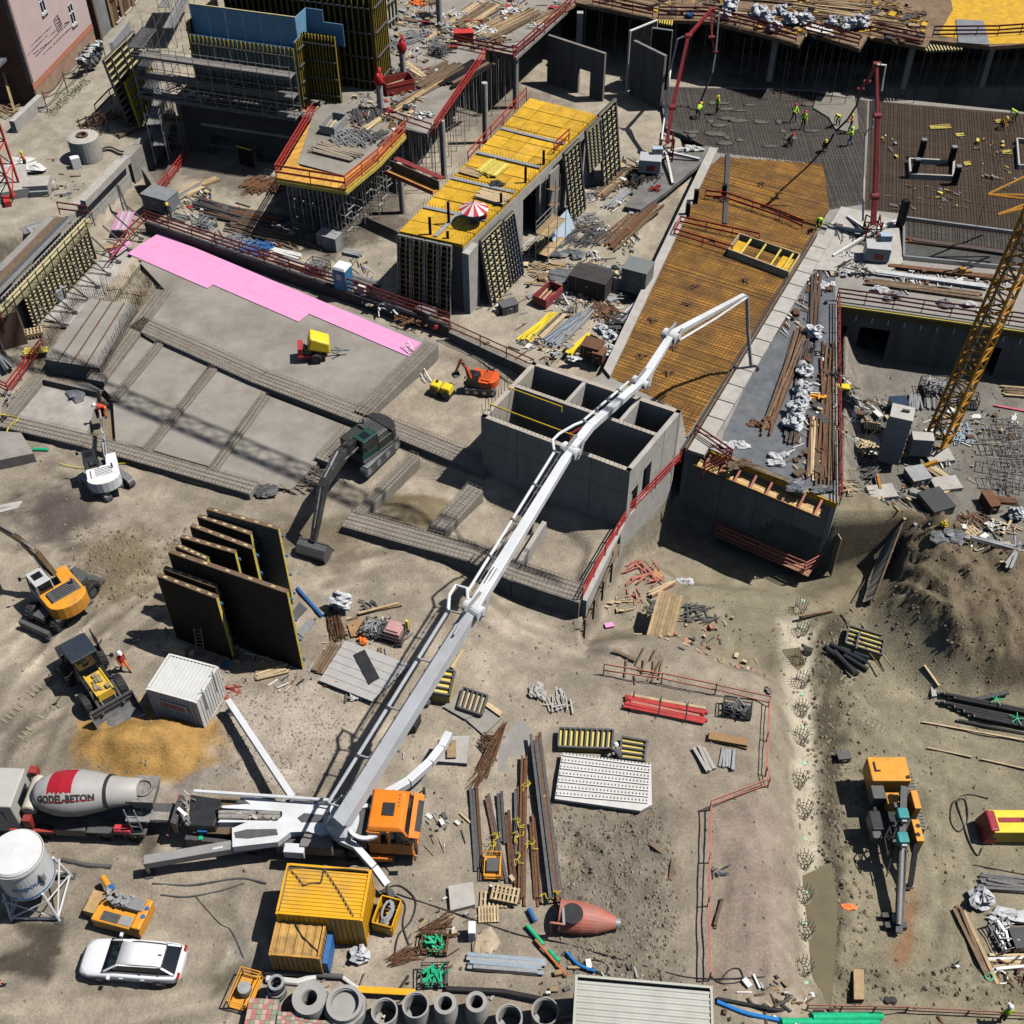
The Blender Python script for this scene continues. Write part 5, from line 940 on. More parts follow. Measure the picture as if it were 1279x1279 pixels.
for s0,s1,h0,h1 in wins:
 o=MB();a,e=H0+dH*s0,H0+dH*s1
 for z in(h0,h1-.07):o.prism([a+nH*.02,e+nH*.02,e-nH*.12,a-nH*.12],z,z+.08)
 for f in(0,.46,.92):p=a+dH*(s1-s0)*f;o.prism([p+nH*.02,p+dH*.08+nH*.02,p+dH*.08-nH*.12,p-nH*.12],h0,h1)
 p=a;o.prism([a+nH*.01,e+nH*.01,e-nH*.1,a-nH*.1],h0+(h1-h0)*.55,h0+(h1-h0)*.55+.07)
 fr=o.bld('window',white,hs,wl=True);g=MB();g.prism([a-nH*.13,e-nH*.13,e-nH*.16,a-nH*.16],h0,h1);g.bld('pane',glass,fr,wl=True)
 g=MB();g.prism([a-dH*.1+nH*.16,e+dH*.1+nH*.16,e+dH*.1-nH*.02,a-dH*.1-nH*.02],h0-.12,h0-.005);g.bld('sill',concl,fr,wl=True)
lt=MB();inkm=M('black_wall_lettering',(.03,.025,.03),.8)
RNL=random.Random(3)
def stroke(x0,y0,x1,y1,w=.05):
 p,q=hv(x0,y0)+nH*.012,hv(x1,y1)+nH*.012;lt.bar(p,q,w,.012,up=nH)
for(xa,ya,xb,yb,wv)in((310,460,510,265,9),(275,550,470,355,7),(330,540,520,400,7),(355,565,690,220,8),(425,548,715,270,7),(540,440,690,290,5),(495,360,560,300,10)):
 L=math.hypot(xb-xa,yb-ya);ux,uy=(xb-xa)/L,(yb-ya)/L;s=0
 while s<L:
  w=RNL.uniform(5,10);x,y=xa+ux*s,ya+uy*s
  if RNL.random()>.16:
   h=wv*RNL.uniform(.3,.85);stroke(x,y+h*.4,x+ux*w*.3-2,y-h*.8,.035);stroke(x,y+h*.3,x+ux*w,y+uy*w*.6+h*.1,.035)
   if RNL.random()>.5:stroke(x+ux*w*.7,y+uy*w*.7+h*.4,x+ux*w*.7-3,y+uy*w*.7-h*.6,.035)
  s+=w
for a_ in(((535,205),(575,150)),((575,150),(622,255)),((622,255),(580,320)),((580,320),(535,205)),((552,215),(580,180)),((580,180),(605,250)),((605,250),(582,290)),((560,240),(595,215)),((570,270),(600,240)),((640,240),(688,215))):stroke(*a_[0],*a_[1],.09)
tag(lt.bld('wall_lettering',inkm,hs,wl=True),'black handwritten lines and a small framed emblem')
t=thing('mesh_fence','sagging grey fence with draped sheeting below the pink house','fence',Q(85,122,2.5));a,e=Q(60,140,2.5),Q(132,72,2.5)
for k in range(4):p=lerp(a,e,k/3);MB().tube([p,p+V3((0,0,2.0))],.05,6).bld('post',sd_,t,wl=True)
b=MB()
for k in range(3):p,q=lerp(a,e,k/3),lerp(a,e,(k+1)/3);
for h in(1.8,1.4):b.tube([lerp(lerp(a,e,k/12)+V3((0,0,h)),V3((0,0,0)),0)+V3((0,0,-.5*math.sin(math.pi*(k%4)/4)))for k in range(9)],.045,5)
b.bld('cable',black,t,wl=True)
p,q=lerp(a,e,.62),lerp(a,e,.95);b=MB()
for k in range(14):c=lerp(p,q,k/13);b.blob(c+V3((rnd(-.3,.3),rnd(-.2,.3),rnd(0,1.2))),rnd(.5,1.1),rnd(.4,.8),rnd(.6,1.3),200+k,.4,8,5)
b.bld('draped_sheeting',tarp,t,wl=True)
b=MB()
for k in range(6):c=lerp(p,q,k/5);b.blob(c+V3((rnd(-.2,.2),-.1,1.7)),.9,.5,.3,250+k,.35,8,5)
b.bld('white_sheeting',tarpl,t,wl=True)
b=MB()
for k in range(420):
 c=lerp(Q(62,145,2.5),Q(110,100,2.5),rnd(0,1))+V3((rnd(-.5,.5),rnd(-.3,.5),rnd(0,.35)));u=V3((rnd(-1,1),rnd(-1,1),rnd(-.3,1)))*.13;w=V3((rnd(-1,1),rnd(-1,1),rnd(-.3,.6)))*.09;b.add([c,c+u,c+u+w,c+w],[(0,1,2,3)])
tag(b.bld('weeds',M('weed_green',(.055,.075,.03),.8,.3,5)),'low weeds along the foot of the pink house plinth',kind='stuff')
an=thing('grey_annex','narrow grey sheet clad annex next to the pink house','building',Q(138,66,2.5));a,e=H1+dH*.35+nH*.2,H1+dH*3.3+nH*.2;b=MB();wbr(b,a,e,2.3,16,.3);b.bld('wall',M('weathered_grey_wall',(.22,.225,.23),.8,.25,.8,.6,(.15,.15,.15)),an,wl=True);b=MB();wbr(b,a-dH*.06-nH*.3,a-dH*.05+nH*.25,2.5,16,.3);b.bld('corner_strip',brickm,an,wl=True)
br=thing('brown_building','brown plastered building with tall white windows at the top of the road','building',Q(160,40,2.5));B0=a+dH*3.2+nH*.1;B1=B0+dH*14;wn=[(.6,1.7,5.2,8),(3.2,4.3,5.2,8),(5.6,6.7,5.2,8),(8.2,9.3,5.2,8),(.6,1.7,9.6,12.2),(3.2,4.3,9.6,12.2),(.8,2.4,2.7,3.9),(3.0,4.6,2.7,3.9),(5.5,6.8,2.7,3.9),(8,9.4,2.7,3.9)]
b=MB();wbr(b,B0,B1,2.3,17,.35,wn);b.bld('wall',M('ochre_brown_render',(.27,.17,.095),.85,.12,1,.5,(.2,.13,.08)),br,wl=True)
for s0,s1,h0,h1 in wn:
 a,e=B0+dH*s0,B0+dH*s1;g=MB();g.prism([a-nH*.2,e-nH*.2,e-nH*.24,a-nH*.24],h0,h1);w_=MB()
 for z in(h0,(h0+h1)/2,h1-.1):w_.prism([a-nH*.08,e-nH*.08,e-nH*.18,a-nH*.18],z,z+.1)
 for f in(0,.46,.92):p=a+dH*(s1-s0)*f;w_.prism([p-nH*.08,p+dH*.1-nH*.08,p+dH*.1-nH*.18,p-nH*.18],h0,h1)
 fr=w_.bld('window',white,br,wl=True);g.bld('pane',glass,fr,wl=True)
 g=MB();g.prism([a-dH*.1+nH*.2,e+dH*.1+nH*.2,e+dH*.1-nH*.02,a-dH*.1-nH*.02],h0-.16,h0-.005);g.bld('sill',concl,fr,wl=True)
pil=B0+dH*2.5
b=MB()
for s0 in(2.1,4.9,7.4):p=B0+dH*s0+nH*.12;b.prism([p,p+dH*.7,p+dH*.7-nH*.1,p-nH*.1],2.4,17)
b.bld('pilaster',MATS['ochre_brown_render'],br,wl=True)
po=thing('porch','grey flat roofed porch with dark doorway at the side of the pink house','porch',Q(15,95,3))
rp=QL([(-30,58),(22,57),(20,62),(-2,84),(-40,84)],7.0);b=MB();b.prism(rp,6.85,7.1);b.bld('roof',roofg,po,wl=True)
pa,pe=QL([(21,110),(37,112)],3.2);
b=MB();wbr(b,Q(2,112,2.6),Q(40,112,2.6),2.4,6.8,.3,[(.9,2.4,2.6,5.6)]);b.bld('wall',brickm,po,wl=True)
p,q=Q(2,112,2.6),Q(40,112,2.6);d_=(q-p).normalized();g=MB();g.prism([p+d_*.9+V3((0,.2,0)),p+d_*2.4+V3((0,.2,0)),p+d_*2.4+V3((0,.25,0)),p+d_*.9+V3((0,.25,0))],2.6,5.6);g.bld('door',glass,po,wl=True)
for k in(.9,2.3):o=MB();c=p+d_*k;o.box(c.x,c.y-.04,2.6,.1,.1,3.05);o.bld('door_frame',white,po,wl=True)
bpc('porch_post',po,Q(5,100,2.6),Q(5,100,2.6)+V3((0,0,4.2)),.25,.25,wood);bpc('porch_post',po,Q(18,138,2.6),Q(4,90,5.5),.22,.22,wood)
b=MB();b.prism(QL([(10,152),(45,116),(60,148),(30,168)],2.5),2.3,2.6);
cwl('concrete_barrier','thick pale concrete barrier wall below the porch',Q(11,151,3.6),Q(46,118,3.6),2.2,3.6,-.5,mat=concl)
clt([('pale planks and rubble heaped beside the porch',28,118,'boards',2.6,1.2,8,10,[wdp,wood]),('dark litter below the porch roof',10,130,'heap',2.4,25,wdd),('broken timber under the porch',5,140,'heap',2.2,20,wood)],2.6)
p=Q(110,196,2.55);t=thing('concrete_shaft','round concrete manhole shaft with a rusty ring standing beside the road','manhole shaft',p);MB().lathe([(1.3,0),(1.3,1.9),(1.05,1.98),(.35,2.0),(.35,1.7)],28).bld('ring_body',concl,t);MB().lathe([(.34,1.95),(.5,1.95),(.5,2.12),(.34,2.12)],20,closed=True).bld('cover_frame',rust,t)
p=Q(96,208,2.55);sngl(MB().box(p.x,p.y,2.5,.75,.6,.95,.5),'white_box',white,'small white cabinet box beside the round concrete shaft','box',bevel=.03)
t=thing('block','grey stone weight block on the road by the red crane base','block',Q(48,237,2.55));p=Q(49,238,2.55);MB().box(p.x,p.y,2.45,2.0,1.6,1.0,.12).bld('upper_block',concl,t,wl=True,bevel=.04);MB().box(p.x+.3,p.y-.7,2.4,1.5,.5,.6,.12).bld('lower_block',grey,t,wl=True)
b=MB();x0=Q(28,210,2.5);b.blob((x0.x,x0.y,2.5),2.6,2,.7,7,.3,10,6);b.blob((x0.x+1.3,x0.y-.6,2.5),1.8,1.2,.6,8,.3,10,6);sngl(b,'white_sheeting',whd,'pale sheet heap behind the road worker','sheeting')
t=thing('rust_trestle','rust red steel trestle frames standing beside the round shaft','trestle',Q(120,165,2.55))
for k in range(4):
 p=Q(103+k*9,170-k*4,2.55);bpc('upright',t,p,p+V3((0,0,1.6)),.09,.09,rust);q=p+V3((.6,-.9,0));bpc('upright',t,q,q+V3((0,0,1.4)),.09,.09,rust);bpc('cross_bar',t,p+V3((0,0,1.2)),q+V3((0,0,1.1)),.08,.08,rust)
for h in(.5,1.0,1.4):bpc('rail',t,Q(100,171,2.55)+V3((0,0,h)),Q(132,157,2.55)+V3((0,0,h)),.08,.1,rust)
rlg('rusty railing along the road edge below the slatted form',QL([(122,147),(140,128),(152,120)],2.55),1.3,2,rust)
clt([('dark scrap between the trestle and the slatted form',146,148,'heap',2.6,25,rust),('planks below the slatted form by the road',160,165,'boards',2.4,.8,5,50,[wdd])],2.55)
b=MB();c=[Q(126+i*4,190-3*math.sin(i*.7),2.6)for i in range(8)];b.tube(c,.07,6);b.tube([p+V3((0,.3,.1))for p in c],.07,6);sngl(b,'hose',black,'black hoses lying between the round shaft and the retaining wall','hose')
# ================================================================ concrete structure with forms at the far left
S0,S1=Q(-12,395,3.2),Q(106,272,3.2);dS=(S1-S0).normalized();nS=V3((dS.y,-dS.x,0));LS=(S1-S0).length
t=thing('walled_formwork','long pale formwork box with black studs along the left edge of the slab','formwork',(S0.x,S0.y,.3))
b=MB();wbr(b,S0,S1,-.3,3.3,.45);b.bld('cast_wall',conc,t,wl=True)
def sp(s,off,z):p=S0+dS*s+nS*off;p.z=z;return p
for off,w,m,z in((.35,.5,beamp,3.3),(-.75,.35,steel,3.45),(-1.3,.5,gd,3.2),(.75,.35,beamp,3.1),(-2.1,.7,wdd,3.0),(-2.9,.6,conc,2.95)):bpc('walkway_board',t,sp(.2,off,z),sp(LS-.2,off,z),w,.09,m)
for k in range(34):p=sp(.4+k*LS/34.5,.02,3.42);bpc('stud',t,p,p+nS*.01+V3((0,0,.14)),.2,.16,black)
for k in range(13):p=sp(.6+k*LS/13,1.05,2.9);bpc('guard_post',t,p,p+V3((0,0,1.2)),.07,.07,sd_)
for h in(.55,1.1):bpc('guard_rail',t,sp(.3,1.05,2.9+h),sp(LS-.3,1.05,2.9+h),.05,.06,sd_)
fpn('yellow slatted wall form below the long pale formwork box',sp(3.0,.62,.25),dS,(0,0,1),LS-4.0,2.7,sheet=plyd,beam=beamp,waler=gd,nb=9,nw=16,vert=False)
for k in range(9):
 p=sp(3.6+k*1.75,.95,2.3);q=sp(3.6+k*1.75,3.0+rnd(-.3,.2),.25);t2=thing('push_pull_prop',ORD[k]+' slanting prop of the yellow slatted form counted from the left picture edge','prop',q,0,'slanting props of the left wall form');bpc('tube',t2,p,q,.09,.09,sd_);bpc('tube',t2,lerp(p,q,.0)+V3((0,0,-1.5)),q+V3((.1,.1,.05)),.07,.07,sd_);bpc('foot_plate',t2,q+V3((-.2,0,.03)),q+V3((.2,0,.03)),.3,.05,sd_)
rlg('red end railing on the lower end of the long pale formwork box',[sp(-.2,-1.4,3.3),sp(-.1,1.0,3.1)],1.1,2,brg)
rlg('red railing at the road end of the long pale formwork box',[sp(LS,-2.2,3.2),sp(LS+.1,.4,3.2)],1.1,2,dlr)
b=MB();b.prism([sp(4,1.0,0),sp(LS+1.5,1.2,0),sp(LS+.5,3.6,0),sp(4,3.9,0)],-.3,.2);o=b.bld('footing_slab',concl);o['kind']='structure'
b=MB();b.prism([sp(4,3.9,0),sp(LS+.5,3.55,0),sp(LS+.3,4.6,0),sp(4,5.2,0)],-.3,.42);o=b.bld('footing_step',M('buff_concrete',(.42,.36,.27),.85,.15,1,.4,(.3,.26,.2)));o['kind']='structure'
p=sp(6.0,2.6,.2);clt([('grey steel box between the slanting props',72,372,'case',1.1,1.0,.8,60,grey)],.2)
rw=thing('dark_pillar','dark rusty pillar end at the left picture edge below the pale formwork','pillar',Q(12,400,.3));b=MB();b.prism(QL([(-20,362),(16,358),(28,410),(-10,420)],1.5),-.3,3.0);b.bld('pillar_body',M('rusty_form',(.12,.07,.045),.8,.3,2),rw,wl=True)
clt([('pallet with timber blocks below the slanting props',40,417,'pallet',1.6,2,20),('yellow timber pieces by the red trestle at the left edge',45,440,'boards',2.0,.9,6,10,[beamy]),('dark profiles leaning at the left picture edge',5,450,'steel',2.6,.8,8,-50,[sd_,steel])],.3)
rlg('bright red trestle railing at the left edge of the slab',QL([(-5,484),(12,492),(55,436)],.2),1.0,3,brg,step=1.5)
t=thing('pink_sheet_bundle','bundle of pink and white sheets leaning by the retaining wall','sheet bundle',Q(150,278,.5))
for k in range(5):p=Q(142+k*4,290,.5)+V3((0,0,.2));bpc('sheet',t,p,p+V3((.5,1.3,.9)),.3,.08,whd if k%2 else pink)
clt([('two pink and white sheet packs by the red railing',152,312,'boards',2.2,.7,4,60,[pink,whd]),('light board lying near the retaining wall foot',142,310,'boards',1.6,.5,2,15,[wood])],.4)
def ltc(b,A,B,w,n,r,rb=None,up=V3((0,0,1)),tri=False):
 A,B=V3(A),V3(B);d=(B-A).normalized();u=d.cross(up)
 if u.length<.01:u=d.cross(V3((1,0,0)))
 u.normalize();v=u.cross(d);rb=rb or r*.6
 cs=[(-.5,-.5),(.5,-.5),(.5,.5),(-.5,.5)]if not tri else[(-.5,-.4),(.5,-.4),(0,.5)]
 P=lambda i,k:A+(B-A)*(i/n)+(u*cs[k%len(cs)][0]+v*cs[k%len(cs)][1])*w
 for k in range(len(cs)):b.tube([P(0,k),P(n,k)],r,5)
 for i in range(n):
  for k in range(len(cs)):
   b.tube([P(i,k),P(i,k+1)],rb,4,cap=False);b.tube([P(i,k),P(i+1,k+1)]if i%2 else[P(i,k+1),P(i+1,k)],rb,4,cap=False)
cr=thing('tower_crane','red lattice tower crane rising out of the picture at the left edge','tower crane',Q(8,250,2.5));cp=Q(8,246,2.5);redc=M('crane_red',(.55,.04,.035),.45,.12,3,.2,(.3,.08,.06))
m_=MB();ltc(m_,cp+V3((0,0,.5)),cp+V3((0,0,42)),1.9,21,.11,.06);m_.bld('mast',redc,cr,wl=True)
m_=MB();m_.box(cp.x,cp.y,cp.z,3.4,.5,.5,.4).box(cp.x,cp.y,cp.z+.003,.5,3.4,.494,.4);m_.bld('base_cross',redc,cr,wl=True)
sa,sb=Q(140,478,.3),Q(430,606,.3);zj=42.0;off=SV*((zj-.3)/SV.z);ja,jb=sa+off,sb+off;jd=(jb-ja).normalized();hub=V3((cp.x,cp.y,zj+1))
ja2=ja-jd*((ja-hub).dot(jd));j0=ja-jd*14;j1=jb+jd*16
m_=MB();ltc(m_,hub,j1,1.5,34,.12,.06,tri=True);m_.bld('jib',redc,cr,wl=True)
b=MB();b.box(cp.x-1.5,cp.y+1,1.4,6.0,4.2,1.9,.35);sngl(b,'ballast_plinth',concl,'pale concrete plinth under the red tower crane','plinth')
t=thing('sheet_stack','grey formwork sheets stacked beside the crane plinth','sheets',Q(30,300,2))
for k in range(6):p=Q(2+k*9,290+k*1,2.2);bpc('sheet',t,p+V3((0,0,.1*k)),p+V3((2.2,1.6,.1*k)),1.1,.06,[steel,grey,conc][k%3])
t['label']='grey sheets stacked in a row beside the crane plinth'
# ================================================================ people
SKINM={}
def skin_body(pose):
 if pose in SKINM:return SKINM[pose]
 L=dict(pel=(0,0,.95),wai=(0,0,1.12),che=(.01,0,1.32),nec=(.02,0,1.50),hea=(.04,0,1.62),top=(.03,0,1.76))
 S={s:dict(sh=(.0,.19*y,1.42),el=(-.02,.27*y,1.13),wr=(.12,.26*y,.90),ha=(.16,.25*y,.80),hi=(0,.1*y,.92),kn=(.03,.12*y,.5),an=(-.03,.13*y,.1),to=(.15,.15*y,.04))for s,y in(('l',1),('r',-1))}
 if pose=='walk':
  S['l'].update(kn=(.22,.1,.52),an=(.25,.11,.1),to=(.42,.12,.06),el=(-.15,.27,1.15),wr=(-.12,.28,.9),ha=(-.1,.28,.8));S['r'].update(kn=(-.02,-.1,.5),an=(-.3,-.11,.16),to=(-.16,-.12,.04),el=(.1,-.27,1.15),wr=(.3,-.24,1.02),ha=(.38,-.22,1.0))
 if pose=='reach':
  for s,y in(('l',1),('r',-1)):S[s].update(el=(.16,.26*y,1.18),wr=(.40,.16*y,1.1),ha=(.49,.13*y,1.08))
  S['l'].update(kn=(.15,.16,.5),an=(.12,.2,.1),to=(.3,.22,.04));S['r'].update(an=(-.16,-.18,.1),to=(.02,-.2,.04))
 if pose=='bend':
  L.update(pel=(-.12,0,.86),wai=(.02,0,1.0),che=(.22,0,1.12),nec=(.38,0,1.2),hea=(.50,0,1.24),top=(.6,0,1.30))
  for s,y in(('l',1),('r',-1)):S[s].update(sh=(.3,.19*y,1.13),el=(.38,.25*y,.84),wr=(.48,.18*y,.6),ha=(.52,.16*y,.5),hi=(-.1,.1*y,.83),kn=(.08,.15*y,.48),an=(-.04,.16*y,.1),to=(.14,.18*y,.04))
 if pose=='kneel':
  L.update(pel=(-.1,0,.5),wai=(0,0,.64),che=(.12,0,.82),nec=(.22,0,.96),hea=(.30,0,1.05),top=(.36,0,1.16))
  for s,y in(('l',1),('r',-1)):S[s].update(sh=(.16,.19*y,.9),el=(.3,.25*y,.66),wr=(.46,.18*y,.46),ha=(.52,.16*y,.38),hi=(-.08,.1*y,.46),kn=(.28,.16*y,.12 if y>0 else .5),an=(-.14,.16*y,.1)if y>0 else(.26,.16*y,.1),to=(-.3,.16*y,.05)if y>0 else(.42,.17*y,.04))
 names=['pel','wai','che','nec','hea','top'];R=[.145,.14,.165,.062,.105,.06];v=[L[n]for n in names];e=[(i,i+1)for i in range(5)]
 fingers=[]
 for s in 'lr':
  b=len(v);D=S[s];v+=[D['sh'],D['el'],D['wr'],D['ha'],D['hi'],D['kn'],D['an'],D['to']];R+=[.07,.052,.036,.042,.1,.072,.052,.05]
  e+=[(2,b),(b,b+1),(b+1,b+2),(b+2,b+3),(0,b+4),(b+4,b+5),(b+5,b+6),(b+6,b+7)]
  h=V3(D['ha']);d=(h-V3(D['wr'])).normalized();sd=d.cross(V3((1,0,.2))).normalized();pal=sd.cross(d)
  for k,(o,l)in enumerate(((-.030,.07),(-.010,.08),(.010,.075),(.030,.058))):
   c=len(v);p=h+sd*o+d*.02;v+=[tuple(p),tuple(p+d*l*.55+pal*.005),tuple(p+d*l+pal*.025)];R+=[.011,.010,.008];e+=[(b+3,c),(c,c+1),(c+1,c+2)]
  c=len(v);p=h+sd*.038-d*.01;v+=[tuple(p),tuple(p+sd*.02+d*.03+pal*.015)];R+=[.012,.01];e+=[(b+3,c),(c,c+1)]
 n=len(v);v.append(tuple(V3(L['hea'])+V3((.10,0,.0))));R.append(.022);e.append((4,n))
 me=bpy.data.meshes.new('person_skeleton');me.from_pydata(v,e,[]);o=bpy.data.objects.new('person_skeleton',me);COL.objects.link(o)
 m=o.modifiers.new('skin','SKIN');m.use_smooth_shade=True
 if not me.skin_vertices:
  bpy.context.view_layer.objects.active=o
 for i,sv in enumerate(me.skin_vertices[0].data):sv.radius=(R[i],R[i]);sv.use_root=(i==0)
 s=o.modifiers.new('sub','SUBSURF');s.levels=1
 dg=bpy.context.evaluated_depsgraph_get();me2=bpy.data.meshes.new_from_object(o.evaluated_get(dg));me2.name='person_body'
 bpy.data.objects.remove(o);SKINM[pose]=(me2,L,S);return SKINM[pose]
PCACHE={}
def person(label,p,heading,pose='stand',vest=None,trousers=None,helmet=None,vis=True,cat='person'):
 me0,L,S=skin_body(pose);vest=vest or hivis;trousers=trousers or dark;helmet=helmet or white
 key=(pose,vest.name,trousers.name)
 if key not in PCACHE:
  me=me0.copy();me.materials.clear()
  for m in(skin,vest,trousers,black):me.materials.append(m)
  pel,nec,che=V3(L['pel']),V3(L['nec']),V3(L['che'])
  for f in me.polygons:
   c=f.center
   dh=min((c-V3(L['hea'])).length,(c-V3(L['top'])).length)
   handd=min((c-V3(S[s]['ha'])).length for s in 'lr');foot=min(min((c-V3(S[s]['to'])).length,(c-V3(S[s]['an'])).length)for s in 'lr')
   legd=min(min((c-V3(S[s]['kn'])).length,(c-lerp(S[s]['kn'],S[s]['hi'],.5)).length,(c-V3(S[s]['an'])).length,(c-lerp(S[s]['kn'],S[s]['an'],.5)).length,(c-V3(S[s]['hi'])).length)for s in 'lr')
   tors=min((c-V3(L[q])).length for q in('wai','che','nec'))
   armd=min(min((c-V3(S[s]['el'])).length,(c-V3(S[s]['sh'])).length,(c-V3(S[s]['wr'])).length)for s in 'lr')
   f.material_index=0 if dh<.13 or handd<.12 and armd>.1 else 3 if foot<.13 else 2 if legd<min(tors,armd)else 1
  PCACHE[key]=me
 t=thing('person',label,cat,p,heading);o=link('person_body',PCACHE[key],t)
 if 'hm' not in PCACHE:
  b=MB();b.lathe([(.155,-.02),(.135,-.015),(.132,.05),(.105,.105),(.05,.135),(.01,.14)],14);b.side([(.1,-.02),(.21,-.03),(.21,-.015),(.1,.0)],-.08,.08);PCACHE['hm']=b
 hk=('hm',helmet.name)
 if hk not in PCACHE:
  me=bpy.data.meshes.new('helmet');me.from_pydata(PCACHE['hm'].v,[],PCACHE['hm'].f);me.materials.append(helmet);me.polygons.foreach_set('use_smooth',[True]*len(me.polygons));PCACHE[hk]=me
 tp=V3(L['top']);hd=V3(L['hea']);d=(tp-hd).normalized();q=V3((0,0,1)).rotation_difference((d*.5+V3((0,0,.5))).normalized())
 piece('helmet',PCACHE[hk],t,hd+(tp-hd)*.55,q.to_euler())
 bk=MB();e1=hd+V3((.095,.035,.015));e2=hd+V3((.095,-.035,.015))
 for e_ in(e1,e2):bk.box(e_.x,e_.y,e_.z,.014,.02,.012)
 bk.box(hd.x+.09,0,hd.z-.055,.012,.05,.012);bk.bld('face_features',dark,t)
 return t
def up(x,y,z=None):return Q(x,y,z)
yelh=M('yellow_helmet',(.75,.55,.03),.4);redh=M('red_helmet',(.55,.03,.03),.4);grycl=M('grey_cloth',(.13,.13,.15),.85,.2,6)
zr=ZD+.08
for lb,x,y,h,pose,ve,tr,he in[('worker in a yellow vest bending beside the red pump hose',871,148,60,'bend',hivis,dark,yelh),('worker in a yellow vest standing right of the bending one at the red pump',895,142,200,'stand',hivis,dark,yelh),('worker in a yellow vest and red helmet behind the pouring crew',990,152,-60,'reach',hivis,dark,redh),('worker in a yellow vest in front of the one with a red helmet',1002,161,-90,'stand',hivis,dark,redh),('worker in a yellow vest stooping on the fresh concrete patch',1046,157,-130,'bend',hivis,dark,yelh),('worker in an orange vest holding the hose on the mesh',1061,166,170,'reach',hivo,dark,yelh),('worker in a yellow vest in front of the orange vested one',1061,182,150,'reach',hivis,blue,hivis),('worker in dark clothes crouching on the mesh with a yellow helmet',1030,188,-110,'kneel',dark,dark,yelh),('worker in dark clothes kneeling on the mesh with a red helmet',984,182,0,'kneel',dark,dark,redh),('worker in a yellow vest bending at the edge below the second red pump',1022,286,-110,'bend',hivis,dark,hivis),('worker in a yellow vest at the right edge of the dark mesh',1266,152,200,'bend',hivis,dark,hivis),('worker in an orange top kneeling at the right edge of the dark mesh',1249,160,-30,'kneel',yorange,dark,yelh)]:
 person(lb,Q(x,y,zr),rad(h),pose,ve,tr,he)
person('road worker in orange walking by the red crane base',Q(34,213,2.55),rad(-160),'walk',hivo,dark,yelh)
person('worker in red leaning by the white mini excavator arm',Q(133,521,.5),rad(200),'bend',redcl,hivo,white)
person('worker in a red top and orange trousers walking past the wheel loader',Q(157,838),rad(-40),'walk',redcl,hivo,white)
person('worker in grey with a white helmet kneeling on the yellow frames',Q(772,950),rad(120),'kneel',grycl,dark,white)
person('worker in a yellow vest standing at the mixer outlet',Q(182,1036),rad(160),'reach',hivis,dark,yelh)
person('worker in a yellow vest with a white helmet at the bottom right edge',Q(1250,1276,-3.2),rad(100),'stand',hivis,dark,white)
person('worker in orange cut off by the left picture edge near the white car',Q(-2,1236),rad(20),'walk',hivo,dark,white)
person('worker in dark clothes with a yellow helmet behind the parapet railing',Q(213,277,.6),rad(-60),'stand',dark,dark,yelh)
# ================================================================ vehicles
def wheel(t,x,y,r,w,z=None,rimm=None,steer=0.):
 z=r if z is None else z;mt=M4.Translation((x,y,z))@M4.Rotation(steer,4,'Z')@M4.Rotation(math.pi/2,4,'X')
 b=MB();b.lathe([(r*.58,-w/2),(r*.9,-w/2),(r,-w*.36),(r,w*.36),(r*.9,w/2),(r*.58,w/2)],22,mt,closed=True)
 if r>.42:
  for k in range(18):
   a=2*math.pi*k/18;c=mt@V3((math.cos(a)*r*1.0,math.sin(a)*r*1.0,-w*.2));d=mt@V3((math.cos(a+.12)*r*1.0,math.sin(a+.12)*r*1.0,w*.2));b.bar(c,d,.07,.05)
 o=b.bld('wheel',black,t)
 MB().lathe([(r*.57,-w*.30),(r*.57,w*.30)],16,mt).bld('rim',rimm or gd,o);return o
def tracks(t,L,W,h,gauge,M_,shoe=sd_):
 for s in(-1,1):
  pr=[];n=8
  for k in range(n+1):a=-math.pi/2+math.pi*k/n;pr.append((L/2-h/2+math.cos(a)*h/2,h/2+math.sin(a)*h/2))
  for k in range(n+1):a=math.pi/2+math.pi*k/n;pr.append((-L/2+h/2+math.cos(a)*h/2,h/2+math.sin(a)*h/2))
  b=MB();b.side(pr,s*gauge/2-W/2,s*gauge/2+W/2);v=[M_@V3(p)for p in b.v];b.v=[tuple(p)for p in v]
  tr=b.bld('track',shoe,t)
  b=MB();k=int(L/.17)
  for i in range(k):b.box(-L/2+h*.35+(L-h*.7)*i/max(1,k-1),s*gauge/2,h-.01,.11,W+.03,.045)
  for i in range(4):b.lathe([(h*.3,-.03),(h*.3,.03)],10,M4.Translation((-L/2+h/2+(L-h)*i/3,s*(gauge/2+W/2+.0),h/2))@M4.Rotation(math.pi/2,4,'X'))
  b.v=[tuple(M_@V3(p))for p in b.v];tag(b.bld('track_shoes',steel if shoe is gd else M('worn_track_steel',(.16,.145,.125),.6,.3,5,.5,(.25,.21,.16)),tr),kind='stuff')
def boom_box(b,pts,ws,hs):
 for i in range(len(pts)-1):b.bar(pts[i],pts[i+1],ws[i],hs[i],w2=ws[i+1],h2=hs[i+1])
 return b
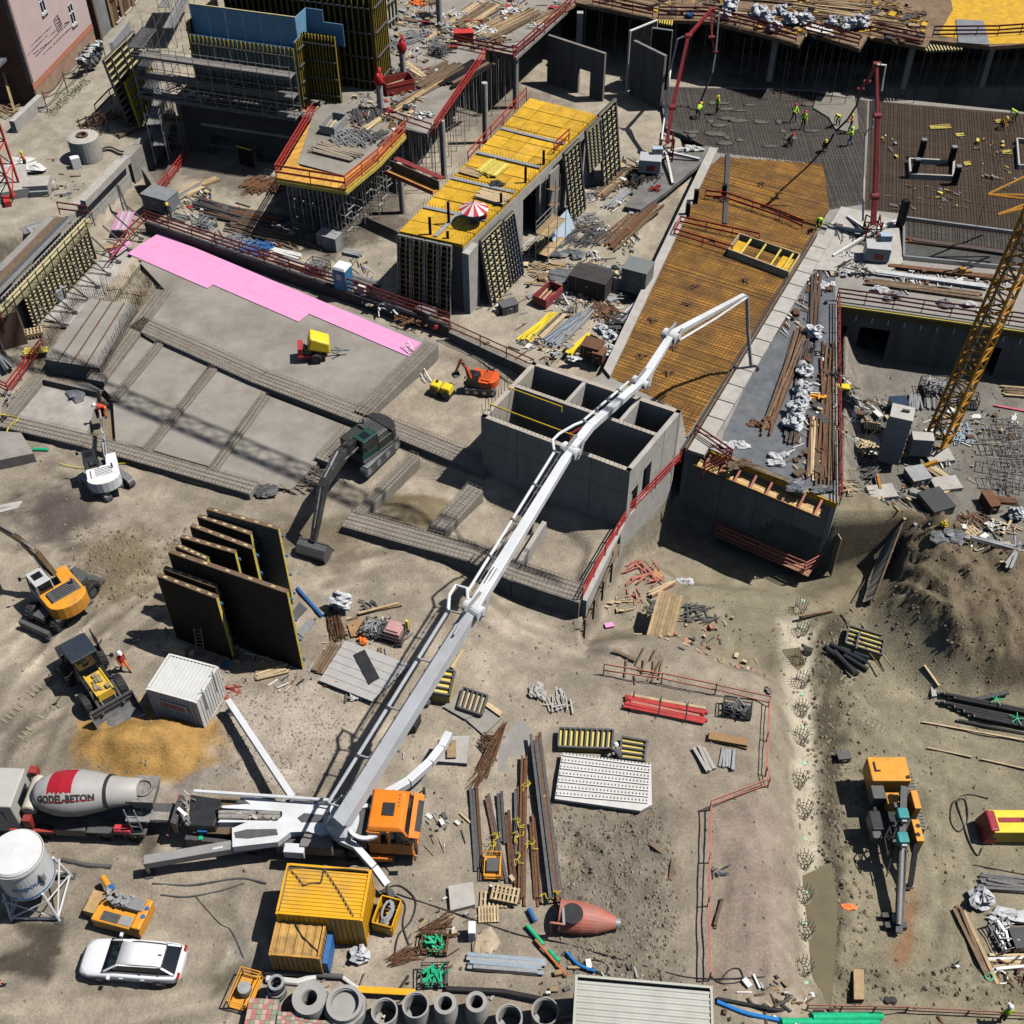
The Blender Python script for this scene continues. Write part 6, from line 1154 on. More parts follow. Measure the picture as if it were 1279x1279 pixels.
def bucket(t,piv,d,w,s,mat):
 """open digging bucket hanging below piv, mouth towards -d"""
 piv=V3(piv);d=V3((d[0],d[1],0)).normalized();sd=V3((-d.y,d.x,0));pr=[(0,0),(.35,-.1),(.55,-.45),(.45,-.85),(.05,-1.0),(-.55,-.95)]
 P=[piv+d*(x*s)+V3((0,0,z*s))for x,z in pr];b=MB()
 for i in range(len(P)-1):b.add([P[i]-sd*w/2,P[i]+sd*w/2,P[i+1]+sd*w/2,P[i+1]-sd*w/2],[(0,1,2,3)])
 for q in(-1,1):b.add([p+sd*q*w/2 for p in P],[tuple(range(len(P)))]);b.bar(P[0]+sd*q*w/2,P[-1]+sd*q*w/2,.05,.06)
 b.bar(P[0]-sd*w/2,P[0]+sd*w/2,.1);b.bar(P[-1]-sd*w/2,P[-1]+sd*w/2,.1,.03)
 o=b.bld('bucket',mat,t,wl=True);g=MB();
 for k in range(5):c=P[-1]+sd*(w*(k/4-.5)*.9);g.bar(c,c-d*.18*s,.07,.05)
 g.bld('bucket_tooth',steel,o,wl=True);return o
def cyl(b,p,q,r):p,q=V3(p),V3(q);m=lerp(p,q,.55);b.tube([p,m],r,8);b.tube([m,q],r*.55,8)
def excavator(name,label,base,th,uh,s,col,cabroof,boomc,bpts,bw,wheeled=False,cat='excavator',bs=1.,buck=True,hoodc=None,cwc=None,rimm=None):
 t=thing(name,label,cat,base,0);U=M4.Rotation(uh,4,'Z');TH=M4.Rotation(th,4,'Z')
 def loc(b,nm,m,Mx=U,**k):b.v=[tuple(Mx@V3(v))for v in b.v];return b.bld(nm,m,t,**k)
 if wheeled:
  loc(MB().box(0,0,.65*s,4.0*s,.9*s,.45*s),'chassis',gd,TH);loc(MB().box(2.5*s,0,.3*s,.25*s,2.3*s,.5*s),'dozer_blade',gd,TH)
  loc(MB().box(-2.3*s,.75*s,.35*s,.5*s,.9*s,.2*s).box(-2.3*s,-.75*s,.35*s,.5*s,.9*s,.2*s).box(-2.1*s,0,.6*s,.4*s,2.2*s,.2*s),'stabiliser',gd,TH)
  for x in(-1.4,1.4):
   for y in(-1,1):
    p=TH@V3((x*s*1.05,y*1.02*s,0));w_=wheel(t,0,0,.60*s,.55*s,rimm=rimm)
    for o in[w_]+KIDS.get(w_.name,[]):
     o.data.transform(M4.Translation(p)@TH)
 else:
  tracks(t,3.9*s,.52*s,.85*s,2.15*s,TH,gd);loc(MB().box(0,0,.35*s,2.3*s,1.7*s,.4*s),'undercarriage',gd,TH)
 z0=1.0*s
 loc(MB().lathe([(.75*s,0),(.75*s,.2*s)],18,M4.Translation((0,0,z0-.2*s))),'slew_ring',gd)
 loc(MB().box(-.2*s,0,z0,3.4*s,2.45*s,.22*s),'platform',gd,bevel=.03)
 n=9;arc=[(-1.35*s-.95*s*math.cos(a)*.9,1.24*s*math.sin(a))for a in[(-math.pi/2)+math.pi*i/n for i in range(n+1)]]
 b=MB();b.prism(arc+[(-1.3*s,1.24*s),(-1.3*s,-1.24*s)],z0+.15*s,z0+1.15*s);loc(b,'counterweight',cwc or col,bevel=.06*s)
 b=MB();b.prism([(-1.35*s,-1.22*s),(.2*s,-1.22*s),(1.3*s,-1.22*s),(1.3*s,-.45*s),(.1*s,-.35*s),(.1*s,1.2*s),(-1.35*s,1.2*s)],z0+.2*s,z0+.95*s);loc(b,'body',col,bevel=.05*s)
 b=MB();b.box(-.75*s,-.1*s,z0+.95*s,1.0*s,1.9*s,.18*s);loc(b,'engine_hood',hoodc or gd,bevel=.05*s)
 g=MB();
 for k in range(5):g.box(-.75*s+(.18*k-.36)*s,-.1*s,z0+1.13*s,.05*s,1.3*s,.02*s)
 loc(g,'hood_louvre',blp);loc(MB().lathe([(.07*s,0),(.07*s,.45*s)],10,M4.Translation((-.6*s,-.8*s,z0+1.1*s))),'exhaust',sd_)
 cx,cy=.75*s,.68*s
 c=loc(MB().taper(cx,cy,z0+.2*s,1.55*s,1.0*s,1.5*s,1.25*s,.92*s,-.1*s),'cab',glass)
 f=MB()
 for a in(-1,1):
  for q in(-1,1):f.bar((cx+a*.775*s,cy+q*.5*s,z0+.2*s),(cx-.1*s+a*.625*s,cy+q*.46*s,z0+1.72*s),.08*s)
 f.box(cx,cy,z0+.2*s,1.58*s,1.04*s,.55*s)
 f.v=[tuple(U@V3(v))for v in f.v];f.bld('cab_frame',cabroof if cabroof is not glass else gd,c)
 r_=MB().box(cx-.1*s,cy,z0+1.7*s,1.36*s,1.0*s,.1*s);r_.v=[tuple(U@V3(v))for v in r_.v];r_.bld('cab_roof',cabroof,c,bevel=.04*s)
 r_=MB().box(cx-.02*s,cy,z0+1.803*s,.55*s,.6*s,.03*s);r_.v=[tuple(U@V3(v))for v in r_.v];r_.bld('roof_hatch',glass,c)
 loc(MB().bar((cx+.6*s,cy+.5*s,z0+1.5*s),(cx+.75*s,cy+.8*s,z0+1.5*s),.03).box(cx+.75*s,cy+.85*s,z0+1.35*s,.06,.18*s,.3*s),'mirror',blp)
 P=[V3(p)for p in bpts];h=.42*s*bs;w=.34*s*bs
 mid=lerp(P[0],P[1],.5)+V3((0,0,.35*s))
 boom_box(MB(),[P[0],mid,P[1]],[w,w*1.1,w*.8],[h*.8,h*1.25,h*.7]).bld('boom',boomc,t,wl=True,bevel=.02)
 boom_box(MB(),[P[1]+(P[1]-P[2]).normalized()*.45*s,P[1],P[2]],[w*.7,w*.85,w*.6],[h*.5,h*.95,h*.55]).bld('stick',boomc,t,wl=True,bevel=.02)
 dd=(P[1]-P[0]);sd=V3((-dd.y,dd.x,0)).normalized()*w*.75;b=MB()
 for q in(-1,1):cyl(b,P[0]+sd*q+V3((0,0,-.1))+V3((dd.x,dd.y,0)).normalized()*.3*s,mid+sd*q,.075*s)
 b.bld('boom_cylinder',steel,t,wl=True);b=MB();cyl(b,mid+V3((0,0,h*.8)),P[1]+(P[1]-P[2]).normalized()*.4*s+V3((0,0,.05)),.075*s);cyl(b,lerp(P[1],P[2],.15)+V3((0,0,h*.7)),lerp(P[1],P[2],.85)+V3((0,0,h*.6)),.06*s);b.bld('stick_cylinder',steel,t,wl=True)
 b=MB();b.tube([P[0]+V3((0,0,.3*s)),mid+V3((.06,0,h*.75)),P[1]+V3((.06,0,h*.5)),lerp(P[1],P[2],.5)+V3((.08,0,h*.5))],.03*s,6);b.bld('hydraulic_hose',black,t,wl=True)
 if buck:bucket(t,P[2],P[2]-P[1],bw,.75*s*bs,gd if buck is True else buck)
 return t
dgreen=M('dark_olive_machine',(.03,.033,.031),.45,.2,2,.4,(.09,.085,.07));cabgreen=M('green_cab_roof',(.015,.06,.05),.35,.15,2,.2,(.08,.1,.09))
bp=T(1,1,545,985,0);hd=ang(T(1,1,545,985,0),T(1,1,290,1225,0))
excavator('crawler_excavator','large dark green crawler excavator standing across the rebar beams',(bp.x,bp.y,.35),hd,hd-.12,.97,dgreen,cabgreen,M('boom_dark_grey',(.032,.034,.036),.45,.25,3,.4,(.2,.18,.15)),[T(1,1,470,900,2.6),T(1,1,325,1105,4.3),T(1,2,277,140,1.35)],1.9,bs=1.75)
bp=T(0,1,520,1105,0);hd=ang(T(0,1,560,1150,0),T(0,1,500,880,0))
excavator('mini_excavator','white mini excavator with black cab beside the front beam',bp,hd+.5,hd,.84,white,blp,M('mini_boom_grey',(.42,.42,.42),.5,.2,3,.3,(.2,.19,.17)),[T(0,1,517,985,1.3),T(0,1,497,850,2.2),T(0,1,480,740,1.2)],.6,hoodc=white,bs=.8)
bp=T(0,2,315,455,0);hd=ang(T(0,2,290,390,1.5),T(0,2,100,170,1.5))
excavator('wheeled_excavator','orange wheeled excavator with grey cab roof at the left edge',bp,rad(-116),hd,.95,yorange,M('pale_grey_cab',(.5,.5,.49),.5,.08,2,.3,(.35,.33,.3)),M('brown_black_boom',(.11,.065,.03),.5,.3,3,.4,(.2,.15,.1)),[T(0,2,262,300,2.0),T(0,2,95,130,4.4),T(0,2,-60,40,2.2)],1.0,wheeled=True,rimm=gd)
bp=T(1,1,1090,640,-.55);hd=ang(T(1,1,1110,600,0),T(1,1,960,570,0))
excavator('mini_excavator','small red mini excavator with black cab in the roller pit',bp,hd+.2,hd,.6,M('mini_red',(.72,.10,.02),.4,.12,2,.3,(.4,.12,.05)),blp,MATS['mini_red'],[T(1,1,1040,590,.9),T(1,1,990,505,2.0),T(1,1,965,560,.6)],.5,hoodc=MATS['mini_red'],bs=.8)
lo=T(0,2,470,850,0);hd=ang(T(0,2,400,730,1),T(0,2,580,985,1));t=thing('wheel_loader','yellow and black wheel loader tipping its bucket at the sand heap','wheel loader',lo,hd)
yl=M('loader_yellow',(.66,.42,.05),.45,.15,2,.3,(.35,.25,.1))
for x,y in((1.2,1.0),(1.2,-1.0),(-1.35,1.0),(-1.35,-1.0)):wheel(t,x,y,.66,.5,rimm=yl)
MB().box(.9,0,.7,2.1,.95,.5).bld('front_frame',gd,t);MB().box(-1.2,0,.75,2.0,1.5,.6).bld('rear_frame',gd,t)
h_=MB().taper(1.15,0,1.2,1.7,1.0,.55,1.6,.85).bld('engine_bay',yl,t,bevel=.04);b=MB()
for k in range(9):b.box(.55+rnd(0,1.2),rnd(-.3,.3),1.75,rnd(.15,.4),rnd(.1,.3),rnd(.06,.2))
b.bld('engine_block',M('engine_metal',(.30,.24,.14),.5,.4,5),h_);MB().box(1.15,.46,1.72,1.7,.08,.1).bld('side_rail',yl,h_);MB().box(1.15,-.46,1.72,1.7,.08,.1).bld('side_rail',yl,h_)
c_=MB().taper(-.65,0,1.35,1.5,1.45,1.5,1.35,1.3).bld('cab',glass,t);f=MB()
for a in(-1,1):
 for q in(-1,1):f.bar((-.65+a*.75,q*.72,1.35),(-.65+a*.66,q*.64,2.88),.09)
f.bld('cab_frame',blp,c_);MB().box(-.7,0,2.86,1.6,1.5,.12).bld('cab_roof',M('dark_cab_roof',(.03,.04,.055),.35,.2,2,.3,(.09,.09,.09)),c_,bevel=.05)
MB().bar((-.1,.75,2.2),(.35,1.25,2.3),.04).box(.35,1.3,2.15,.06,.2,.3).bld('mirror',blp,t);MB().bar((-.1,-.75,2.2),(.3,-1.25,2.3),.04).box(.3,-1.3,2.15,.06,.2,.3).bld('mirror',blp,t)
MB().box(-2.35,0,.8,.8,1.7,.85).bld('counterweight',blp,t,bevel=.06);MB().bar((-1.2,.75,1.3),(-1.7,1.5,1.5),.06).box(-1.6,1.15,1.3,.9,.05,1.1).bld('open_door',blp,t)
for q in(-1,1):boom_box(MB(),[(-.1,q*.62,1.55),(1.3,q*.62,1.6),(2.5,q*.62,.75)],[.14,.14,.14],[.3,.4,.3]).bld('lift_arm',blp,t)
b=MB()
for q in(-1,1):cyl(b,(.5,q*.4,1.3),(2.3,q*.4,1.25),.06)
b.bld('bucket_cylinder',steel,t)
b=MB();pr=[(2.45,1.25),(2.4,.55),(2.6,.30),(3.45,.22)];w=2.5
for i in range(3):b.add([(pr[i][0],-w/2,pr[i][1]),(pr[i][0],w/2,pr[i][1]),(pr[i+1][0],w/2,pr[i+1][1]),(pr[i+1][0],-w/2,pr[i+1][1])],[(0,1,2,3)])
for q in(-1,1):b.add([(x,q*w/2,z)for x,z in pr],[(0,1,2,3)]);b.bar((2.45,q*w/2,1.25),(3.45,q*w/2,.24),.07)
bk_=b.bld('bucket',M('loader_bucket_steel',(.12,.12,.125),.45,.3,3,.4,(.3,.28,.25)),t);MB().bar((2.44,-w/2,1.28),(2.44,w/2,1.28),.12).bar((2.43,-w/2,.95),(2.43,w/2,.95),.1).bld('back_rail',sd_,bk_);MB().bar((3.48,-w/2-.02,.22),(3.48,w/2+.02,.22),.14,.05).bld('cutting_edge',steel,bk_)
cp_=Q(170,1207,.0);t=thing('estate_car','white estate car with roof rails parked on the dirt','car',(cp_.x,cp_.y,gz(cp_.x,cp_.y)+.02),rad(180-4.5))
carw=M('car_white',(.80,.81,.84),.18,.02,1,.12,(.66,.65,.62))
def loft(b,secs):
 n=None;base=len(b.v)
 for x,w,zl,zb,zt,wt in secs:
  ring=[(x,-w*.86,zl),(x,-w,zl+.18),(x,-w,zb-.08),(x,-w*.97,zb),(x,-wt,zt-.02),(x,-wt*.6,zt+.012),(x,0,zt+.02),(x,wt*.6,zt+.012),(x,wt,zt-.02),(x,w*.97,zb),(x,w,zb-.08),(x,w,zl+.18),(x,w*.86,zl)];n=len(ring);b.v+=ring
 k=len(secs)
 for i in range(k-1):
  for j in range(n):b.f.append((base+i*n+j,base+(i+1)*n+j,base+(i+1)*n+(j+1)%n,base+i*n+(j+1)%n));b.m.append(b.c)
 b.f+=[tuple(base+j for j in range(n)),tuple(base+(k-1)*n+j for j in range(n-1,-1,-1))];b.m+=[b.c,b.c]
 return b
loft(MB(),[(2.40,.55,.35,.52,.55,.45),(2.34,.74,.24,.62,.68,.6),(2.15,.88,.2,.70,.78,.72),(1.5,.92,.2,.80,.90,.78),(.85,.92,.2,.86,.97,.8),(-.5,.93,.2,.9,.93,.85),(-1.7,.92,.2,.92,.95,.84),(-2.2,.87,.24,.92,.96,.76),(-2.38,.74,.3,.84,.88,.66),(-2.43,.6,.38,.7,.72,.5)]).bld('body',carw,t,smooth=True,sub=1)
gh=loft(MB(),[(1.12,.80,.9,.93,.95,.74),(.45,.77,.9,1.0,1.38,.60),(-.4,.77,.9,1.0,1.43,.60),(-1.3,.77,.9,1.0,1.41,.585),(-1.62,.76,.9,1.0,1.35,.56),(-2.22,.72,.88,.93,.98,.62)]);g_=gh.bld('cabin_glass',glass,t,smooth=False)
rf=loft(MB(),[(.44,.60,1.30,1.35,1.395,.58),(-.4,.615,1.33,1.40,1.445,.59),(-1.35,.60,1.32,1.38,1.415,.575),(-1.66,.57,1.28,1.32,1.36,.54)]);r_=rf.bld('roof',carw,t,smooth=True)
MB().box(-1.45,0,1.418,.16,.05,.07).bld('roof_antenna',blp,r_)
for q in(-1,1):
 MB().tube([(-.0,q*.565,1.42),(-.3,q*.57,1.475),(-1.4,q*.555,1.455),(-1.65,q*.54,1.38)],.022,6).bld('roof_rail',sd_,r_)
 for(x0,z0,x1,z1,y0,y1)in((1.13,.93,.43,1.39,.76,.60),(-.62,.95,-.60,1.42,.775,.61),(-1.45,.95,-1.50,1.38,.77,.59),(-2.22,.95,-1.62,1.35,.70,.56)):MB().bar((x0,q*y0,z0),(x1,q*y1,z1),.09,.05).bld('window_pillar',carw if x0>.5 or x0<-2 else blp,t)
 MB().taper(.78,q*1.02,.92,.16,.22,.14,.12,.18).bld('wing_mirror',carw,t,bevel=.02)
 hl=MB().hexa([(2.18,q*.58,.60),(2.32,q*.5,.60),(2.20,q*.80,.60),(1.95,q*.87,.60),(2.16,q*.58,.735),(2.3,q*.5,.70),(2.17,q*.80,.74),(1.92,q*.865,.77)]).bld('headlight',M('headlight_glass',(.35,.37,.4),.1,.1,5),t)
 MB().box(-2.36,q*.66,.78,.1,.3,.14).bld('tail_light',M('tail_light_red',(.4,.02,.02),.2),t)
 for x in(.25,-.75):MB().box(x,q*.935,.74,.2,.03,.035).bld('door_handle',carw,t)
 for x in(1.42,-1.42):wheel(t,x,q*.84,.33,.23,rimm=steel)
MB().box(2.39,0,.42,.04,.9,.22).bld('grille',blp,t);MB().box(-.05,.28,1.17,.24,.1,.012,rad(-10)).bld('windscreen_label',M('turquoise_label',(.2,.55,.5),.4),t)if 0 else None
def T6(x,y,z):return Q(200+x/6.395,960+y/6.395,z)
pr_,pf_=Q(222,1020,1.2),Q(545,1040,1.2);ph=ang(pr_,pf_);pc=(pr_+pf_)/2;t=thing('concrete_pump_truck','big truck mounted concrete pump with orange cab and long white folding boom','concrete pump',(pc.x,pc.y,gz(pc.x,pc.y)),ph);PI=MAT4[t.name].inverted()
pw=M('pump_white',(.68,.70,.73),.38,.06,.9,.6,(.46,.45,.43))
MB().box(-.3,0,.85,11.2,.95,.35).bld('chassis_frame',gd,t)
for x in(4.1,2.5,-2.6,-3.95):
 for y in(-1.02,1.02):wheel(t,x,y,.52,.4)
cb=MB();cx0,cx1=3.35,5.55;cab_=MB().box((cx0+cx1)/2,0,1.0,cx1-cx0,2.42,1.0).bld('cab_lower',orange,t,bevel=.06)
MB().hexa([(cx0,-1.2,2.0),(cx1,-1.2,2.0),(cx1,1.2,2.0),(cx0,1.2,2.0),(cx0+.05,-1.13,3.05),(cx1-.42,-1.1,3.05),(cx1-.42,1.1,3.05),(cx0+.05,1.13,3.05)]).bld('cab_glass',glass,cab_)
for y in(-1,1):
 f=MB();f.bar((cx1,y*1.18,2.0),(cx1-.42,y*1.08,3.05),.12);f.bar((cx0+.06,y*1.18,2),(cx0+.08,y*1.12,3.05),.14);f.bar((cx0+1.05,y*1.19,2),(cx0+1.05,y*1.12,3.05),.12);f.box(cx0+.35,y*1.17,2.0,.6,.05,1.0);tag(f.bld('cab_side_frame',orange,cab_),kind='stuff')
MB().box(cx0+.03,0,2.0,.08,2.3,1.0).bld('cab_rear_wall',orange,cab_)
rf=MB();rf.hexa([(cx0,-1.17,3.04),(cx1-.32,-1.15,3.04),(cx1-.32,1.15,3.04),(cx0,1.17,3.04),(cx0+.1,-1.02,3.3),(cx1-.55,-1.0,3.28),(cx1-.55,1.0,3.28),(cx0+.1,1.02,3.3)]);rf=rf.bld('cab_roof',orange,t,bevel=.07)
MB().box(cx0+.95,-.05,3.27,.62,.72,.07).bld('roof_hatch',blp,rf,bevel=.04)
for k in range(4):MB().box(cx0+1.42,.15+k*.2,3.27,.05,.05,.05).bld('marker_lamp',blp,rf)
MB().box(cx1+.05,0,.45,.14,2.45,.6).bld('bumper',orange,t,bevel=.05);MB().box(cx1+.04,0,1.05,.1,1.9,.95).bld('grille',blp,t);vz=MB().hexa([(cx1-.15,-1.25,2.78),(cx1+.35,-1.2,2.66),(cx1+.35,1.2,2.66),(cx1-.15,1.25,2.78),(cx1-.15,-1.25,2.84),(cx1+.35,-1.2,2.72),(cx1+.35,1.2,2.72),(cx1-.15,1.25,2.84)]).bld('sun_visor',orange,t);MB().hexa([(cx1+.1,-.85,2.79),(cx1+.38,-.85,2.722),(cx1+.38,.85,2.722),(cx1+.1,.85,2.79),(cx1+.1,-.85,2.80),(cx1+.38,-.85,2.735),(cx1+.38,.85,2.735),(cx1+.1,.85,2.80)]).bld('visor_panel',blp,vz)
for y in(-1,1):
 MB().bar((cx1-.1,y*1.2,2.6),(cx1+.25,y*1.5,2.65),.05).box(cx1+.25,y*1.55,2.0,.12,.25,.65).bld('mirror',blp,t);MB().box(cx0+.5,y*1.28,.55,1.3,.25,.3).bld('cab_step',orange,t);MB().box(cx1+.12,y*.95,.62,.06,.35,.2).bld('headlight',MATS['headlight_glass'],t)
MB().box(3.05,0,1.2,.4,2.2,1.4).bld('rear_wall_unit',gd,t)
for y in(-1,1):MB().box(.4,y*1.05,.55,3.4,.5,.75).bld('side_tank',gd,t,bevel=.05)
pl_=[(490,300),(720,285),(640,232),(780,235),(990,270),(1110,262),(1240,282),(1450,300),(1450,500),(1290,540),(1180,505),(1040,512),(940,590),(580,630),(575,480),(690,432),(460,432),(480,412),(930,422),(975,385),(975,345),(500,318)]
b=MB();b.prism([T6(x,y,1.9)for x,y in pl_],1.5,1.95);b.bld('outrigger_frame',pw,t,wl=True)
for px in([(590,510),(690,485),(930,482),(942,530),(700,560),(600,555)],[(1095,395),(1150,355),(1300,370),(1300,430),(1130,430)],[(640,240),(720,285),(600,275)]):b=MB();b.prism([T6(x,y,1.955)for x,y in px],1.94,1.962);b.bld('frame_recess',gd,t,wl=True)
b=MB();b.prism([T6(x,y,2.1)for x,y in((240,205),(480,240),(490,310),(430,330),(450,400),(430,460),(225,450))],1.1,2.1);b.bld('hopper_platform',blp,t,wl=True,bevel=.05)
b=MB();b.prism([T6(x,y,1.9)for x,y in((150,205),(190,215),(125,445),(80,430))],1.0,1.9);b.bld('hopper_grate',sd_,t,wl=True)
b=MB()
for k in range(16):p=T6(rnd(170,270),rnd(190,480),rnd(1.5,2.2));b.bar(p,p+V3((rnd(-.4,.4),rnd(-.4,.4),rnd(-.1,.3))),rnd(.05,.14))
b.bld('hopper_pipes',steel,t,wl=True)
b=MB();b.prism([T6(x,y,1.6)for x,y in((480,235),(620,240),(600,295),(490,290))],1.3,1.6);b.bld('wood_tray',wdd,t,wl=True);b=MB();b.prism([T6(x,y,1.5)for x,y in((270,465),(555,470),(545,525),(260,510))],1.2,1.5);b.bld('wood_tray',wdd,t,wl=True);b=MB();b.prism([T6(x,y,1.62)for x,y in((300,462),(378,465),(375,508),(298,505))],1.4,1.66);b.bld('blue_box',blue,t,wl=True);b=MB();b.prism([T6(x,y,1.3)for x,y in((205,530),(560,570),(550,600),(195,565))],.7,1.3);b.bld('side_box',sd_,t,wl=True)
p=T6(325,558,1.32);MB().box(p.x,p.y,1.28,.2,.2,.12).bld('green_lamp',green,t,wl=True)
b=MB()
for y_,r_ in((350,.12),(385,.14)):b.tube([T6(470,y_,1.8),T6(960,y_+5,1.8)],r_,10)
for k in range(14):p=T6(rnd(600,940),rnd(345,410),1.85);b.bar(p,p+V3((rnd(-.3,.3),rnd(-.2,.2),rnd(0,.25))),rnd(.05,.16))
b.bld('delivery_cylinders',M('grimy_metal',(.30,.285,.26),.5,.4,5,.4,(.12,.11,.1)),t,wl=True)
MB().tube([T6(270,178,2.3),T6(1500,262,2.3)],.09,8).bld('wash_pipe',pw,t,wl=True)
b=MB();p=T6(1070,632,1.7);b.box(p.x,p.y,1.1,1.0,.5,.6,ph);b.bld('white_box',pw,t,wl=True,bevel=.03)
b=MB();p=T6(1250,575,1.8);b.box(p.x,p.y,1.0,1.6,.7,.8,ph);b.bld('tool_box',M('taupe_box',(.20,.18,.17),.6,.1,2),t,wl=True,bevel=.05)
def legs(nm,pts,w,h,mat,foot):
 boom_box(MB(),pts,[w]*len(pts),[h]*len(pts)).bld('outrigger',mat,t,wl=True,bevel=.03);f=V3(foot);g=gz(f.x,f.y)
 o=MB().tube([V3((f.x,f.y,g+.1)),V3((f.x,f.y,1.3))],.11,10).bld('outrigger_foot',steel,t,wl=True);MB().lathe([(.32,g),(.32,g+.1)],16,M4.Translation((f.x,f.y,0))).bld('foot_pad',sd_,o,wl=True)
q1=T(0,2,1105,915,1.25);legs('a',[T6(1060,240,1.6),q1],.34,.42,pw,q1)
q2=T(1,2,932,1075,1.3);legs('b',[Q(428,1020,1.7),Q(470,1000,1.7),Q(510,977,1.65),Q(537,953,1.55),Q(551,935,1.45),q2],.42,.5,pw,q2)
q3=T(0,3,700,495,1.2);legs('c',[T6(985,555,1.55),T6(580,625,1.5),q3],.5,.5,M('outrigger_grey',(.30,.295,.29),.5,.15,2,.4,(.2,.19,.17)),q3);b=MB();b.bar(T6(930,540,1.83),T6(570,612,1.8),.3,.05);b.bar(lerp(T6(570,612,1.8),q3,.1),lerp(T6(570,612,1.8),q3,.9),.12,.03);b.bld('outrigger_cover',pw,t,wl=True)
q4=T(1,3,632,605,1.1);legs('d',[T(1,3,400,385,1.9),T(1,3,480,420,1.9),T(1,3,570,520,1.6),q4],.34,.4,pw,q4)
tb=Q(430,1030,2.2);MB().lathe([(.85,0),(.85,.5),(.6,.9),(.55,1.7)],22,M4.Translation((tb.x,tb.y,1.95))).bld('turret',pw,t,wl=True,smooth=False)
MB().lathe([(.78,0),(.98,0),(.98,.16),(.78,.16)],26,M4.Translation(Q(458,1028,2.6)),closed=True).bld('hose_ring',pw,t,wl=True)
for d_y in(-.3,.3):b=MB();b.bar(V3((tb.x-.5,tb.y+d_y,2.6)),V3((tb.x+.4,tb.y+d_y,4.2)),.12,.8);b.bld('turret_cheek',pw,t,wl=True)
A0,A1,A2=T(1,3,415,300,4.2),T(1,2,1055,470,11.3),Q(713,563,12.2)
def arm(nm,pts,ws,hs):
 o=boom_box(MB(),pts,ws,hs).bld(nm,pw,t,wl=True,bevel=.03);return o
arm('boom_section',[A0,A1],[.72,.6],[.78,.56]);a1=A1
arm('boom_section',[A1+V3((0,0,.1)),A2],[.58,.44],[.52,.42])
G=[A2+V3((.0,0,.1)),Q(722,552,12.2),Q(737,533,12),Q(800,478,11.2)];arm('boom_section',G,[.52,.48,.46,.4],[.5,.46,.42,.36])
J3=Q(838,420,10.4);arm('boom_section',[Q(800,478,11.1),Q(810,464,10.9),J3],[.5,.5,.42],[.42,.42,.36])
E4=Q(929,369,9);arm('boom_section',[J3+V3((0,0,.1)),E4],[.40,.28],[.4,.26])
TIP=Q(938,456,1.5);MB().tube([E4,Q(933,372,8.4),Q(934,410,5.0),TIP],.13,10).bld('end_hose',M('pump_end_pipe',(.42,.43,.45),.5,.15,3,.3,(.25,.24,.23)),t,wl=True);MB().tube([TIP,Q(945,458,1.3),Q(948,462,1.15)],.1,8).bld('hose_nozzle',black,t,wl=True)
for J,r in((A1,.36),(A2,.32),(Q(800,478,11.15),.26),(J3,.36)):
 b=MB();b.lathe([(r,-.5),(r,.5)],16,M4.Translation(J)@M4.Rotation(rad(90),4,'Y')@M4.Rotation(rad(40),4,'X'));b.bld('boom_joint',pw,t,wl=True)
 b=MB();b.bar(J+V3((-.4,-.5,.45)),J+V3((.3,.6,.55)),.14,.1);b.bar(J+V3((.45,-.5,.1)),J+V3((.7,.5,.2)),.12,.1);b.bld('joint_lever',steel,t,wl=True)
for p,q,off,r in((A0,A1,(-1.05,.25,.1),.09),(A1,A2,(-.72,.25,0),.08),(G[2],G[3],(-.55,.25,0),.075)):
 o=V3(off);n=max(4,int((q-p).length/2.6));a,e=lerp(p,q,.06)+o,lerp(p,q,.97)+o
 MB().tube([a,e],r,8).bld('delivery_pipe',pw,t,wl=True)
 for k in range(n+1):
  c=lerp(a,e,k/n);MB().bar(c,c-o*.75,.07,.09).bld('pipe_bracket',steel,t,wl=True);MB().lathe([(r*1.5,-.06),(r*1.5,.06)],10,M4.Translation(c)@(e-a).to_track_quat('Z','Y').to_matrix().to_4x4()).bld('pipe_coupling',sd_,t,wl=True)
o=V3((-1.05,.25,.1));MB().tube([lerp(A0,A1,.97)+o,A1+V3((-1.2,.7,.2)),A1+V3((-.9,1.25,.3)),A1+V3((-.35,1.0,.35)),A1+V3((-.3,.3,.3))],.09,8).bld('pipe_loop',pw,t,wl=True)
MB().tube([lerp(A1,A2,.97)+V3((-.72,.25,0)),A2+V3((-.95,.7,.1)),A2+V3((-.6,1.1,.2)),G[2]+V3((-.9,.1,0)),G[2]+V3((-.4,.4,0))],.08,8).bld('pipe_loop',pw,t,wl=True)
MB().tube([lerp(J3,E4,.02)+V3((.35,-.5,0)),lerp(J3,E4,.5)+V3((.3,-.45,0)),E4+V3((.1,-.3,0))],.075,8).bld('delivery_pipe',pw,t,wl=True)
b=MB();cyl(b,A0+V3((.3,.9,.9)),lerp(A0,A1,.33)+V3((0,0,-.5)),.16);b.bld('boom_cylinder',steel,t,wl=True);b=MB();cyl(b,lerp(A1,A2,.2)+V3((0,0,.5)),lerp(A0,A1,.85)+V3((0,0,.5)),.11);b.bld('boom_cylinder',steel,t,wl=True)
b=MB()
for p,q in((A0,A1),(A1,A2)):
 dd=(q-p).normalized();sd=dd.cross(V3((0,0,1))).normalized()
 for k in range(1,9):c=lerp(p,q,k/9)+dd*.1;b.bar(c-sd*.42+V3((0,0,.42-.02*k)),c-sd*.28+V3((0,0,.44-.02*k)),.18,.03)
 b.bar(lerp(p,q,.05)-sd*.36+V3((0,0,.5)),lerp(p,q,.95)-sd*.3+V3((0,0,.36)),.05,.03)
b.bld('cable_strip',gd,t,wl=True)
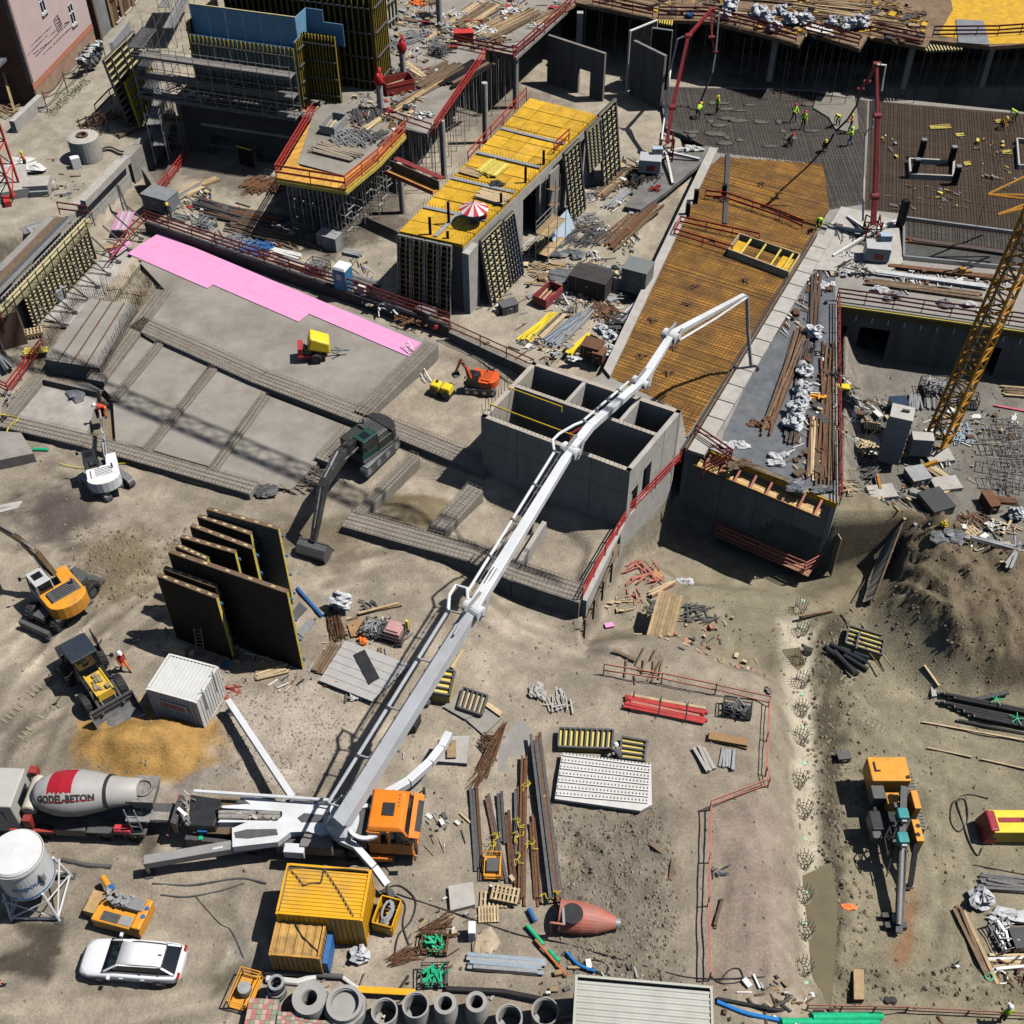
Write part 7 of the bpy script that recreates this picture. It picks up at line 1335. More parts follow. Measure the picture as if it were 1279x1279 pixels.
def text_mesh(s,size,bold=.0):
 cu=bpy.data.curves.new('lettering','FONT');cu.body=s;cu.size=size;cu.offset=bold;cu.resolution_u=3;o=bpy.data.objects.new('lettering',cu);COL.objects.link(o)
 bpy.context.view_layer.update();me=bpy.data.meshes.new_from_object(o.evaluated_get(bpy.context.evaluated_depsgraph_get()));v=[tuple(q.co)for q in me.vertices];f=[tuple(p.vertices)for p in me.polygons];bpy.data.objects.remove(o);return v,f
def T2(x,y,z):return Q(x/6.395,940+y/6.395,z)
D0,D1=T2(300,330,2.35),T2(1130,305,3.05);dax=(D1-D0).normalized();mh=ang(D0,D1);t=thing('concrete_mixer_truck','concrete mixer truck with grey white drum and red patch backing up to the pump','mixer truck',(D0.x,D0.y,gz(D0.x,D0.y)),mh)
Mx=M4.Translation(D0)@dax.to_track_quat('Z','X').to_matrix().to_4x4();Ld=(D1-D0).length
prof=[(.05,0),(.62,.02),(.86,.35),(1.08,1.0),(1.17,1.7),(1.15,2.3),(.98,3.2),(.80,3.95),(.74,4.2),(.62,Ld-.05),(.56,Ld),(.5,Ld-.4)]
dr=MB().lathe(prof[:-1]+[(.05,Ld-.3)],40,Mx).bld('drum',M('drum_grey_white',(.45,.44,.425),.5,.07,1.2,.55,(.33,.30,.265)),t,wl=True,smooth=True)
def rad_at(z):
 for(r0,z0),(r1,z1)in zip(prof[:-1],prof[1:]):
  if z0<=z<=z1:return r0+(r1-r0)*(z-z0)/(z1-z0)
 return .6
MB().lathe([(rad_at(3.85)+.005,3.83),(rad_at(3.85)+.05,3.83),(rad_at(3.97)+.05,3.98),(rad_at(3.97)+.005,3.98)],40,Mx,closed=True).bld('drum_ring',black,dr,wl=True)
inv=Mx.inverted().to_3x3();upv=(inv@V3((0,0,1)));a_up=math.atan2(upv.y,upv.x);camv=inv@(V3((0,0,CAM_H))-D0);a_cam=math.atan2(camv.y,camv.x);sg=1 if math.sin(a_cam-a_up)>0 else-1
def on_drum(z,a,dr_=.012):r=rad_at(z)+dr_;aa=a_up+sg*a;return Mx@V3((r*math.cos(aa),r*math.sin(aa),z))
b=MB();nz,na=26,22;z0,z1,aA0,aA1=1.05,2.35,-.75,.50;idx={}
for i in range(nz+1):
 z=z0+(z1-z0)*i/nz;jag=.10*RNL.random()+.02*math.sin(i*1.3)
 for j in range(na+1):idx[i,j]=len(b.v);a=aA0+(aA1+jag-aA0)*j/na;b.v.append(tuple(on_drum(z,a)))
for i in range(nz):
 for j in range(na):b.f.append((idx[i,j],idx[i+1,j],idx[i+1,j+1],idx[i,j+1]));b.m.append(0)
b.bld('red_patch',M('drum_red',(.42,.015,.03),.45,.08,2,.15,(.3,.05,.05)),dr,wl=True,smooth=True)
v,f=text_mesh('GODEL-BETON',.42,.022);xm=max(p[0]for p in v);zc=1.95;b=MB();b.add([on_drum(zc-1.45+2.95*(p[0]/xm),.80-(p[1]-.15)/1.12*1.15,.02)for p in v],f);tag(b.bld('lettering',inkm,dr,wl=True),'black letters reading GODEL-BETON')
b=MB();pts=[on_drum(1.0+2.4*k/14,.95-.05*math.sin(k*.22),.015)for k in range(15)]
b.tube(pts,.02,4);b.bld('red_swoosh',MATS['drum_red'],dr,wl=True)
MB().box(2.2,0,.85,9.2,.95,.3).bld('chassis_frame',gd,t)
for x in(-1.5,.2,3.3,4.7):
 for y in(-1.0,1.0):wheel(t,x,y,.5,.36)
for y in(-1,1):MB().box(4.0,y*1.12,1.0,3.0,.35,.1).bld('mudguard',gd,t);MB().box(1.6,y*1.05,.55,1.6,.4,.6).bld('side_tank',sd_ if y>0 else gd,t,bevel=.05)
MB().box(4.35,-1.12,1.12,.9,.4,.3).bld('red_tank',M('tank_red',(.6,.06,.08),.45),t,bevel=.08);MB().box(-.3,-1.25,.9,2.2,.15,.15).bld('red_side_bar',redm,t)
cabw=M('mixer_cab_grey',(.47,.46,.43),.5,.05,2,.3,(.35,.33,.3));cbm=MB().hexa([(-3.3,-1.2,.7),(-.75,-1.2,.7),(-.75,1.2,.7),(-3.3,1.2,.7),(-3.0,-1.1,2.95),(-.85,-1.1,2.95),(-.85,1.1,2.95),(-3.0,1.1,2.95)]).bld('cab',cabw,t,bevel=.06)
MB().box(-.8,.0,1.9,.05,1.1,.55).bld('rear_window',glass,cbm);MB().box(-2.2,.0,2.95,.5,.7,.05).bld('roof_hatch',blp,cbm);MB().box(-2.0,-1.17,1.75,1.2,.05,.7).bld('side_window',glass,cbm)
MB().lathe([(.3,-.95),(.38,-.9),(.38,.9),(.3,.95)],18,M4.Translation((-.25,.1,2.15))@M4.Rotation(math.pi/2,4,'X')).bld('water_tank',M('cream_tank',(.55,.51,.43),.5,.08,2,.3,(.35,.3,.24)),t);MB().box(-.35,-1.05,1.2,.4,.4,.7).bld('red_bracket',redm,t);MB().box(-.5,1.15,2.3,.4,.4,.5).bld('red_bracket',redm,t)
MB().box(Ld-.1,0,1.0,.25,1.6,1.5).bld('drum_pedestal',gd,t);MB().taper(Ld+.1,0,2.4,.9,1.2,.9,1.3,1.5).bld('feed_hopper',M('crusted_steel',(.22,.205,.185),.8,.4,4,.5,(.35,.33,.3),bump=.4),t)
MB().lathe([(.40,0),(.48,0),(.48,.12),(.40,.12)],20,M4.Translation((Ld+.1,0,3.3)),closed=True).bld('hopper_rim',M('crusted_steel',(.2,.2,.2)),t);MB().bar((Ld+.2,-.5,1.5),(Ld+1.3,-.2,.95),.55,.12).bar((Ld+.2,-.75,1.55),(Ld+1.3,-.45,1.05),.06,.25).bld('chute',MATS['crusted_steel'],t)
b=MB()
for k in range(5):b.bar((Ld-.6,-1.15,.7+k*.45),(Ld-.1,-1.15,.7+k*.45),.05)
for x in(Ld-.6,Ld-.1):b.bar((x,-1.15,.5),(x,-1.15,3.2),.05)
b.bld('ladder',steel,t);MB().box(Ld-.2,-.7,2.0,1.2,.8,.06).bld('platform',steel,t)
for y in(-.7,.7):MB().bar((Ld-.2,y,1),(Ld-.7,y*.6,2.6),.12).bld('support_strut',gd,t)
MB().bar((Ld+1.1,-1.2,.9),(Ld+1.1,1.2,.9),.1,.15).bld('rear_bumper',redfade,t)
# ================================================================ yard: forms, containers, machines
dP=None
for i,(x0,y0,x1,y1,h,lb)in enumerate([(760,310,1045,418,5.5,'front left black wall form of the standing row with a ladder on it'),(790,275,1040,365,5.6,'second black wall form behind the front left one'),(815,195,1387,392,6.8,'widest black wall form in the standing row'),(848,165,1000,232,5.6,'narrowest black wall form behind the widest one'),(872,122,1135,200,6.0,'black wall form behind the narrowest one'),(920,68,1220,180,6.0,'third black wall form from the back of the row'),(955,22,1210,110,6.0,'second black wall form from the back of the row'),(1000,-12,1345,85,6.5,'rearmost wall form of the row with a bluish face')]):
 a,e=T(0,2,x0,y0,h),T(0,2,x1,y1,h);t=thing('wall_formwork',lb,'formwork panel',(a.x,a.y,0),0,'black wall forms standing in a row');d=(e-a).normalized();n=V3((-d.y,d.x,0));L=(e-a).length
 b=MB();b.prism([a,e,e+n*.03,a+n*.03],.05,h);b.bld('sheet',M('bluish_dark_form',(.05,.075,.1),.5,.3,1.2,.4,(.08,.09,.1))if i==7 else plyd,t,wl=True)
 k=max(3,int(L/.45))
 for j in range(k):p=lerp(a,e,(j+.02)/(k-.96))+n*.14-d*.05;bpc('girder',t,V3((p.x,p.y,.08)),V3((p.x,p.y,h-.1)),.08,.2,beamy,up=n)
 bpc('top_board',t,a+n*.13,e+n*.13,.27,.06,plyb)
 for j in range(4):z=.7+j*(h-1.2)/3.2;bpc('waler',t,V3((a.x,a.y,z))+n*.33+d*.1,V3((e.x,e.y,z))+n*.33+d*.06,.1,.14,blue)
 for j in range(5):p=lerp(a,e,.12+.19*j)+n*.13;bpc('lifting_slot',t,p-d*.12+V3((0,0,.035)),p+d*.12+V3((0,0,.035)),.1,.012,beamp)
a=T(0,2,960,560,2.2);t=thing('ladder','thin dark ladder leaning on the front left black wall form','ladder',T(0,2,985,690,0));p,q=T(0,2,975,690,.1),T(0,2,955,560,2.6)
for s in(-.2,.2):bpc('stile',t,p+V3((s,0,0)),q+V3((s,0,0)),.05,.05,sd_)
for k in range(8):c=lerp(p,q,(k+.5)/8);bpc('rung',t,c-V3((.2,0,0)),c+V3((.2,0,0)),.04,.04,sd_)
def corr(b,x0,x1,y0,y1,z,pitch,dep,along='x'):
 n=int(((y1-y0)if along=='x' else(x1-x0))/pitch);pr=[]
 for k in range(n):s=k*pitch;pr+=[(s,0),(s+pitch*.35,0),(s+pitch*.5,dep),(s+pitch*.85,dep)]
 pr.append((n*pitch,0))
 for(s0,h0),(s1,h1)in zip(pr[:-1],pr[1:]):
  q=[(x0,y0+s0,z+h0),(x1,y0+s0,z+h0),(x1,y0+s1,z+h1),(x0,y0+s1,z+h1)]if along=='x' else[(x0+s0,y0,z+h0),(x0+s0,y1,z+h0),(x0+s1,y1,z+h1),(x0+s1,y0,z+h1)]
  b.add(q,[(0,1,2,3)]if along=='x' else[(3,2,1,0)])
def container(label,c,rz,L,W,H,mat,roofm,along,frame=None,ribs=.22,extra=None,zb=.12,group=None):
 frame=frame or mat;t=thing('container',label,'container',c,rz,group);b=MB();corr(b,-L/2+.06,L/2-.06,-W/2+.06,W/2-.06,H-.05,ribs,.045,along);b.bld('roof',roofm,t)
 for s in(-1,1):
  b=MB();n=int(L/.25)
  for k in range(n):x=-L/2+.1+(L-.2)*k/n;b.hexa([(x,s*(W/2-.06),zb),(x+.2,s*(W/2-.06),zb),(x+.2,s*(W/2-.02),zb),(x,s*(W/2-.02),zb),(x,s*(W/2-.06),H-.1),(x+.2,s*(W/2-.06),H-.1),(x+.2,s*(W/2-.02),H-.1),(x,s*(W/2-.02),H-.1)])
  b.box(0,s*(W/2-.08),zb,L-.1,.03,H-.2);b.bld('side_wall',mat,t)
  b=MB();n=int(W/.25)
  for k in range(n):y=-W/2+.1+(W-.2)*k/n;b.box(s*(L/2-.03),y+.1,zb,.04,.18,H-.2)
  b.box(s*(L/2-.06),0,zb,.03,W-.1,H-.2);b.bld('end_wall',mat,t)
 for x in(-1,1):
  for y in(-1,1):MB().box(x*(L/2-.06),y*(W/2-.06),0,.14,.14,H+.005).bld('corner_post',frame,t)
 for y in(-1,1):[MB().box(0,y*(W/2-.05),z,L-.28,.11,.13).bld('long_rail',frame,t)for z in(H-.09,.02)]
 for x in(-1,1):[MB().box(x*(L/2-.05),0,z,.11,W-.28,.13).bld('cross_rail',frame,t)for z in(H-.09,.02)]
 return t
def roofc(pts,z):q=[T(*p,z)for p in pts];c=sum(q,V3())/len(q);return c,ang(q[0],q[1]),(q[1]-q[0]).length,(q[2]-q[1]).length
c,rz,L,W=roofc([(0,2,710,855),(0,2,945,920),(0,2,1050,745),(0,2,825,680)],2.7);t=container('white ten foot container with ribbed roof beside the sand heap',(c.x,c.y,.05),rz,3.0,2.5,2.6,whd,M('pale_container_roof',(.62,.63,.62),.5,.05,2,.4,(.42,.42,.4)),'y')
MB().box(-.05,-1.29,1.35,1.7,.03,.62).bld('name_board',whd,t);b=MB();RR=random.Random(8)
for k in range(9):x=-.75+k*.16;b.box(x,-1.312,1.45,.1,.012,.38)
tag(b.bld('red_lettering',M('sign_red',(.45,.08,.06),.6),t),'row of red letters too small to read');MB().box(1.52,-.6,1.2,.05,.05,1.8).box(1.52,.6,1.2,.05,.05,1.8).bld('lock_bar',steel,t)
c,rz,L,W=roofc([(1,3,90,745),(1,3,510,780),(1,3,565,535),(1,3,150,495)],2.75);ycm=M('container_yellow',(.80,.40,.01),.45,.06,1.5,.3,(.5,.25,.03));t=container('big yellow container with scratched ribbed roof in front of the pump truck',(c.x,c.y,.08),rz,L,W,2.65,ycm,M('scratched_yellow_roof',(.80,.41,.015),.5,.1,1.0,.65,(.36,.25,.11)),'x',ribs=.19)
b=MB();cx_=-.1
for p,q in(((-1.9,1.0),(-.2,1.1)),((-.2,1.1),(1.85,1.15)),((-.2,1.1),(1.6,-1.1)),((-1.9,1.0),(-1.0,.2)),((-1.0,.2),(-.2,.4)),((-.2,.4),(-.2,1.1)),((-1.9,1.1),(-1.85,-1.1))):b.tube([(p[0],p[1],2.74),lerp((p[0],p[1],2.72),(q[0],q[1],2.72),.5)+V3((0,.06,0)),(q[0],q[1],2.74)],.025,5)
b.bld('lifting_chain',sd_,t)
c,rz,L,W=roofc([(1,3,65,945),(1,3,310,965),(1,3,330,790),(1,3,100,775)],1.95);rcm=M('rusty_yellow',(.50,.27,.06),.65,.25,1.8,.7,(.17,.09,.04));t=container('small rusty yellow tool container below the big yellow one',(c.x,c.y,.08),rz,L,W,1.9,rcm,M('rusty_yellow_roof',(.50,.29,.08),.65,.35,1.6,.75,(.12,.075,.04)),'y',ribs=.42)
sngl(MB().tube([(c.x+1,c.y-.6,2.0),(c.x+.2,c.y+.1,2.02),(c.x-.2,c.y+.7,2.02),(c.x-.9,c.y+.8,2.0)],.03,5),'cable',black,'black cable lying over the small rusty container','cable');sngl(MB().box(c.x+1.32,c.y,.0,.25,W,1.3,rz),'blue_board',blue,'dark blue panel standing beside the rusty tool container','board')
c,rz,L,W=roofc([(1,3,570,790),(1,3,665,815),(1,3,690,680),(1,3,600,655)],1.0);t=thing('open_box','small yellow open box filled with grey hoses at the yellow container end','box',(c.x,c.y,.06),rz);skip_box(t,L,W,.95,ycm);b=MB()
for k in range(5):b.tube([(math.cos(a)*(.35-.03*k)*L*.8,math.sin(a)*.42*W*(1-.06*k),.9+.05*k)for a in[i*.55 for i in range(13)]],.06,6)
b.bld('coiled_hose',grey,t)
a,e=T(2,3,305,1040,2.65),T(2,3,968,1097,2.65);rz=ang(a,e);L=(e-a).length;d=(e-a).normalized();c=(a+e)/2-V3((-d.y,d.x,0))*1.22;container('long cream container with ribbed roof at the bottom picture edge',(c.x,c.y,.05),rz,L,2.44,2.6,M('cream_container',(.46,.46,.40),.6,.06,1.5,.4,(.36,.35,.30)),M('cream_roof',(.47,.475,.43),.6,.08,1.2,.55,(.36,.35,.30)),'x',ribs=.27)
P0_=Q(56,1122,0);sc_=V(17,1063,P0_,P0_+V3((1,0,0)));H_=sc_.z;t=thing('mortar_silo','tall white silo on a tubular leg frame at the left edge','silo',(sc_.x,P0_.y,0));R_=1.22
silow=M('silo_white',(.70,.71,.72),.4,.05,1.2,.35,(.55,.54,.52));MB().lathe([(.25,H_*.22),(R_,H_*.46),(R_,H_-.18),(R_*.93,H_-.05),(.0,H_+.03)],40).bld('shell',silow,t,smooth=False)
MB().lathe([(R_+.03,H_-.42),(R_+.06,H_-.42),(R_+.06,H_-.25),(R_+.03,H_-.25)],40,closed=True).bld('top_hoop',whd,t);MB().lathe([(R_+.01,H_*.5),(R_+.03,H_*.5),(R_+.03,H_*.515),(R_+.01,H_*.515)],40,closed=True).bld('blue_hoop',blue,t)
for x in(-1,1):
 for y in(-1,1):MB().tube([(x*1.15,y*1.15,0),(x*.92,y*.92,H_*.5)],.07,8).bld('leg',silow,t);MB().box(x*1.15,y*1.15,-.02,.35,.35,.06).bld('foot_plate',sd_,t)
b=MB();q=[(-1.12,-1.12),(1.12,-1.12),(1.12,1.12),(-1.12,1.12)]
for k in range(4):(x0,y0),(x1,y1)=q[k],q[(k+1)%4];b.tube([(x0,y0,.25),(x1*.95,y1*.95,H_*.40)],.04,6);b.tube([(x1,y1,.25),(x0*.95,y0*.95,H_*.40)],.04,6);b.tube([(x0,y0,.22),(x1,y1,.22)],.05,6)
b.bld('leg_brace',silow,t);v,f=text_mesh('mepout',.5,.01);xm=max(p[0]for p in v);b=MB();b.add([((R_+.012)*math.cos(-1.12+1.15*(p[0]/xm-.5)),(R_+.012)*math.sin(-1.12+1.15*(p[0]/xm-.5)),H_*.70+(p[1]-.2)*1.1)for p in v],f);tag(b.bld('lettering',blue,t),'blue lettering on the silo side')
b=MB();b.tube([(R_*math.cos(-.5)*1.1,R_*math.sin(-.5)*1.1,H_*.70),(R_*math.cos(-.5)*1.1,R_*math.sin(-.5)*1.1,H_*.80)],.12,10);b.bar((R_*.9,-R_*.55,H_*.6),(R_*.95,-R_*.5,H_*.74),.06);b.bld('vent_pipe',steel,t)
c=T(0,3,590,745,.6);rz=ang(T(0,3,400,715,.6),T(0,3,720,800,.6));t=thing('mortar_machine','orange machine with open grey hood beside the silo','machine',(c.x,c.y,0),rz);MB().box(.1,0,.25,2.5,1.55,.75).bld('body',yorange,t,bevel=.06);MB().box(-1.45,.15,.3,.7,1.1,.5).bld('front_tray',M('dusty_orange',(.45,.3,.14),.6,.2,3),t)
MB().box(.35,.35,1.0,1.6,.6,.35).bld('hood',M('hood_grey',(.24,.235,.24),.55,.12,2,.3,(.3,.28,.25)),t,bevel=.04);MB().box(1.2,0,.95,.45,1.5,.28).bld('end_cover',yorange,t,bevel=.05)
for y_ in(-.22,.2):MB().lathe([(.02,0),(.11,0),(.11,.03)],14,M4.Translation((1.32,y_+.1,1.24))).bld('gauge',blue,t)
b=MB()
for k in range(40):b.box(rnd(-.9,.5),rnd(.1,.7),1.2+rnd(0,.25),rnd(.05,.25),rnd(.05,.2),rnd(.05,.15),rnd(0,3))
b.bld('hopper_grid',grey,t);MB().box(-.25,-.45,.99,.9,.45,.05).bld('chamber',sd_,t);MB().box(.55,-.45,.99,.6,.45,.06).bld('cover_plate',grey,t,bevel=.02);MB().tube([(-1.0,.9,.8),(-1.7,1.4,.8)],.16,10).bld('feed_pipe',yorange,t);MB().lathe([(.18,0),(.18,.12)],12,M4.Translation((-1.0,.95,.85))).bld('pipe_cap',blue,t)
for x in(-.8,1.0):MB().box(x,0,0,.2,1.4,.26).bld('skid',gd,t)
def ring(label,x,y,R,r,h,cone=0,base=None,mat=None,r0=.0):
 p=Q(x,y,h);t=thing('concrete_ring',label,'concrete pipe',(p.x,p.y,gz(p.x,p.y)),0,'concrete pipes along the bottom edge');m=mat or M('pipe_concrete',(.34,.33,.315),.85,.1,2,.4,(.25,.24,.22))
 if cone:MB().lathe([(R*1.15,0),(R*1.15,h*.45),(R,h),(r,h),(r,.1),(r*.9,.05)],30,closed=False).bld('shell',m,t)
 else:MB().lathe([(R,0),(R,h),(r*1.06,h),(r*1.06,h-.1),(r,h-.1),(r,.02),(r*.2,.0)],30).bld('shell',m,t)
 if base:b=MB();n=8;b.prism([(math.cos(a)*R*1.18,math.sin(a)*R*1.18)for a in[2*math.pi*(k+.5)/n for k in range(n)]],0,h*.72);b.bld('foot',m,t)
 b=MB()
 for k in range(3):a=k*2.1+.5;b.box(math.cos(a)*r*.98,math.sin(a)*r*.98,h*.35,.16,.1,.06,a)
 b.bld('step_iron',sd_,t);return t
for lb,x,y,R,r,h,cone,base in[('big shaft base with a small round hole second from the left',386,1245,.78,.34,1.2,0,0),('wide octagonal shaft base with a large opening',430,1252,.82,.62,1.25,0,1),('low wide ring fourth from the left with dark inside',480,1262,.60,.5,1.1,0,0),('tall ring with sunlit inner wall left of the two cones',519,1255,.60,.5,1.35,0,0),('first of the two cone rings with narrow openings',556,1253,.5,.32,1.4,1,0),('second of the two cone rings with narrow openings',595,1251,.48,.30,1.45,1,0),('ring cut by the bottom edge left of the cream container',636,1270,.6,.5,1.2,0,0),('thin walled ring with a red mark beside the cream container',681,1263,.62,.54,1.3,0,0)]:ring(lb,x,y,R,r,h,cone,base)
p=Q(346,1240,.3);t=thing('ring_stack','stack of dark metal shaft rings at the left of the concrete pipes','rings',p)
for k in range(4):MB().lathe([(.34-.03*k,.3*k),(.46-.03*k,.3*k),(.46-.03*k,.3*k+.14),(.34-.03*k,.3*k+.14)],22,M4.Translation((.03*k,.02*k,0)),closed=True).bld('ring',[gd,steel,blp,steel][k],t)
brk=[M('paver_red',(.42,.17,.15),.85,.2,5),M('paver_pink',(.48,.33,.29),.85,.2,5),M('paver_green',(.24,.29,.2),.85,.2,5)]
for i,(x,y,w,d_)in enumerate([(327,1264,1.35,1.2),(362,1277,1.2,.9),(395,1284,1.3,.7)]):
 p=Q(x,y,.75);t=thing('paver_stack',['leftmost stack of red and green striped paving stones','middle stack of red and green striped paving stones','right stack of paving stones cut by the bottom edge'][i],'paving stones',(p.x,p.y,0),rad(-3),'paver stacks at the bottom edge');MB().box(0,0,.12,w*.98,d_*.98,.5).bld('stack_core',brk[1],t)
 for u in range(6):
  for v_ in range(5):piece('paving_stone',unit_box(brk[(u*2+v_*v_+i)%3]),t,(-w/2+w*(u+.5)/6,-d_/2+d_*(v_+.5)/5,.68+rnd(0,.02)),sc=(w/6-.012,d_/5-.012,.16))
p=Q(306,1236,.4);t=thing('mesh_crate','orange framed crate with a grey reel at the bottom left','crate',(p.x,p.y,0),rad(75));crate(t,1.6,.95,.8,yorange);MB().lathe([(.3,.15),(.3,.65),(.12,.66)],18).bld('reel',grey,t)
b=MB();b.tube([T(1,3,40,1025,.25),T(1,3,420,1050,.25)],.12,10);sngl(b,'drain_pipe',gd,'dark round bar lying above the concrete pipes','pipe');b=MB();b.bar(T(1,3,490,1112,.5),T(1,3,770,1128,.5),.3,.12);sngl(b,'yellow_beam',ycm,'yellow beam lying behind the concrete rings','beam');b=MB();b.tube([T(1,3,420,1055,.2),T(1,3,500,1115,.2)],.1,8);b.tube([T(1,3,50,1060,.2),T(1,3,200,1075,.2),T(1,3,290,1050,.2)],.16,8);sngl(b,'white_pipe',whd,'white bent drain pipe lying behind the shaft base','pipe');b=MB();b.tube([T(1,3,920,1108,.3),T(1,3,1190,1120,.3),T(1,3,1290,1140,.3),T(2,3,150,1160,.3)],.13,8);sngl(b,'black_pipe',black,'black pipe lying behind the cone rings','pipe')
gl=lambda*it:clt(it,0)
def CT(c,r,x,y):return _OX[c]+x/3.8758,_OY[r]+y/3.8758
bags('white sack bundle on the ground right of the rusty container',T(1,3,505,960),.85,5,None)
def rails(lb,c,r,x0,y0,x1,y1,n,mats,w=.14,h=.12,W=None,nm='steel_rails',z=.05,mess=.006):
 p,q=T(c,r,x0,y0),T(c,r,x1,y1);m=(p+q)/2+V3((0,0,z));t=pile(lb,m,ang(p,q),(q-p).length,W or w*min(n,4),.2,n,mats,nm,'steel bars',None,w,h,'bar',mess);return t
rails('main bundle of dark steel sheet piles tied with yellow straps',2,2,110,1085,215,1279+640,10,[sd_,rust],.17,.16,.7)
rails('brown steel beams left of the main dark bundle',2,2,60,1170,45,1279+650,5,[rust,sd_],.13,.14,.4);rails('thin rusty bars between the two dark bundles',2,3,95,270,125,720,3,[rust],.12,.1,.36)
for k,(x0,y0,x1,y1,n)in enumerate([(1050,130,1080,560,3),(1118,180,1205,600,2),(1178,155,1195,420,2),(1215,240,1252,640,2),(1262,120,1270,560,2)]):rails(['leftmost brown rails beside the rebar at the yellow tool box','dark rail second from the left with a slanted end','short brown rails behind the second rail','brown rail pair beside the pallets','brown rails nearest the main dark bundle'][k],1,3,x0,y0,x1,y1,n,[rust,sd_],.17,.14)
ys=M('yellow_strap',(.72,.58,.05),.6)
for k,(x,y)in enumerate([(75,150),(130,185),(25,330),(30,390),(95,430),(25,500),(200,640),(165,690),(-75,400),(-90,440)]):
 p=T(2,3,x,y)+V3((0,0,.42));b=MB()
 for j in range(4):a=rnd(0,6);b.tube([p,p+V3((math.cos(a)*.2,math.sin(a)*.25,.06)),p+V3((math.cos(a+.8)*.36,math.sin(a+.8)*.4,-.03))],.022,4)
 sngl(b,'tie_strap',ys,ORD[k]+' yellow tie knot from the top on the '+('main dark steel bundle' if k in(1,6,7)else 'brown rails'),'strap','yellow tie straps on the steel bundles')
c=T(1,3,1145,530);t=thing('tool_box','small orange framed open box on the brown rails','box',c+V3((0,0,.15)),rad(88));crate(t,1.3,.8,.45,yorange);MB().box(0,0,.1,.7,.6,.25).bld('grey_cover',gd,t)
for k,(x,y,r,n)in enumerate([(1150,680,-2,1),(1205,670,-12,2)]):pallet(['large weathered pallet under the tilted one by the rails','tilted pale pallet beside the brown rails'][k],T(1,3,x,y)+V3((0,0,.22*k)),rad(r),1.35,n,None)
pallet('small pallet standing below the tilted pallet',T(1,3,1125,752),rad(2),1.0,1,None)
def plate(lb,pts,z,h,mat,nm='plate',cat='plate',sub=None):b=MB();q=[T(*p,z)for p in pts];g=min(gz(p.x,p.y)for p in q);b.prism(q,g-.03,g+h);return sngl(b,nm,mat,lb,cat)
plate('square pale concrete slab left of the pallets',[(1,3,930,610),(1,3,1050,590),(1,3,1060,700),(1,3,940,730)],.3,.3,concl,'concrete_slab','slab');sngl(MB().box(T(1,3,1045,830,.5).x,T(1,3,1045,830,.5).y,0,.35,.6,.95),'white_post_box',white,'small white upright box below the pallets','box',bevel=.02)
p=T(1,3,1110,890);b=MB();b.blob((p.x,p.y,0),1.2,1.3,.25,4,.3,10,5);sngl(b,'stone_slab',M('buff_stone',(.42,.34,.24),.85,.2,2),'flat buff stone beside the white upright box','stone')
rails('grey steel channels bundled above the cream container',1,3,1020,980,1400,1010,10,[steel,M('blue_grey_steel',(.27,.34,.40),.5,.15,3,.3,(.3,.28,.25))],.2,.1,.9,'steel_channels')
t=thing('mesh_crate','rusty crate full of green plastic parts beside brown rebar','crate',T(1,3,865,905),rad(-6));crate(t,1.2,.85,.6,rust,green)
t=thing('mesh_crate','second crate of green plastic parts behind the concrete rings','crate',T(1,3,865,1060),rad(2));crate(t,1.2,.95,.7,sd_,green)
def rheap(lb,c,r,x0,y0,x1,y1,n,w,mat=rust,jit=.3):
 p,q=T(c,r,x0,y0),T(c,r,x1,y1);d=(q-p);s=V3((-d.y,d.x,0)).normalized();b=MB()
 for k in range(n):o=s*rnd(-w,w)+V3((0,0,rnd(.05,.25)));a=p+d*rnd(-.05,.25)+o;e=q-d*rnd(-.05,.25)+o+s*rnd(-jit,jit);b.tube([a,lerp(a,e,.5)+V3((rnd(-.1,.1),rnd(-.1,.1),rnd(0,.1))),e],.02,4)
 return sngl(b,'rebar_bundle',mat,lb,'rebar')
rheap('brown rebar offcuts left of the green filled crate',1,3,640,985,800,930,22,.25);rheap('tangled rusty rods behind the green filled crate',1,3,780,860,970,800,26,.35,jit=.8);rheap('long rusty rods above the brown rails',1,2,1200,1030,1085,1290,26,.15);rheap('rusty rods leaning at the head of the brown rails',1,3,1150,0,1030,150,14,.1);rheap('rusty round rod nest beside the outrigger pad',1,2,1085,1100,1155,1130,30,.45,jit=.6)
c=T(2,3,330,770,.55);e=T(2,3,500,790,.55);a=T(2,3,205,750,.55);ax=(e-a).normalized();t=thing('concrete_bucket','red conical concrete skip lying on its side by the dark steel bundle','concrete bucket',(c.x,c.y,0));Mb=M4.Translation(a)@ax.to_track_quat('Z','X').to_matrix().to_4x4();brm=M('bucket_red',(.46,.14,.10),.6,.15,2.5,.5,(.30,.22,.19));Lb_=(e-a).length
MB().lathe([(.72,.2),(.78,.25),(.78,Lb_*.45),(.66,Lb_*.68),(.30,Lb_),(.18,Lb_),(.68,Lb_*.58),(.72,Lb_*.4)],26,Mb).bld('shell',brm,t,wl=True);MB().lathe([(.20,Lb_-.02),(.26,Lb_),(.26,Lb_+.22),(.1,Lb_+.24)],16,Mb).bld('outlet',steel,t,wl=True)
MB().lathe([(.74,.22),(.82,.22),(.82,.32),(.74,.32)],26,Mb,closed=True).bld('rim',brm,t,wl=True);b=MB()
for s in(-1,1):b.bar(Mb@V3((.8,s*.8,-.1)),Mb@V3((-.8,s*.8,-.1)),.1);b.bar(Mb@V3((s*.8,.8,-.1)),Mb@V3((s*.8,.8,.5)),.09)
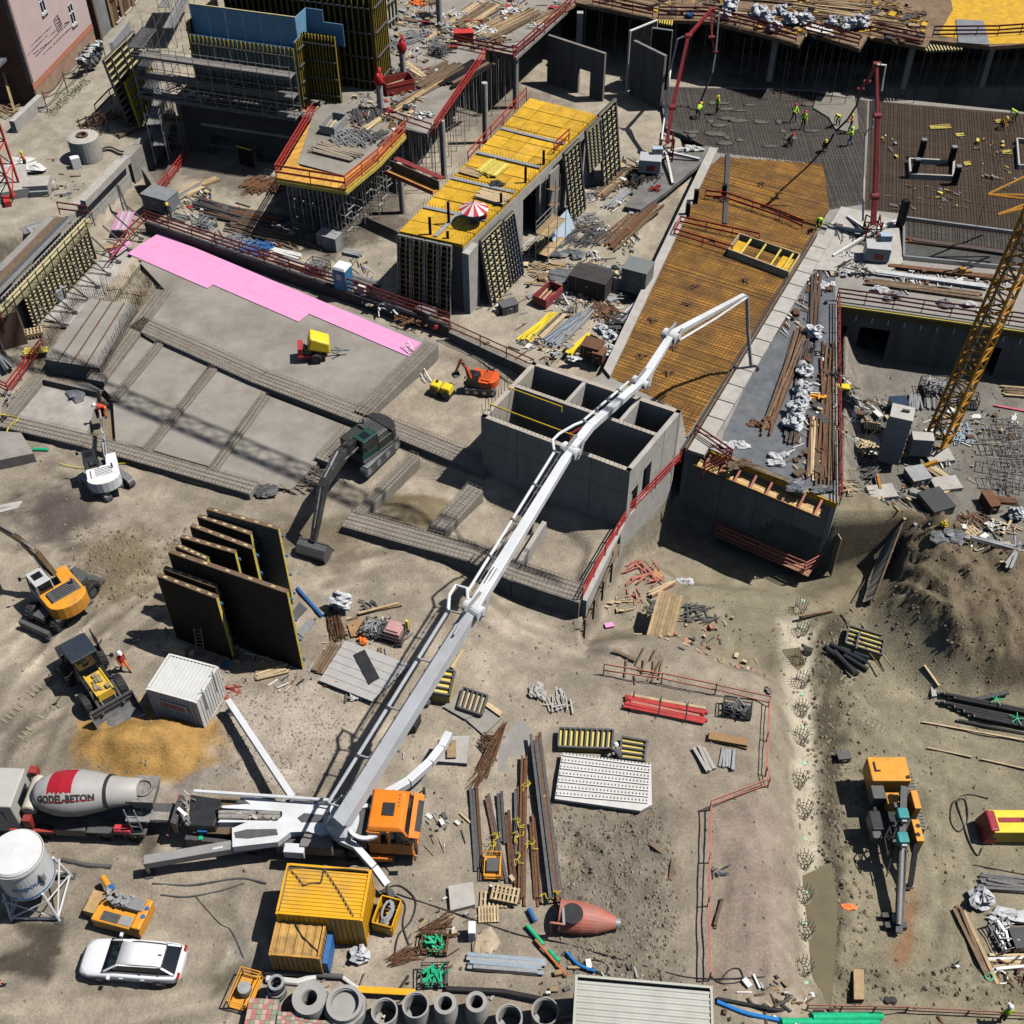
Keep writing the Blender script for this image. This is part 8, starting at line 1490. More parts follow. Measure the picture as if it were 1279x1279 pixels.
b.bld('carrying_frame',brm,t,wl=True);p=T(2,3,290,745,1.33);MB().lathe([(.02,0),(.52,0),(.52,.02)],20,M4.Translation((p.x,p.y,1.36))).bld('filling_hole',black,t,wl=True);MB().bar(T(2,3,245,715,1.38),T(2,3,250,800,1.38),.12,.05).bld('hatch_edge',steel,t,wl=True)
def cable(lb,pts,r,mat,nm='cable',z=.05,cat='cable',n=6):
 q=[T(*p)for p in pts];q=[v+V3((0,0,z))for v in q];out=[]
 for i in range(len(q)-1):
  p0,p1,p2,p3=q[max(i-1,0)],q[i],q[i+1],q[min(i+2,len(q)-1)]
  for s in range(5):t_=s/5;out.append(.5*((2*p1)+(p2-p0)*t_+(2*p0-5*p1+4*p2-p3)*t_*t_+(3*p1-p0-3*p2+p3)*t_**3))
 out.append(q[-1]);b=MB();b.tube(out,r,n);return sngl(b,nm,mat,lb,cat)
opm=M('orange_pipe',(.55,.16,.05),.5);bpm=M('bright_blue_pipe',(.02,.22,.62),.45)
cable('green pipe lying left of the red bucket outlet',[(2,3,70,810),(2,3,150,905)],.11,green,'green_pipe',.2,'pipe',10);cable('short green pipe above the cream container',[(2,3,175,930),(2,3,225,985)],.11,green,'green_pipe',.2,'pipe',10);cable('orange pipe lying above the cream container',[(2,3,110,880),(2,3,185,965),(2,3,262,1055)],.07,opm,'orange_pipe',.2,'pipe',8);cable('bright blue pipe lying below the red bucket',[(2,3,262,940),(2,3,320,1000),(2,3,400,1032)],.07,bpm,'blue_pipe',.2,'pipe',8);cable('blue and white pipe beside the red bucket frame',[(2,3,80,730),(2,3,110,790)],.12,blue,'blue_pipe',.2,'pipe',8)
cable('black hoses curling below the red bucket',[(2,3,250,930),(2,3,330,990),(2,3,440,1040),(2,3,460,1000),(2,3,400,970),(2,3,350,1000),(2,3,470,1045)],.035,black);cable('long thin cable crossing the ground to the railing',[(1,3,680,650),(1,3,950,740),(1,3,1279,850),(2,3,230,885),(2,3,640,1000),(2,3,900,1060),(2,3,1279,1050)],.03,black);cable('black hose loops at the orange cab',[(1,3,600,640),(1,3,690,610),(1,3,770,680),(1,3,750,780),(1,3,690,850),(1,3,670,940)],.04,black);cable('black hose hanging down beside the hose loops',[(1,3,650,650),(1,3,720,700),(1,3,710,800),(1,3,740,900)],.04,black)
cable('cable looping at the lower end of the red fence',[(2,3,960,1050),(2,3,1020,1085),(2,3,1110,1070),(2,3,1100,1015),(2,3,1050,1020),(2,3,1000,1080)],.03,black);cable('long grey hoses from the orange machine to the yellow container',[(0,3,740,600),(0,3,900,610),(0,3,1050,590),(0,3,1170,575),(0,3,1290,600)],.05,gd);cable('second hose below the grey hoses of the orange machine',[(0,3,780,655),(0,3,900,665),(0,3,1050,640),(0,3,1180,600)],.04,gd);cable('thick dark hose between silo and mixer truck',[(0,3,300,485),(0,3,420,510),(0,3,540,520)],.12,gd,'hose');cable('thin wire across the dirt left of the yellow container',[(0,3,950,665),(0,3,1060,790),(0,3,1120,830),(0,3,1180,960)],.015,black)
cable('blue pipe leaving the right end of the cream container',[(2,3,990,1175),(2,3,1130,1230),(2,3,1290,1262),(3,3,80,1255)],.1,bpm,'blue_pipe',.1,'pipe',8);cable('black pipe beside the blue pipe at the cream container',[(2,3,990,1160),(2,3,1150,1190),(2,3,1290,1215),(3,3,300,1225)],.09,black,'black_pipe',.1,'pipe',8)
cable('long green drain pipe at the bottom right edge',[(3,3,240,1252),(3,3,580,1246)],.2,green,'green_pipe',.15,'pipe',12);cable('second green drain pipe cut by the bottom edge',[(3,3,90,1276),(3,3,560,1276)],.2,green,'green_pipe',.15,'pipe',12);rlg('faded red low railing lying along the bottom right',[T(3,3,220,1215)+V3((0,0,0)),T(3,3,700,1222),T(3,3,1290,1255)],.7,2,M('dull_rail',(.28,.1,.08),.6,.3,3),bw=.08)
t=thing('ribbed_form_panel','big white ribbed concrete form lying on blocks with one cut corner','formwork panel',T(2,3,440,100));q=[T(2,2,240,1160,.45),T(2,2,672,1215,.45),T(2,3,676,215,.45),T(2,3,620,245,.45),T(2,3,205,187,.45)];b=MB();b.prism(q,.22,.42);wf=M('white_form',(.60,.59,.57),.6,.07,2,.35,(.48,.45,.42));b.bld('sheet',wf,t,wl=True)
for k in range(7):
 f_=(k+.5)/7;a,e=lerp(q[0],q[4],f_),lerp(q[1],lerp(q[2],q[3],.3),f_);bpc('rib',t,a+V3((.06,0,.01)),e+V3((-.06,0,.01)),.08,.1,whd);n=26
 bb=MB()
 for j in range(n):c=lerp(a,e,(j+.5)/n)+V3((0,.12,-.02));bb.box(c.x,c.y,.42,.035,.14,.05)
 tag(bb.bld('tie_cleats',sd_,t,wl=True),kind='stuff')
plate('support blocks under the white ribbed form',[(2,3,260,20),(2,3,640,40),(2,3,600,200),(2,3,250,160)],.2,.2,wdd,'support_timber','timber')
def frame_panel(lb,pts,z,h,nbar,across,sheetm=None,barm=None,grp='yellow framed forms lying on the yard'):
 q=[T(*p,z)for p in pts];g=min(gz(p.x,p.y)for p in q)-.02;t=thing('framed_form_panel',lb,'formwork panel',(q[0].x,q[0].y,g),0,grp);q=[V3((p.x,p.y,g+h))for p in q];b=MB();b.prism(q,g,g+h-.1);b.bld('sheet',[sheetm or M('form_yellow_face',(.70,.56,.12),.6,.15,2,.5,(.5,.46,.3))],t,wl=True)
 for a,e in zip(q,q[1:]+q[:1]):bpc('edge_frame',t,a+V3((0,0,-.02)),e+V3((0,0,-.02)),.1,.22,barm or gd)
 for k in range(1,nbar):
  f=k/nbar;a,e=(lerp(q[0],q[1],f),lerp(q[3],q[2],f))if across else(lerp(q[0],q[3],f),lerp(q[1],q[2],f));bpc('rib',t,a,e,.09,.16,barm or gd)
 return t
frame_panel('long yellow form frame with nine dark ribs behind the kneeling worker',[(2,2,228,1040),(2,2,490,1050),(2,2,482,1140),(2,2,222,1130)],.5,.5,10,True);frame_panel('short yellow form frame with cross ribs right of the kneeling worker',[(2,2,530,1085),(2,2,650,1106),(2,2,640,1200),(2,2,522,1186)],.4,.4,4,False);frame_panel('yellow ladder shaped form beside the black rolls',[(3,2,425,560),(3,2,600,612),(3,2,582,700),(3,2,408,645)],-3,.6,4,False);bpc('mid_rib',None,T(3,2,480,580,-2.6),T(3,2,462,662,-2.6),.1,.16,gd)['kind']='structure'
frame_panel('stack of yellow forms half hidden by the white boom',[(1,2,882,755),(1,2,962,768),(1,2,935,885),(1,2,842,868)],.9,.9,4,False);frame_panel('timber faced form with black ribs lying on grey sheets',[(1,2,1003,848),(1,2,1120,888),(1,2,1090,980),(1,2,975,942)],.35,.4,5,True,wdp);frame_panel('small yellow form under the boom near the bolts',[(1,2,815,885),(1,2,850,895),(1,2,830,930),(1,2,795,915)],.3,.3,2,False)
plate('grey concrete sheet under the black ribbed form',[(1,2,905,940),(1,2,1000,850),(1,2,1110,960),(1,2,1010,1000)],.15,.2,conc,'grey_sheet','sheet');plate('grey concrete sheet right below the black ribbed form',[(1,2,1015,1000),(1,2,1120,920),(1,2,1190,990),(1,2,1100,1075)],.12,.16,conc,'grey_sheet','sheet');plate('pale board with slots right of the grey sheets',[(1,2,1120,915),(1,2,1195,965),(1,2,1180,985),(1,2,1110,935)],.25,.3,wdp,'board','board');plate('concrete pad with a wooden block under the curved white outrigger',[(1,2,895,1085),(1,2,1035,1080),(1,2,1020,1215),(1,2,878,1205)],.25,.35,concl,'concrete_pad','slab');sngl(MB().box(T(1,2,945,1140,.5).x,T(1,2,945,1140,.5).y,.33,.5,1.1,.1,.05),'wooden_block',wood,'worn wooden block on the outrigger pad','timber')
plate('dark grey patch plate at the rails',[(1,2,1180,1100),(1,2,1279,1000),(2,2,90,1030),(2,2,60,1279),(1,2,1170,1270)],.02,.03,M('old_concrete',(.27,.255,.24),.85,.15,1.5,.5,(.22,.2,.17)),'concrete_patch','slab')['label']='flat grey concrete patch beside the rusty rods'
t=thing('corrugated_sheets','large grey corrugated sheets lying under a black strip','sheets',T(1,2,520,770));q=[T(1,2,430,620,.4),T(1,2,745,735,.4),T(1,2,560,912,.4),T(1,2,305,812,.4)]
for k in range(12):a,e=lerp(q[0],q[3],(k+.5)/12),lerp(q[1],q[2],(k+.5)/12);bpc('sheet_rib',t,a+V3((0,0,-.05)),e+V3((0,0,-.05)),.3,.07+.05*(k%2),M('corrugated_grey',(.40,.39,.38),.55,.1,2,.35,(.3,.28,.25)))
plate('black rubber strip lying across the corrugated sheets',[(1,2,470,690),(1,2,525,664),(1,2,597,800),(1,2,545,832)],.45,.5,blp,'rubber_strip','strip')
c=T(1,2,665,600);t=thing('pink_machine','faded pink machine in a wire frame above the corrugated sheets','machine',c,rad(-20));MB().box(.1,0,.1,1.0,.95,.8).bld('body',M('faded_pink',(.50,.27,.27),.6,.15,3,.4,(.4,.3,.27)),t,bevel=.05);MB().box(.1,0,.9,.8,.75,.12).bld('top_cover',M('faded_pink',(.5,.27,.27)),t,bevel=.04);crate(t,1.5,1.15,.7,sd_);MB().box(.75,.4,.5,.15,.15,.8).bld('yellow_handle',yellow,t)
t=thing('mesh_crate','grey wire crate with metal parts left of the pink machine','crate',T(1,2,570,580),rad(-20));crate(t,1.3,1.0,.6,sd_,steel)
rheap('upright brown rebar mats left of the pink machine',1,2,370,490,400,630,40,.4,jit=.1);bags('white sheet heap on top of the brown rebar mats',T(1,2,415,470)+V3((0,0,.3)),1.3,9,None);plate('rusty plate between the rebar mats and the pink machine',[(1,2,440,540),(1,2,510,510),(1,2,530,590),(1,2,460,600)],.2,.2,M('rusty_plate',(.36,.2,.1),.8,.2,3),'steel_plate','plate');rails('dark timbers left of the corrugated sheets',1,2,390,640,290,790,6,[wdd,rust],.16,.12,.7,'timber_stack')
cable('blue plastic tube lying right of the black forms',[(1,2,200,372),(1,2,320,508)],.12,blue,'blue_tube',.1,'pipe',10);plate('dark sheets beside the widest black form',[(1,2,165,490),(1,2,210,435),(1,2,245,465),(1,2,195,520)],.1,.12,gd,'dark_sheet','sheet');plate('grey metal board beside the widest black form',[(1,2,195,580),(1,2,260,510),(1,2,285,530),(1,2,225,605)],.1,.12,steel,'metal_board','board')
gl(('pallet of boards wrapped in film at the foot of the black forms',*CT(1,2,75,775),'boards',1.9,1.1,18,20,[wdp,wood]),('small board heap between black forms and white container',*CT(0,2,855,665),'boards',1.5,.9,9,-20,[wdp]),('blue rag bundle behind the white container',*CT(0,2,1100,740),'sheet',.5,.5,blue),('red and white barrier and scrap at the white container door',*CT(0,2,1110,880),'heap',1.3,14,redm),('pallet right of the white container',*CT(0,2,1279,750),'pallet',1.2,1,50),('white sheet scrap below the corrugated sheets',*CT(1,2,480,890),'heap',1.2,10,whd),('rusty scrap boards below the corrugated sheets',*CT(1,2,420,845),'boards',2.4,.6,6,-5,[rust,wdd]),('tripod stand with dark head near the rebar mats',*CT(1,2,545,455),'heap',.9,8,sd_),('thin planks by the tripod stand',*CT(1,2,600,475),'boards',2.6,.3,3,15,[wood]),('yellow plank beside the stack of yellow forms',*CT(1,2,975,715),'boards',1.6,.25,2,65,[wdp]),('black box at the end of the stack of yellow forms',*CT(1,2,750,1030),'case',.9,.8,.6,-20,black),('small orange marker by the corrugated sheets',*CT(1,2,515,630),'sheet',.5,.5,hivo),('orange marker below the corrugated sheets',*CT(1,2,380,838),'sheet',.5,.5,hivo),('grey sheet and mesh at the dark excavator',*CT(1,1,60,1135),'sheet',2.0,1.4,sd_),('loose rebar mat piece behind the dark excavator bucket',*CT(1,1,230,1090),'heap',2.4,40,rebar),('black crumpled foil on the muddy slab',*CT(0,1,400,670),'sheet',2.3,1.8,tarp),('white crumpled foil on the long plinth',*CT(0,1,460,410),'heap',1.2,10,whd),('red bar lying on the long plinth',*CT(0,1,585,270),'boards',1.2,.2,2,60,[redm]),('small brown stone at the left picture edge',*CT(0,1,40,1225),'boards',1.8,.9,4,20,[concl]))
b=MB();p=T(0,1,818,775)+V3((0,0,.1));b.blob(p,.4,.4,.4,3,.05,12,8,False);sngl(b,'lamp_ball',white,'small white ball lying on the narrow rebar beam','lamp',smooth=True)
plate('concrete block with yellow hose at the left picture edge',[(0,1,-40,840),(0,1,100,850),(0,1,160,950),(0,1,-40,990)],.9,.9,conc,'concrete_block','block');cable('yellow hose over the concrete block at the left edge',[(0,1,0,800),(0,1,100,820),(0,1,60,860),(0,1,30,930),(0,1,0,945)],.04,ys,'hose',.7);cable('yellow hose along the front rebar beam',[(0,1,290,1010),(0,1,400,1030),(0,1,640,1010),(0,1,830,1060),(0,1,960,1110),(0,1,1150,1130),(1,1,60,1090),(1,1,320,930)],.03,ys,'hose',.15);cable('green pipe piece beside the concrete block at the left edge',[(0,1,165,940),(0,1,235,942)],.12,green,'green_pipe',.1,'pipe',10);cable('black hose across the grey slab to the yellow compressor',[(0,1,1120,465),(0,1,1200,435),(1,1,50,432),(1,1,190,490)],.035,black,'hose',.5)
c=T(1,1,285,490,.42);t=thing('compressor','yellow compressor with its hood raised on a red trailer chassis','compressor',c,rad(8));t.scale=(1.25,)*3;MB().box(-.1,0,.35,1.7,1.0,.18).bld('chassis',M('chassis_red',(.42,.05,.05),.5,.2,3),t);b=MB()
for k in range(14):b.box(rnd(-.8,.3),rnd(-.35,.35),.5,rnd(.15,.5),rnd(.15,.4),rnd(.2,.5))
b.bld('engine',blp,t)
hd_=MB().hexa([(-.35,-.55,.95),(.95,-.55,.55),(.95,.55,.55),(-.35,.55,.95),(-.1,-.5,1.75),(.95,-.5,1.25),(.95,.5,1.25),(-.1,.5,1.75)]).bld('hood',yellow,t,bevel=.1)
for y in(-.6,.6):wheel(t,.1,y,.32,.2)
MB().bar((.8,0,.45),(2.0,0,.35),.1).bar((1.2,-.3,.4),(1.7,0,.38),.07).bar((1.2,.3,.4),(1.7,0,.38),.07).bld('drawbar',steel,t);MB().box(-.75,0,.5,.3,.9,.5).bld('red_bumper',MATS['chassis_red'],t)
c=T(1,1,900,670,-.55);t=thing('trench_roller','yellow trench roller compactor in the pit','roller',c,rad(-25));
for x in(-.42,.42):MB().taper(x,0,.42,.85,.85,.55,.7,.72).bld('body',yellow,t,bevel=.1)
for x in(-.5,.5):MB().lathe([(.33,-.42),(.36,-.38),(.36,.38),(.33,.42)],18,M4.Translation((x,0,.34))@M4.Rotation(math.pi/2,4,'X')).bld('drum',blp,t)
MB().lathe([(.1,0),(.1,.12)],10,M4.Translation((-.4,.1,.97))).bld('filler_cap',blp,t);MB().box(0,0,.4,.3,.6,.35).bld('joint',sd_,t)
c=T(1,1,935,920,-.5);b=MB()
for k in range(6):b.blob(c+V3((rnd(-.8,.7),rnd(-.3,.4),0)),rnd(.2,.5),rnd(.15,.3),.1,k,.4,8,4)
sngl(b,'green_scraps',M('bright_green_plastic',(.03,.5,.28),.5),'green plastic scraps on the pit floor near the core','scraps')
t=thing('ladder','steel ladder leaning from the slab down into the roller pit','ladder',T(1,1,830,600,-.5));p,q=T(1,1,835,610,-.5),T(1,1,722,415,.9)
for s in(-.2,.2):bpc('stile',t,p+V3((s,s*.4,0)),q+V3((s,s*.4,0)),.05,.07,steel)
for k in range(12):c=lerp(p,q,(k+.5)/12);bpc('rung',t,c-V3((.2,.08,0)),c+V3((.2,.08,0)),.04,.04,steel)
c=T(1,1,428,165,.6);t=thing('portable_toilet','blue portable toilet cabin with a white roof on the court','toilet',c,rad(-25));MB().box(0,0,.1,1.1,1.1,2.05).bld('cabin',M('toilet_blue',(.03,.20,.36),.45,.08,2,.25,(.1,.2,.28)),t,bevel=.03);MB().taper(0,0,2.15,1.18,1.18,.2,.95,.95).bld('roof',white,t,bevel=.03);MB().box(0,-.56,.2,.8,.03,1.8).bld('door',M('toilet_door_blue',(.05,.27,.45),.45),t);MB().box(0,-.585,1.3,.42,.02,.5).bld('door_sign',white,t);MB().box(-.3,0,.12,.04,1.12,2.0).bld('side_panel',whd,t)
sngl(MB().box(T(1,1,515,195,.6).x,T(1,1,515,195,.6).y,.6,.6,.5,1.0,-.3),'white_cabinet',whd,'white cabinet standing right of the blue toilet','cabinet',bevel=.03)
clt([('red warning cone bundle beside the blue toilet',*CT(1,1,320,65),'heap',1.0,9,redm),('dark steel beams laid in a long pile on the court',305,272,'steel',7.0,2.2,26,-20,[sd_,rust]),('dark long forms in the pile below the shoring',330,293,'steel',7.0,1.8,22,-27,[wdd,sd_]),('timber planks in the shaded corner of the court',232,240,'boards',4.2,1.3,14,55,[wood,wdp,steel]),('yellow timber bundle next to the shaded planks',243,240,'boards',2.0,.7,8,50,[wdp]),('pale pallet boards beside the timber bundle',262,227,'boards',1.8,1.0,5,40,[wood]),('brown rebar heap at the left foot of the shoring',330,232,'heap',3.0,60,rust),('large grey covered box at the left railing end',203,258,'case',2.6,1.7,1.3,-25,M('grey_cover',(.20,.22,.24),.6,.15,2,.4,(.3,.28,.26))),('blue grey steel parts behind the railing',224,272,'steel',1.8,1.0,9,-25,[steel,gd]),('grey crate of clamps behind the railing',256,283,'rack',1.7,1.1,.7,-28,grey,steel),('mixed steel props behind the railing',290,303,'heap',3.0,35,steel),('blue and grey props behind the railing',318,310,'heap',2.6,30,blue),('pale panels with holes beside the grey box',358,318,'boards',3.0,.9,6,-25,[whd,wdp]),('grey stacked box right of the dark pile',413,308,'case',1.8,1.1,1.2,-25,grey),('low grey steel frames beside the stacked box',440,317,'steel',1.6,.9,7,-20,[grey,steel]),('scrap and white litter right of the toilet along the railing',490,383,'heap',3.6,45,whd),('grey timbers and sheets along the railing near the white cabinet',478,372,'boards',3.4,1.0,9,40,[wood,steel]),('rusty forms along the railing at the block front',520,392,'heap',3.0,40,rust),('grey box at the block front by the railing',533,395,'case',1.4,.9,.7,-40,steel),('red tarpaulin roll at the end of the railing',550,407,'boards',1.4,.5,3,50,[redm]),('dark grey trailer box on the sandy court',635,388,'case',1.3,.9,.7,25,M('trailer_grey',(.12,.12,.125),.5)),('dark red open skip with timber on the court',*CT(2,1,170,210),'skip',2.3,1.2,.8,55,M('skip_red',(.30,.05,.055),.55,.2,2,.4,(.18,.1,.09))),('long yellow beams bundled on the court',*CT(2,1,130,345),'steel',4.0,.8,9,57,[beamy,yellow]),('grey timbers with dark notches right of the yellow beams',*CT(2,1,190,345),'boards',3.8,.6,6,57,[wdp,gd]),('grey blue planks stacked in the middle of the court bundles',*CT(2,1,240,360),'steel',4.6,.9,9,55,[steel,M('blue_plank',(.25,.32,.42),.5)]),('long grey tubes beside the grey blue planks',*CT(2,1,300,345),'steel',5.6,.9,10,55,[steel,grey]),('small yellow tubes near the rust brown crates',*CT(2,1,320,430),'steel',3.0,.5,4,55,[yellow,wdp]),('large black crate block on the court',*CT(2,1,380,165),'case',3.0,1.9,1.5,-25,M('black_brown_crate',(.04,.035,.035),.7,.3,2,.4,(.08,.07,.06))),('dark flat panels behind the large black crate',*CT(2,1,430,70),'steel',3.4,1.0,9,-25,[sd_,gd]),('tall grey green container box beside the gold mesh',*CT(2,1,600,150),'case',2.0,1.8,2.0,-25,M('grey_green_box',(.17,.19,.185),.55,.1,2,.4,(.22,.21,.19))),('dark grey scrap area behind the red skip',*CT(2,1,250,80),'sheet',4.5,3.0,tarp),('litter on the dark membrane behind the red skip',*CT(2,1,200,90),'heap',3.4,40,wood),('white rag bundle at the scrap area',*CT(2,1,400,12),'heap',1.3,14,whd),('rust brown crate stack by the white bags',*CT(2,1,385,475),'case',1.4,1.2,1.0,-25,rust),('second rust brown crate by the white bags',*CT(2,1,420,500),'case',.8,1.0,.8,-25,rust),('grey sloping sheets beside the gold mesh',*CT(2,1,590,260),'steel',4.4,1.0,9,60,[tarpl,steel]),('scrap metal in front of the sloping sheets',*CT(2,1,560,330),'heap',2.8,40,sd_),('brown litter between the black crate and the white bags',*CT(2,1,440,270),'heap',2.4,34,rust),('small board piece at the court bundles',*CT(2,1,300,500),'sheet',1.0,.6,whd),('brown planks scattered below the first red pump',*CT(2,0,590,860),'heap',4.0,60,wdd),('brown boards along the slatted forms of the block',*CT(2,0,480,890),'boards',5.0,1.6,16,55,[wdd,wood]),('grey steel planks on the court below the pump',*CT(2,0,510,965),'steel',3.6,.8,9,55,[steel,grey]),('long rusty boards along the court edge of the gold mesh',*CT(2,0,570,1090),'boards',8.0,2.0,18,57,[wdd,rust]),('dark tangled scrap left of the rusty boards',*CT(2,0,350,1140),'heap',3.2,50,sd_),('blue grey drum pieces near the access scaffold',*CT(2,0,340,955),'heap',1.8,20,steel),('white rag heap on the dark scrap',*CT(2,0,430,1110),'heap',1.4,16,whd),('white rag heap at the lower dark scrap',*CT(2,0,395,1235),'heap',1.4,16,whd),('dark sheeting heap at the lower court scrap',*CT(2,0,260,1240),'sheet',2.6,1.2,tarp),('pink board and blocks near the block side wall',*CT(2,0,160,1165),'boards',1.2,.6,4,50,[pink,wood]),('brown slats near the block side wall',*CT(2,0,215,1130),'boards',2.0,.5,4,55,[wood]),('steel frame trestle at the dark scrap',*CT(2,0,330,1070),'heap',2.2,26,steel),('black tyre pile under the first red pump',*CT(2,0,600,890),'heap',2.2,30,black)],.6)
for i,(x,y,s)in enumerate([(425,365,.95),(470,395,.95),(455,460,1.0)]):bags(['white bag topmost by the rust brown crates','white bag right of the rust brown crates','white bag lowest by the rust brown crates'][i],Q(*CT(2,1,x,y+10),.6),s,300+i,'white bags by the brown crates')
clt([('stack of grey weathered formwork boards on the platform slab',420,190,'boards',4.2,2.0,20,-27,[M('grey_board',(.30,.25,.19),.8,.2,3,.4,(.22,.19,.15),rv=.15)]),('blue grey steel trough on the platform slab',417,160,'skip',2.4,1.3,.7,70,grey),('dark metal sheets heaped behind the board stack',438,172,'heap',3.0,34,steel),('black rebar chairs right of the board stack',468,172,'heap',2.4,30,gd),('yellow planks beside the black scrap on the deck',467,154,'boards',3.2,.7,5,60,[wdp,beamy]),('dark steel parts in front of the red headed columns',462,146,'heap',3.0,45,sd_),('grey clamps behind the front red column',490,96,'heap',3.0,50,gd),('dark red open bin full of wood on the centre deck',497,112,'skip',2.6,1.5,1.0,25,M('bin_red',(.34,.05,.04),.55)),('yellow planks lying right of the red bin',517,88,'boards',4.0,1.0,7,-55,[wdp]),('long brown boards along the deck edge by the railing',520,120,'boards',7.0,.9,9,55,[wdd,wood]),('second long brown boards towards the dark deck',545,95,'boards',6.0,2.4,18,55,[wdd,plyb]),('white crumpled sheet at the railing corner',530,146,'heap',2.2,22,whd),('grey tubes bundle behind the red columns',525,47,'heap',2.6,40,steel),('grey steel racks on the deck middle',550,66,'rack',1.8,1.4,.9,60,gd,steel),('yellow planks by the grey tubes',537,48,'boards',2.6,.6,5,60,[wdp]),('red box on the deck by the dark red railing',579,50,'case',1.8,.9,.8,5,M('red_box',(.55,.04,.04),.5)),('grey and green sacks near the far planks',555,32,'heap',2.2,24,tarpl),('white sheeting pile at the far planks',572,19,'heap',2.4,24,whd),('white plastic sheet pile by the dark red railing',608,40,'heap',3.2,34,whd),('timber pile at the far middle of the deck',590,20,'boards',6.5,3.2,26,60,[wood,wdd,wdp]),('brown timber pile behind the white plastic sheets',632,30,'boards',8.0,3.0,26,50,[wdd,wood]),('white bulky sheet on the far timber',640,16,'heap',3.0,26,whd),('white sheet bundle near the far railing',670,35,'heap',2.4,22,whd),('timber heap along the far railing',690,18,'boards',6.0,1.5,14,50,[wdd,wood]),('red bar near the far timbers',592,29,'boards',2.0,.4,3,5,[redm]),('steel forms and props near the left deck scaffold',470,55,'heap',3.6,60,steel),('orange machine at the top of the deck',521,4,'heap',1.6,16,hivo),('dark film boards on the deck by the yellow strip',580,92,'boards',6.0,2.4,10,55,[plyb,plyd])],Z2)
scf('grey scaffold tower on the deck behind the ribbed form',Q(445,100,Z2),Q(480,30,Z2),Z2,[Z2+.4,Z2+2.2],1.2,2.0,steel);scf('small scaffold around the bare far column',Q(537,25,Z2),Q(552,22,Z2),Z2,[Z2+1.4],1.4,1.8,sd_)
fpn('white form panel standing on the centre deck by the scaffold',Q(474,45,Z2),(.45,.9,0),(0,0,1),3.2,3.4,sheet=whd,beam=beamp,waler=steel,nb=6,nw=2)
# ================================================================ right side: fences, pit, drilling, crane yard
def onter(items):
 for it in items:clt([it],Q(it[1],it[2]).z)
fr=M('rail_coral',(.48,.15,.10),.6,.2,3,.3,(.3,.15,.11))
rlg('red tube fence running across the yard above the red planks',TL(2,2,[(440,785),(720,828),(980,880),(1238,942)]),1.0,2,fr,bw=.08,step=3);rlg('red tube fence down the right side of the plank yard',TL(2,2,[(1238,942),(1228,1110),(1222,1279)])+[T(2,3,1235,135)],1.0,2,fr,bw=.08,step=3);rlg('short slanting red tube fence joining the two long fences',TL(2,3,[(1235,135),(955,245)]),1.0,2,fr,bw=.1,step=3);rlg('long red tube fence beside the rubble bank',TL(2,3,[(955,245),(950,500),(944,710),(950,1070)]),1.0,2,fr,bw=.08,step=3)
t=pile('bundle of long red and yellow planks with straps on the yard',T(2,2,740,955),ang(T(2,2,510,905),T(2,2,990,1000)),4.6,1.3,.3,16,[brg,redfade,wdp,brg],'plank_bundle','planks',None,.19,.09,'plank',.03)
for k in range(3):p,q=T(2,2,590+k*130,880+k*25),T(2,2,575+k*130,975+k*25);bpc('strap',t,p+V3((0,0,.3)),q+V3((0,0,.3)),.05,.02,black)
onter([('dark open crate of grey parts at the corner of the red fence',*CT(2,2,1085,965),'rack',1.5,.9,.7,-12,blp,gd),('brown plywood sheet at the right red fence',*CT(2,2,1045,1110),'boards',2.3,1.0,3,-12,[M('plywood_brown',(.30,.18,.08),.75,.15,2)]),('perforated pale blocks stacked by the steel profiles',*CT(2,2,930,1200),'boards',1.6,.8,6,-70,[concl]),('grey steel profiles on a wooden bearer by the brown plywood',*CT(2,2,1040,1195),'steel',1.3,.8,6,80,[steel]),('dark scrap timbers in the pit by the plank pallet',*CT(2,2,900,490),'heap',1.8,20,gd),('bent dark sheets above the plank pallet',*CT(2,2,700,470),'heap',1.6,14,gd),('red and white lath heap below the sunlit wall',*CT(2,2,720,375),'boards',2.2,.5,7,35,[redfade,wdp]),('broken concrete heap by the red laths',*CT(2,2,820,335),'sheet',1.3,1.0,tarpl),('red tubes and boards at the end of the sunlit wall',*CT(2,2,640,290),'heap',2.2,16,redfade),('orange board below the sunlit wall end',*CT(2,2,700,310),'boards',.9,.7,2,75,[M('orange_board',(.45,.24,.1),.7)]),('short stakes at the foot of the sunlit wall',*CT(2,2,500,450),'heap',1.5,6,wdp),('small orange bits in the pit below the sunlit wall',*CT(2,2,580,410),'heap',1.3,6,redfade),('dark stakes above the long red fence',*CT(2,2,640,750),'heap',2.6,9,wdd),('stone boulder wrapped in pale sheeting at the sandy bank',*CT(2,2,125,870),'sheet',.9,.9,concl),('scattered stone slabs right of the pale boulder',*CT(2,2,220,915),'heap',1.6,14,concl),('grey boulder at the end of the long red fence',*CT(2,2,1235,870),'sheet',.6,.6,stone),('weathered plank on the ground right of the fence',*CT(2,3,995,745),'boards',1.6,.2,2,70,[wdd]),('dark offcuts at the fence by the plank',*CT(2,3,1005,545),'heap',.8,6,sd_),('old plank piece on the rubble bank',*CT(2,3,775,530),'boards',1.2,.15,1,80,[wdd]),('second old plank piece on the rubble bank',*CT(2,3,700,430),'boards',.8,.14,1,-40,[wdd])])
sngl(MB().box(T(2,2,468,553).x,T(2,2,468,553).y,T(2,2,468,553).z,.55,.35,.2,.2),'pink_block',pink,'small pink block lying in the pit below the sunlit wall','block')
p,q=T(2,2,745,525),T(2,2,675,700);c=(p+q)/2+V3((0,0,.05));t=thing('plank_pallet','neat pallet of brown planks in the pit','planks',c)
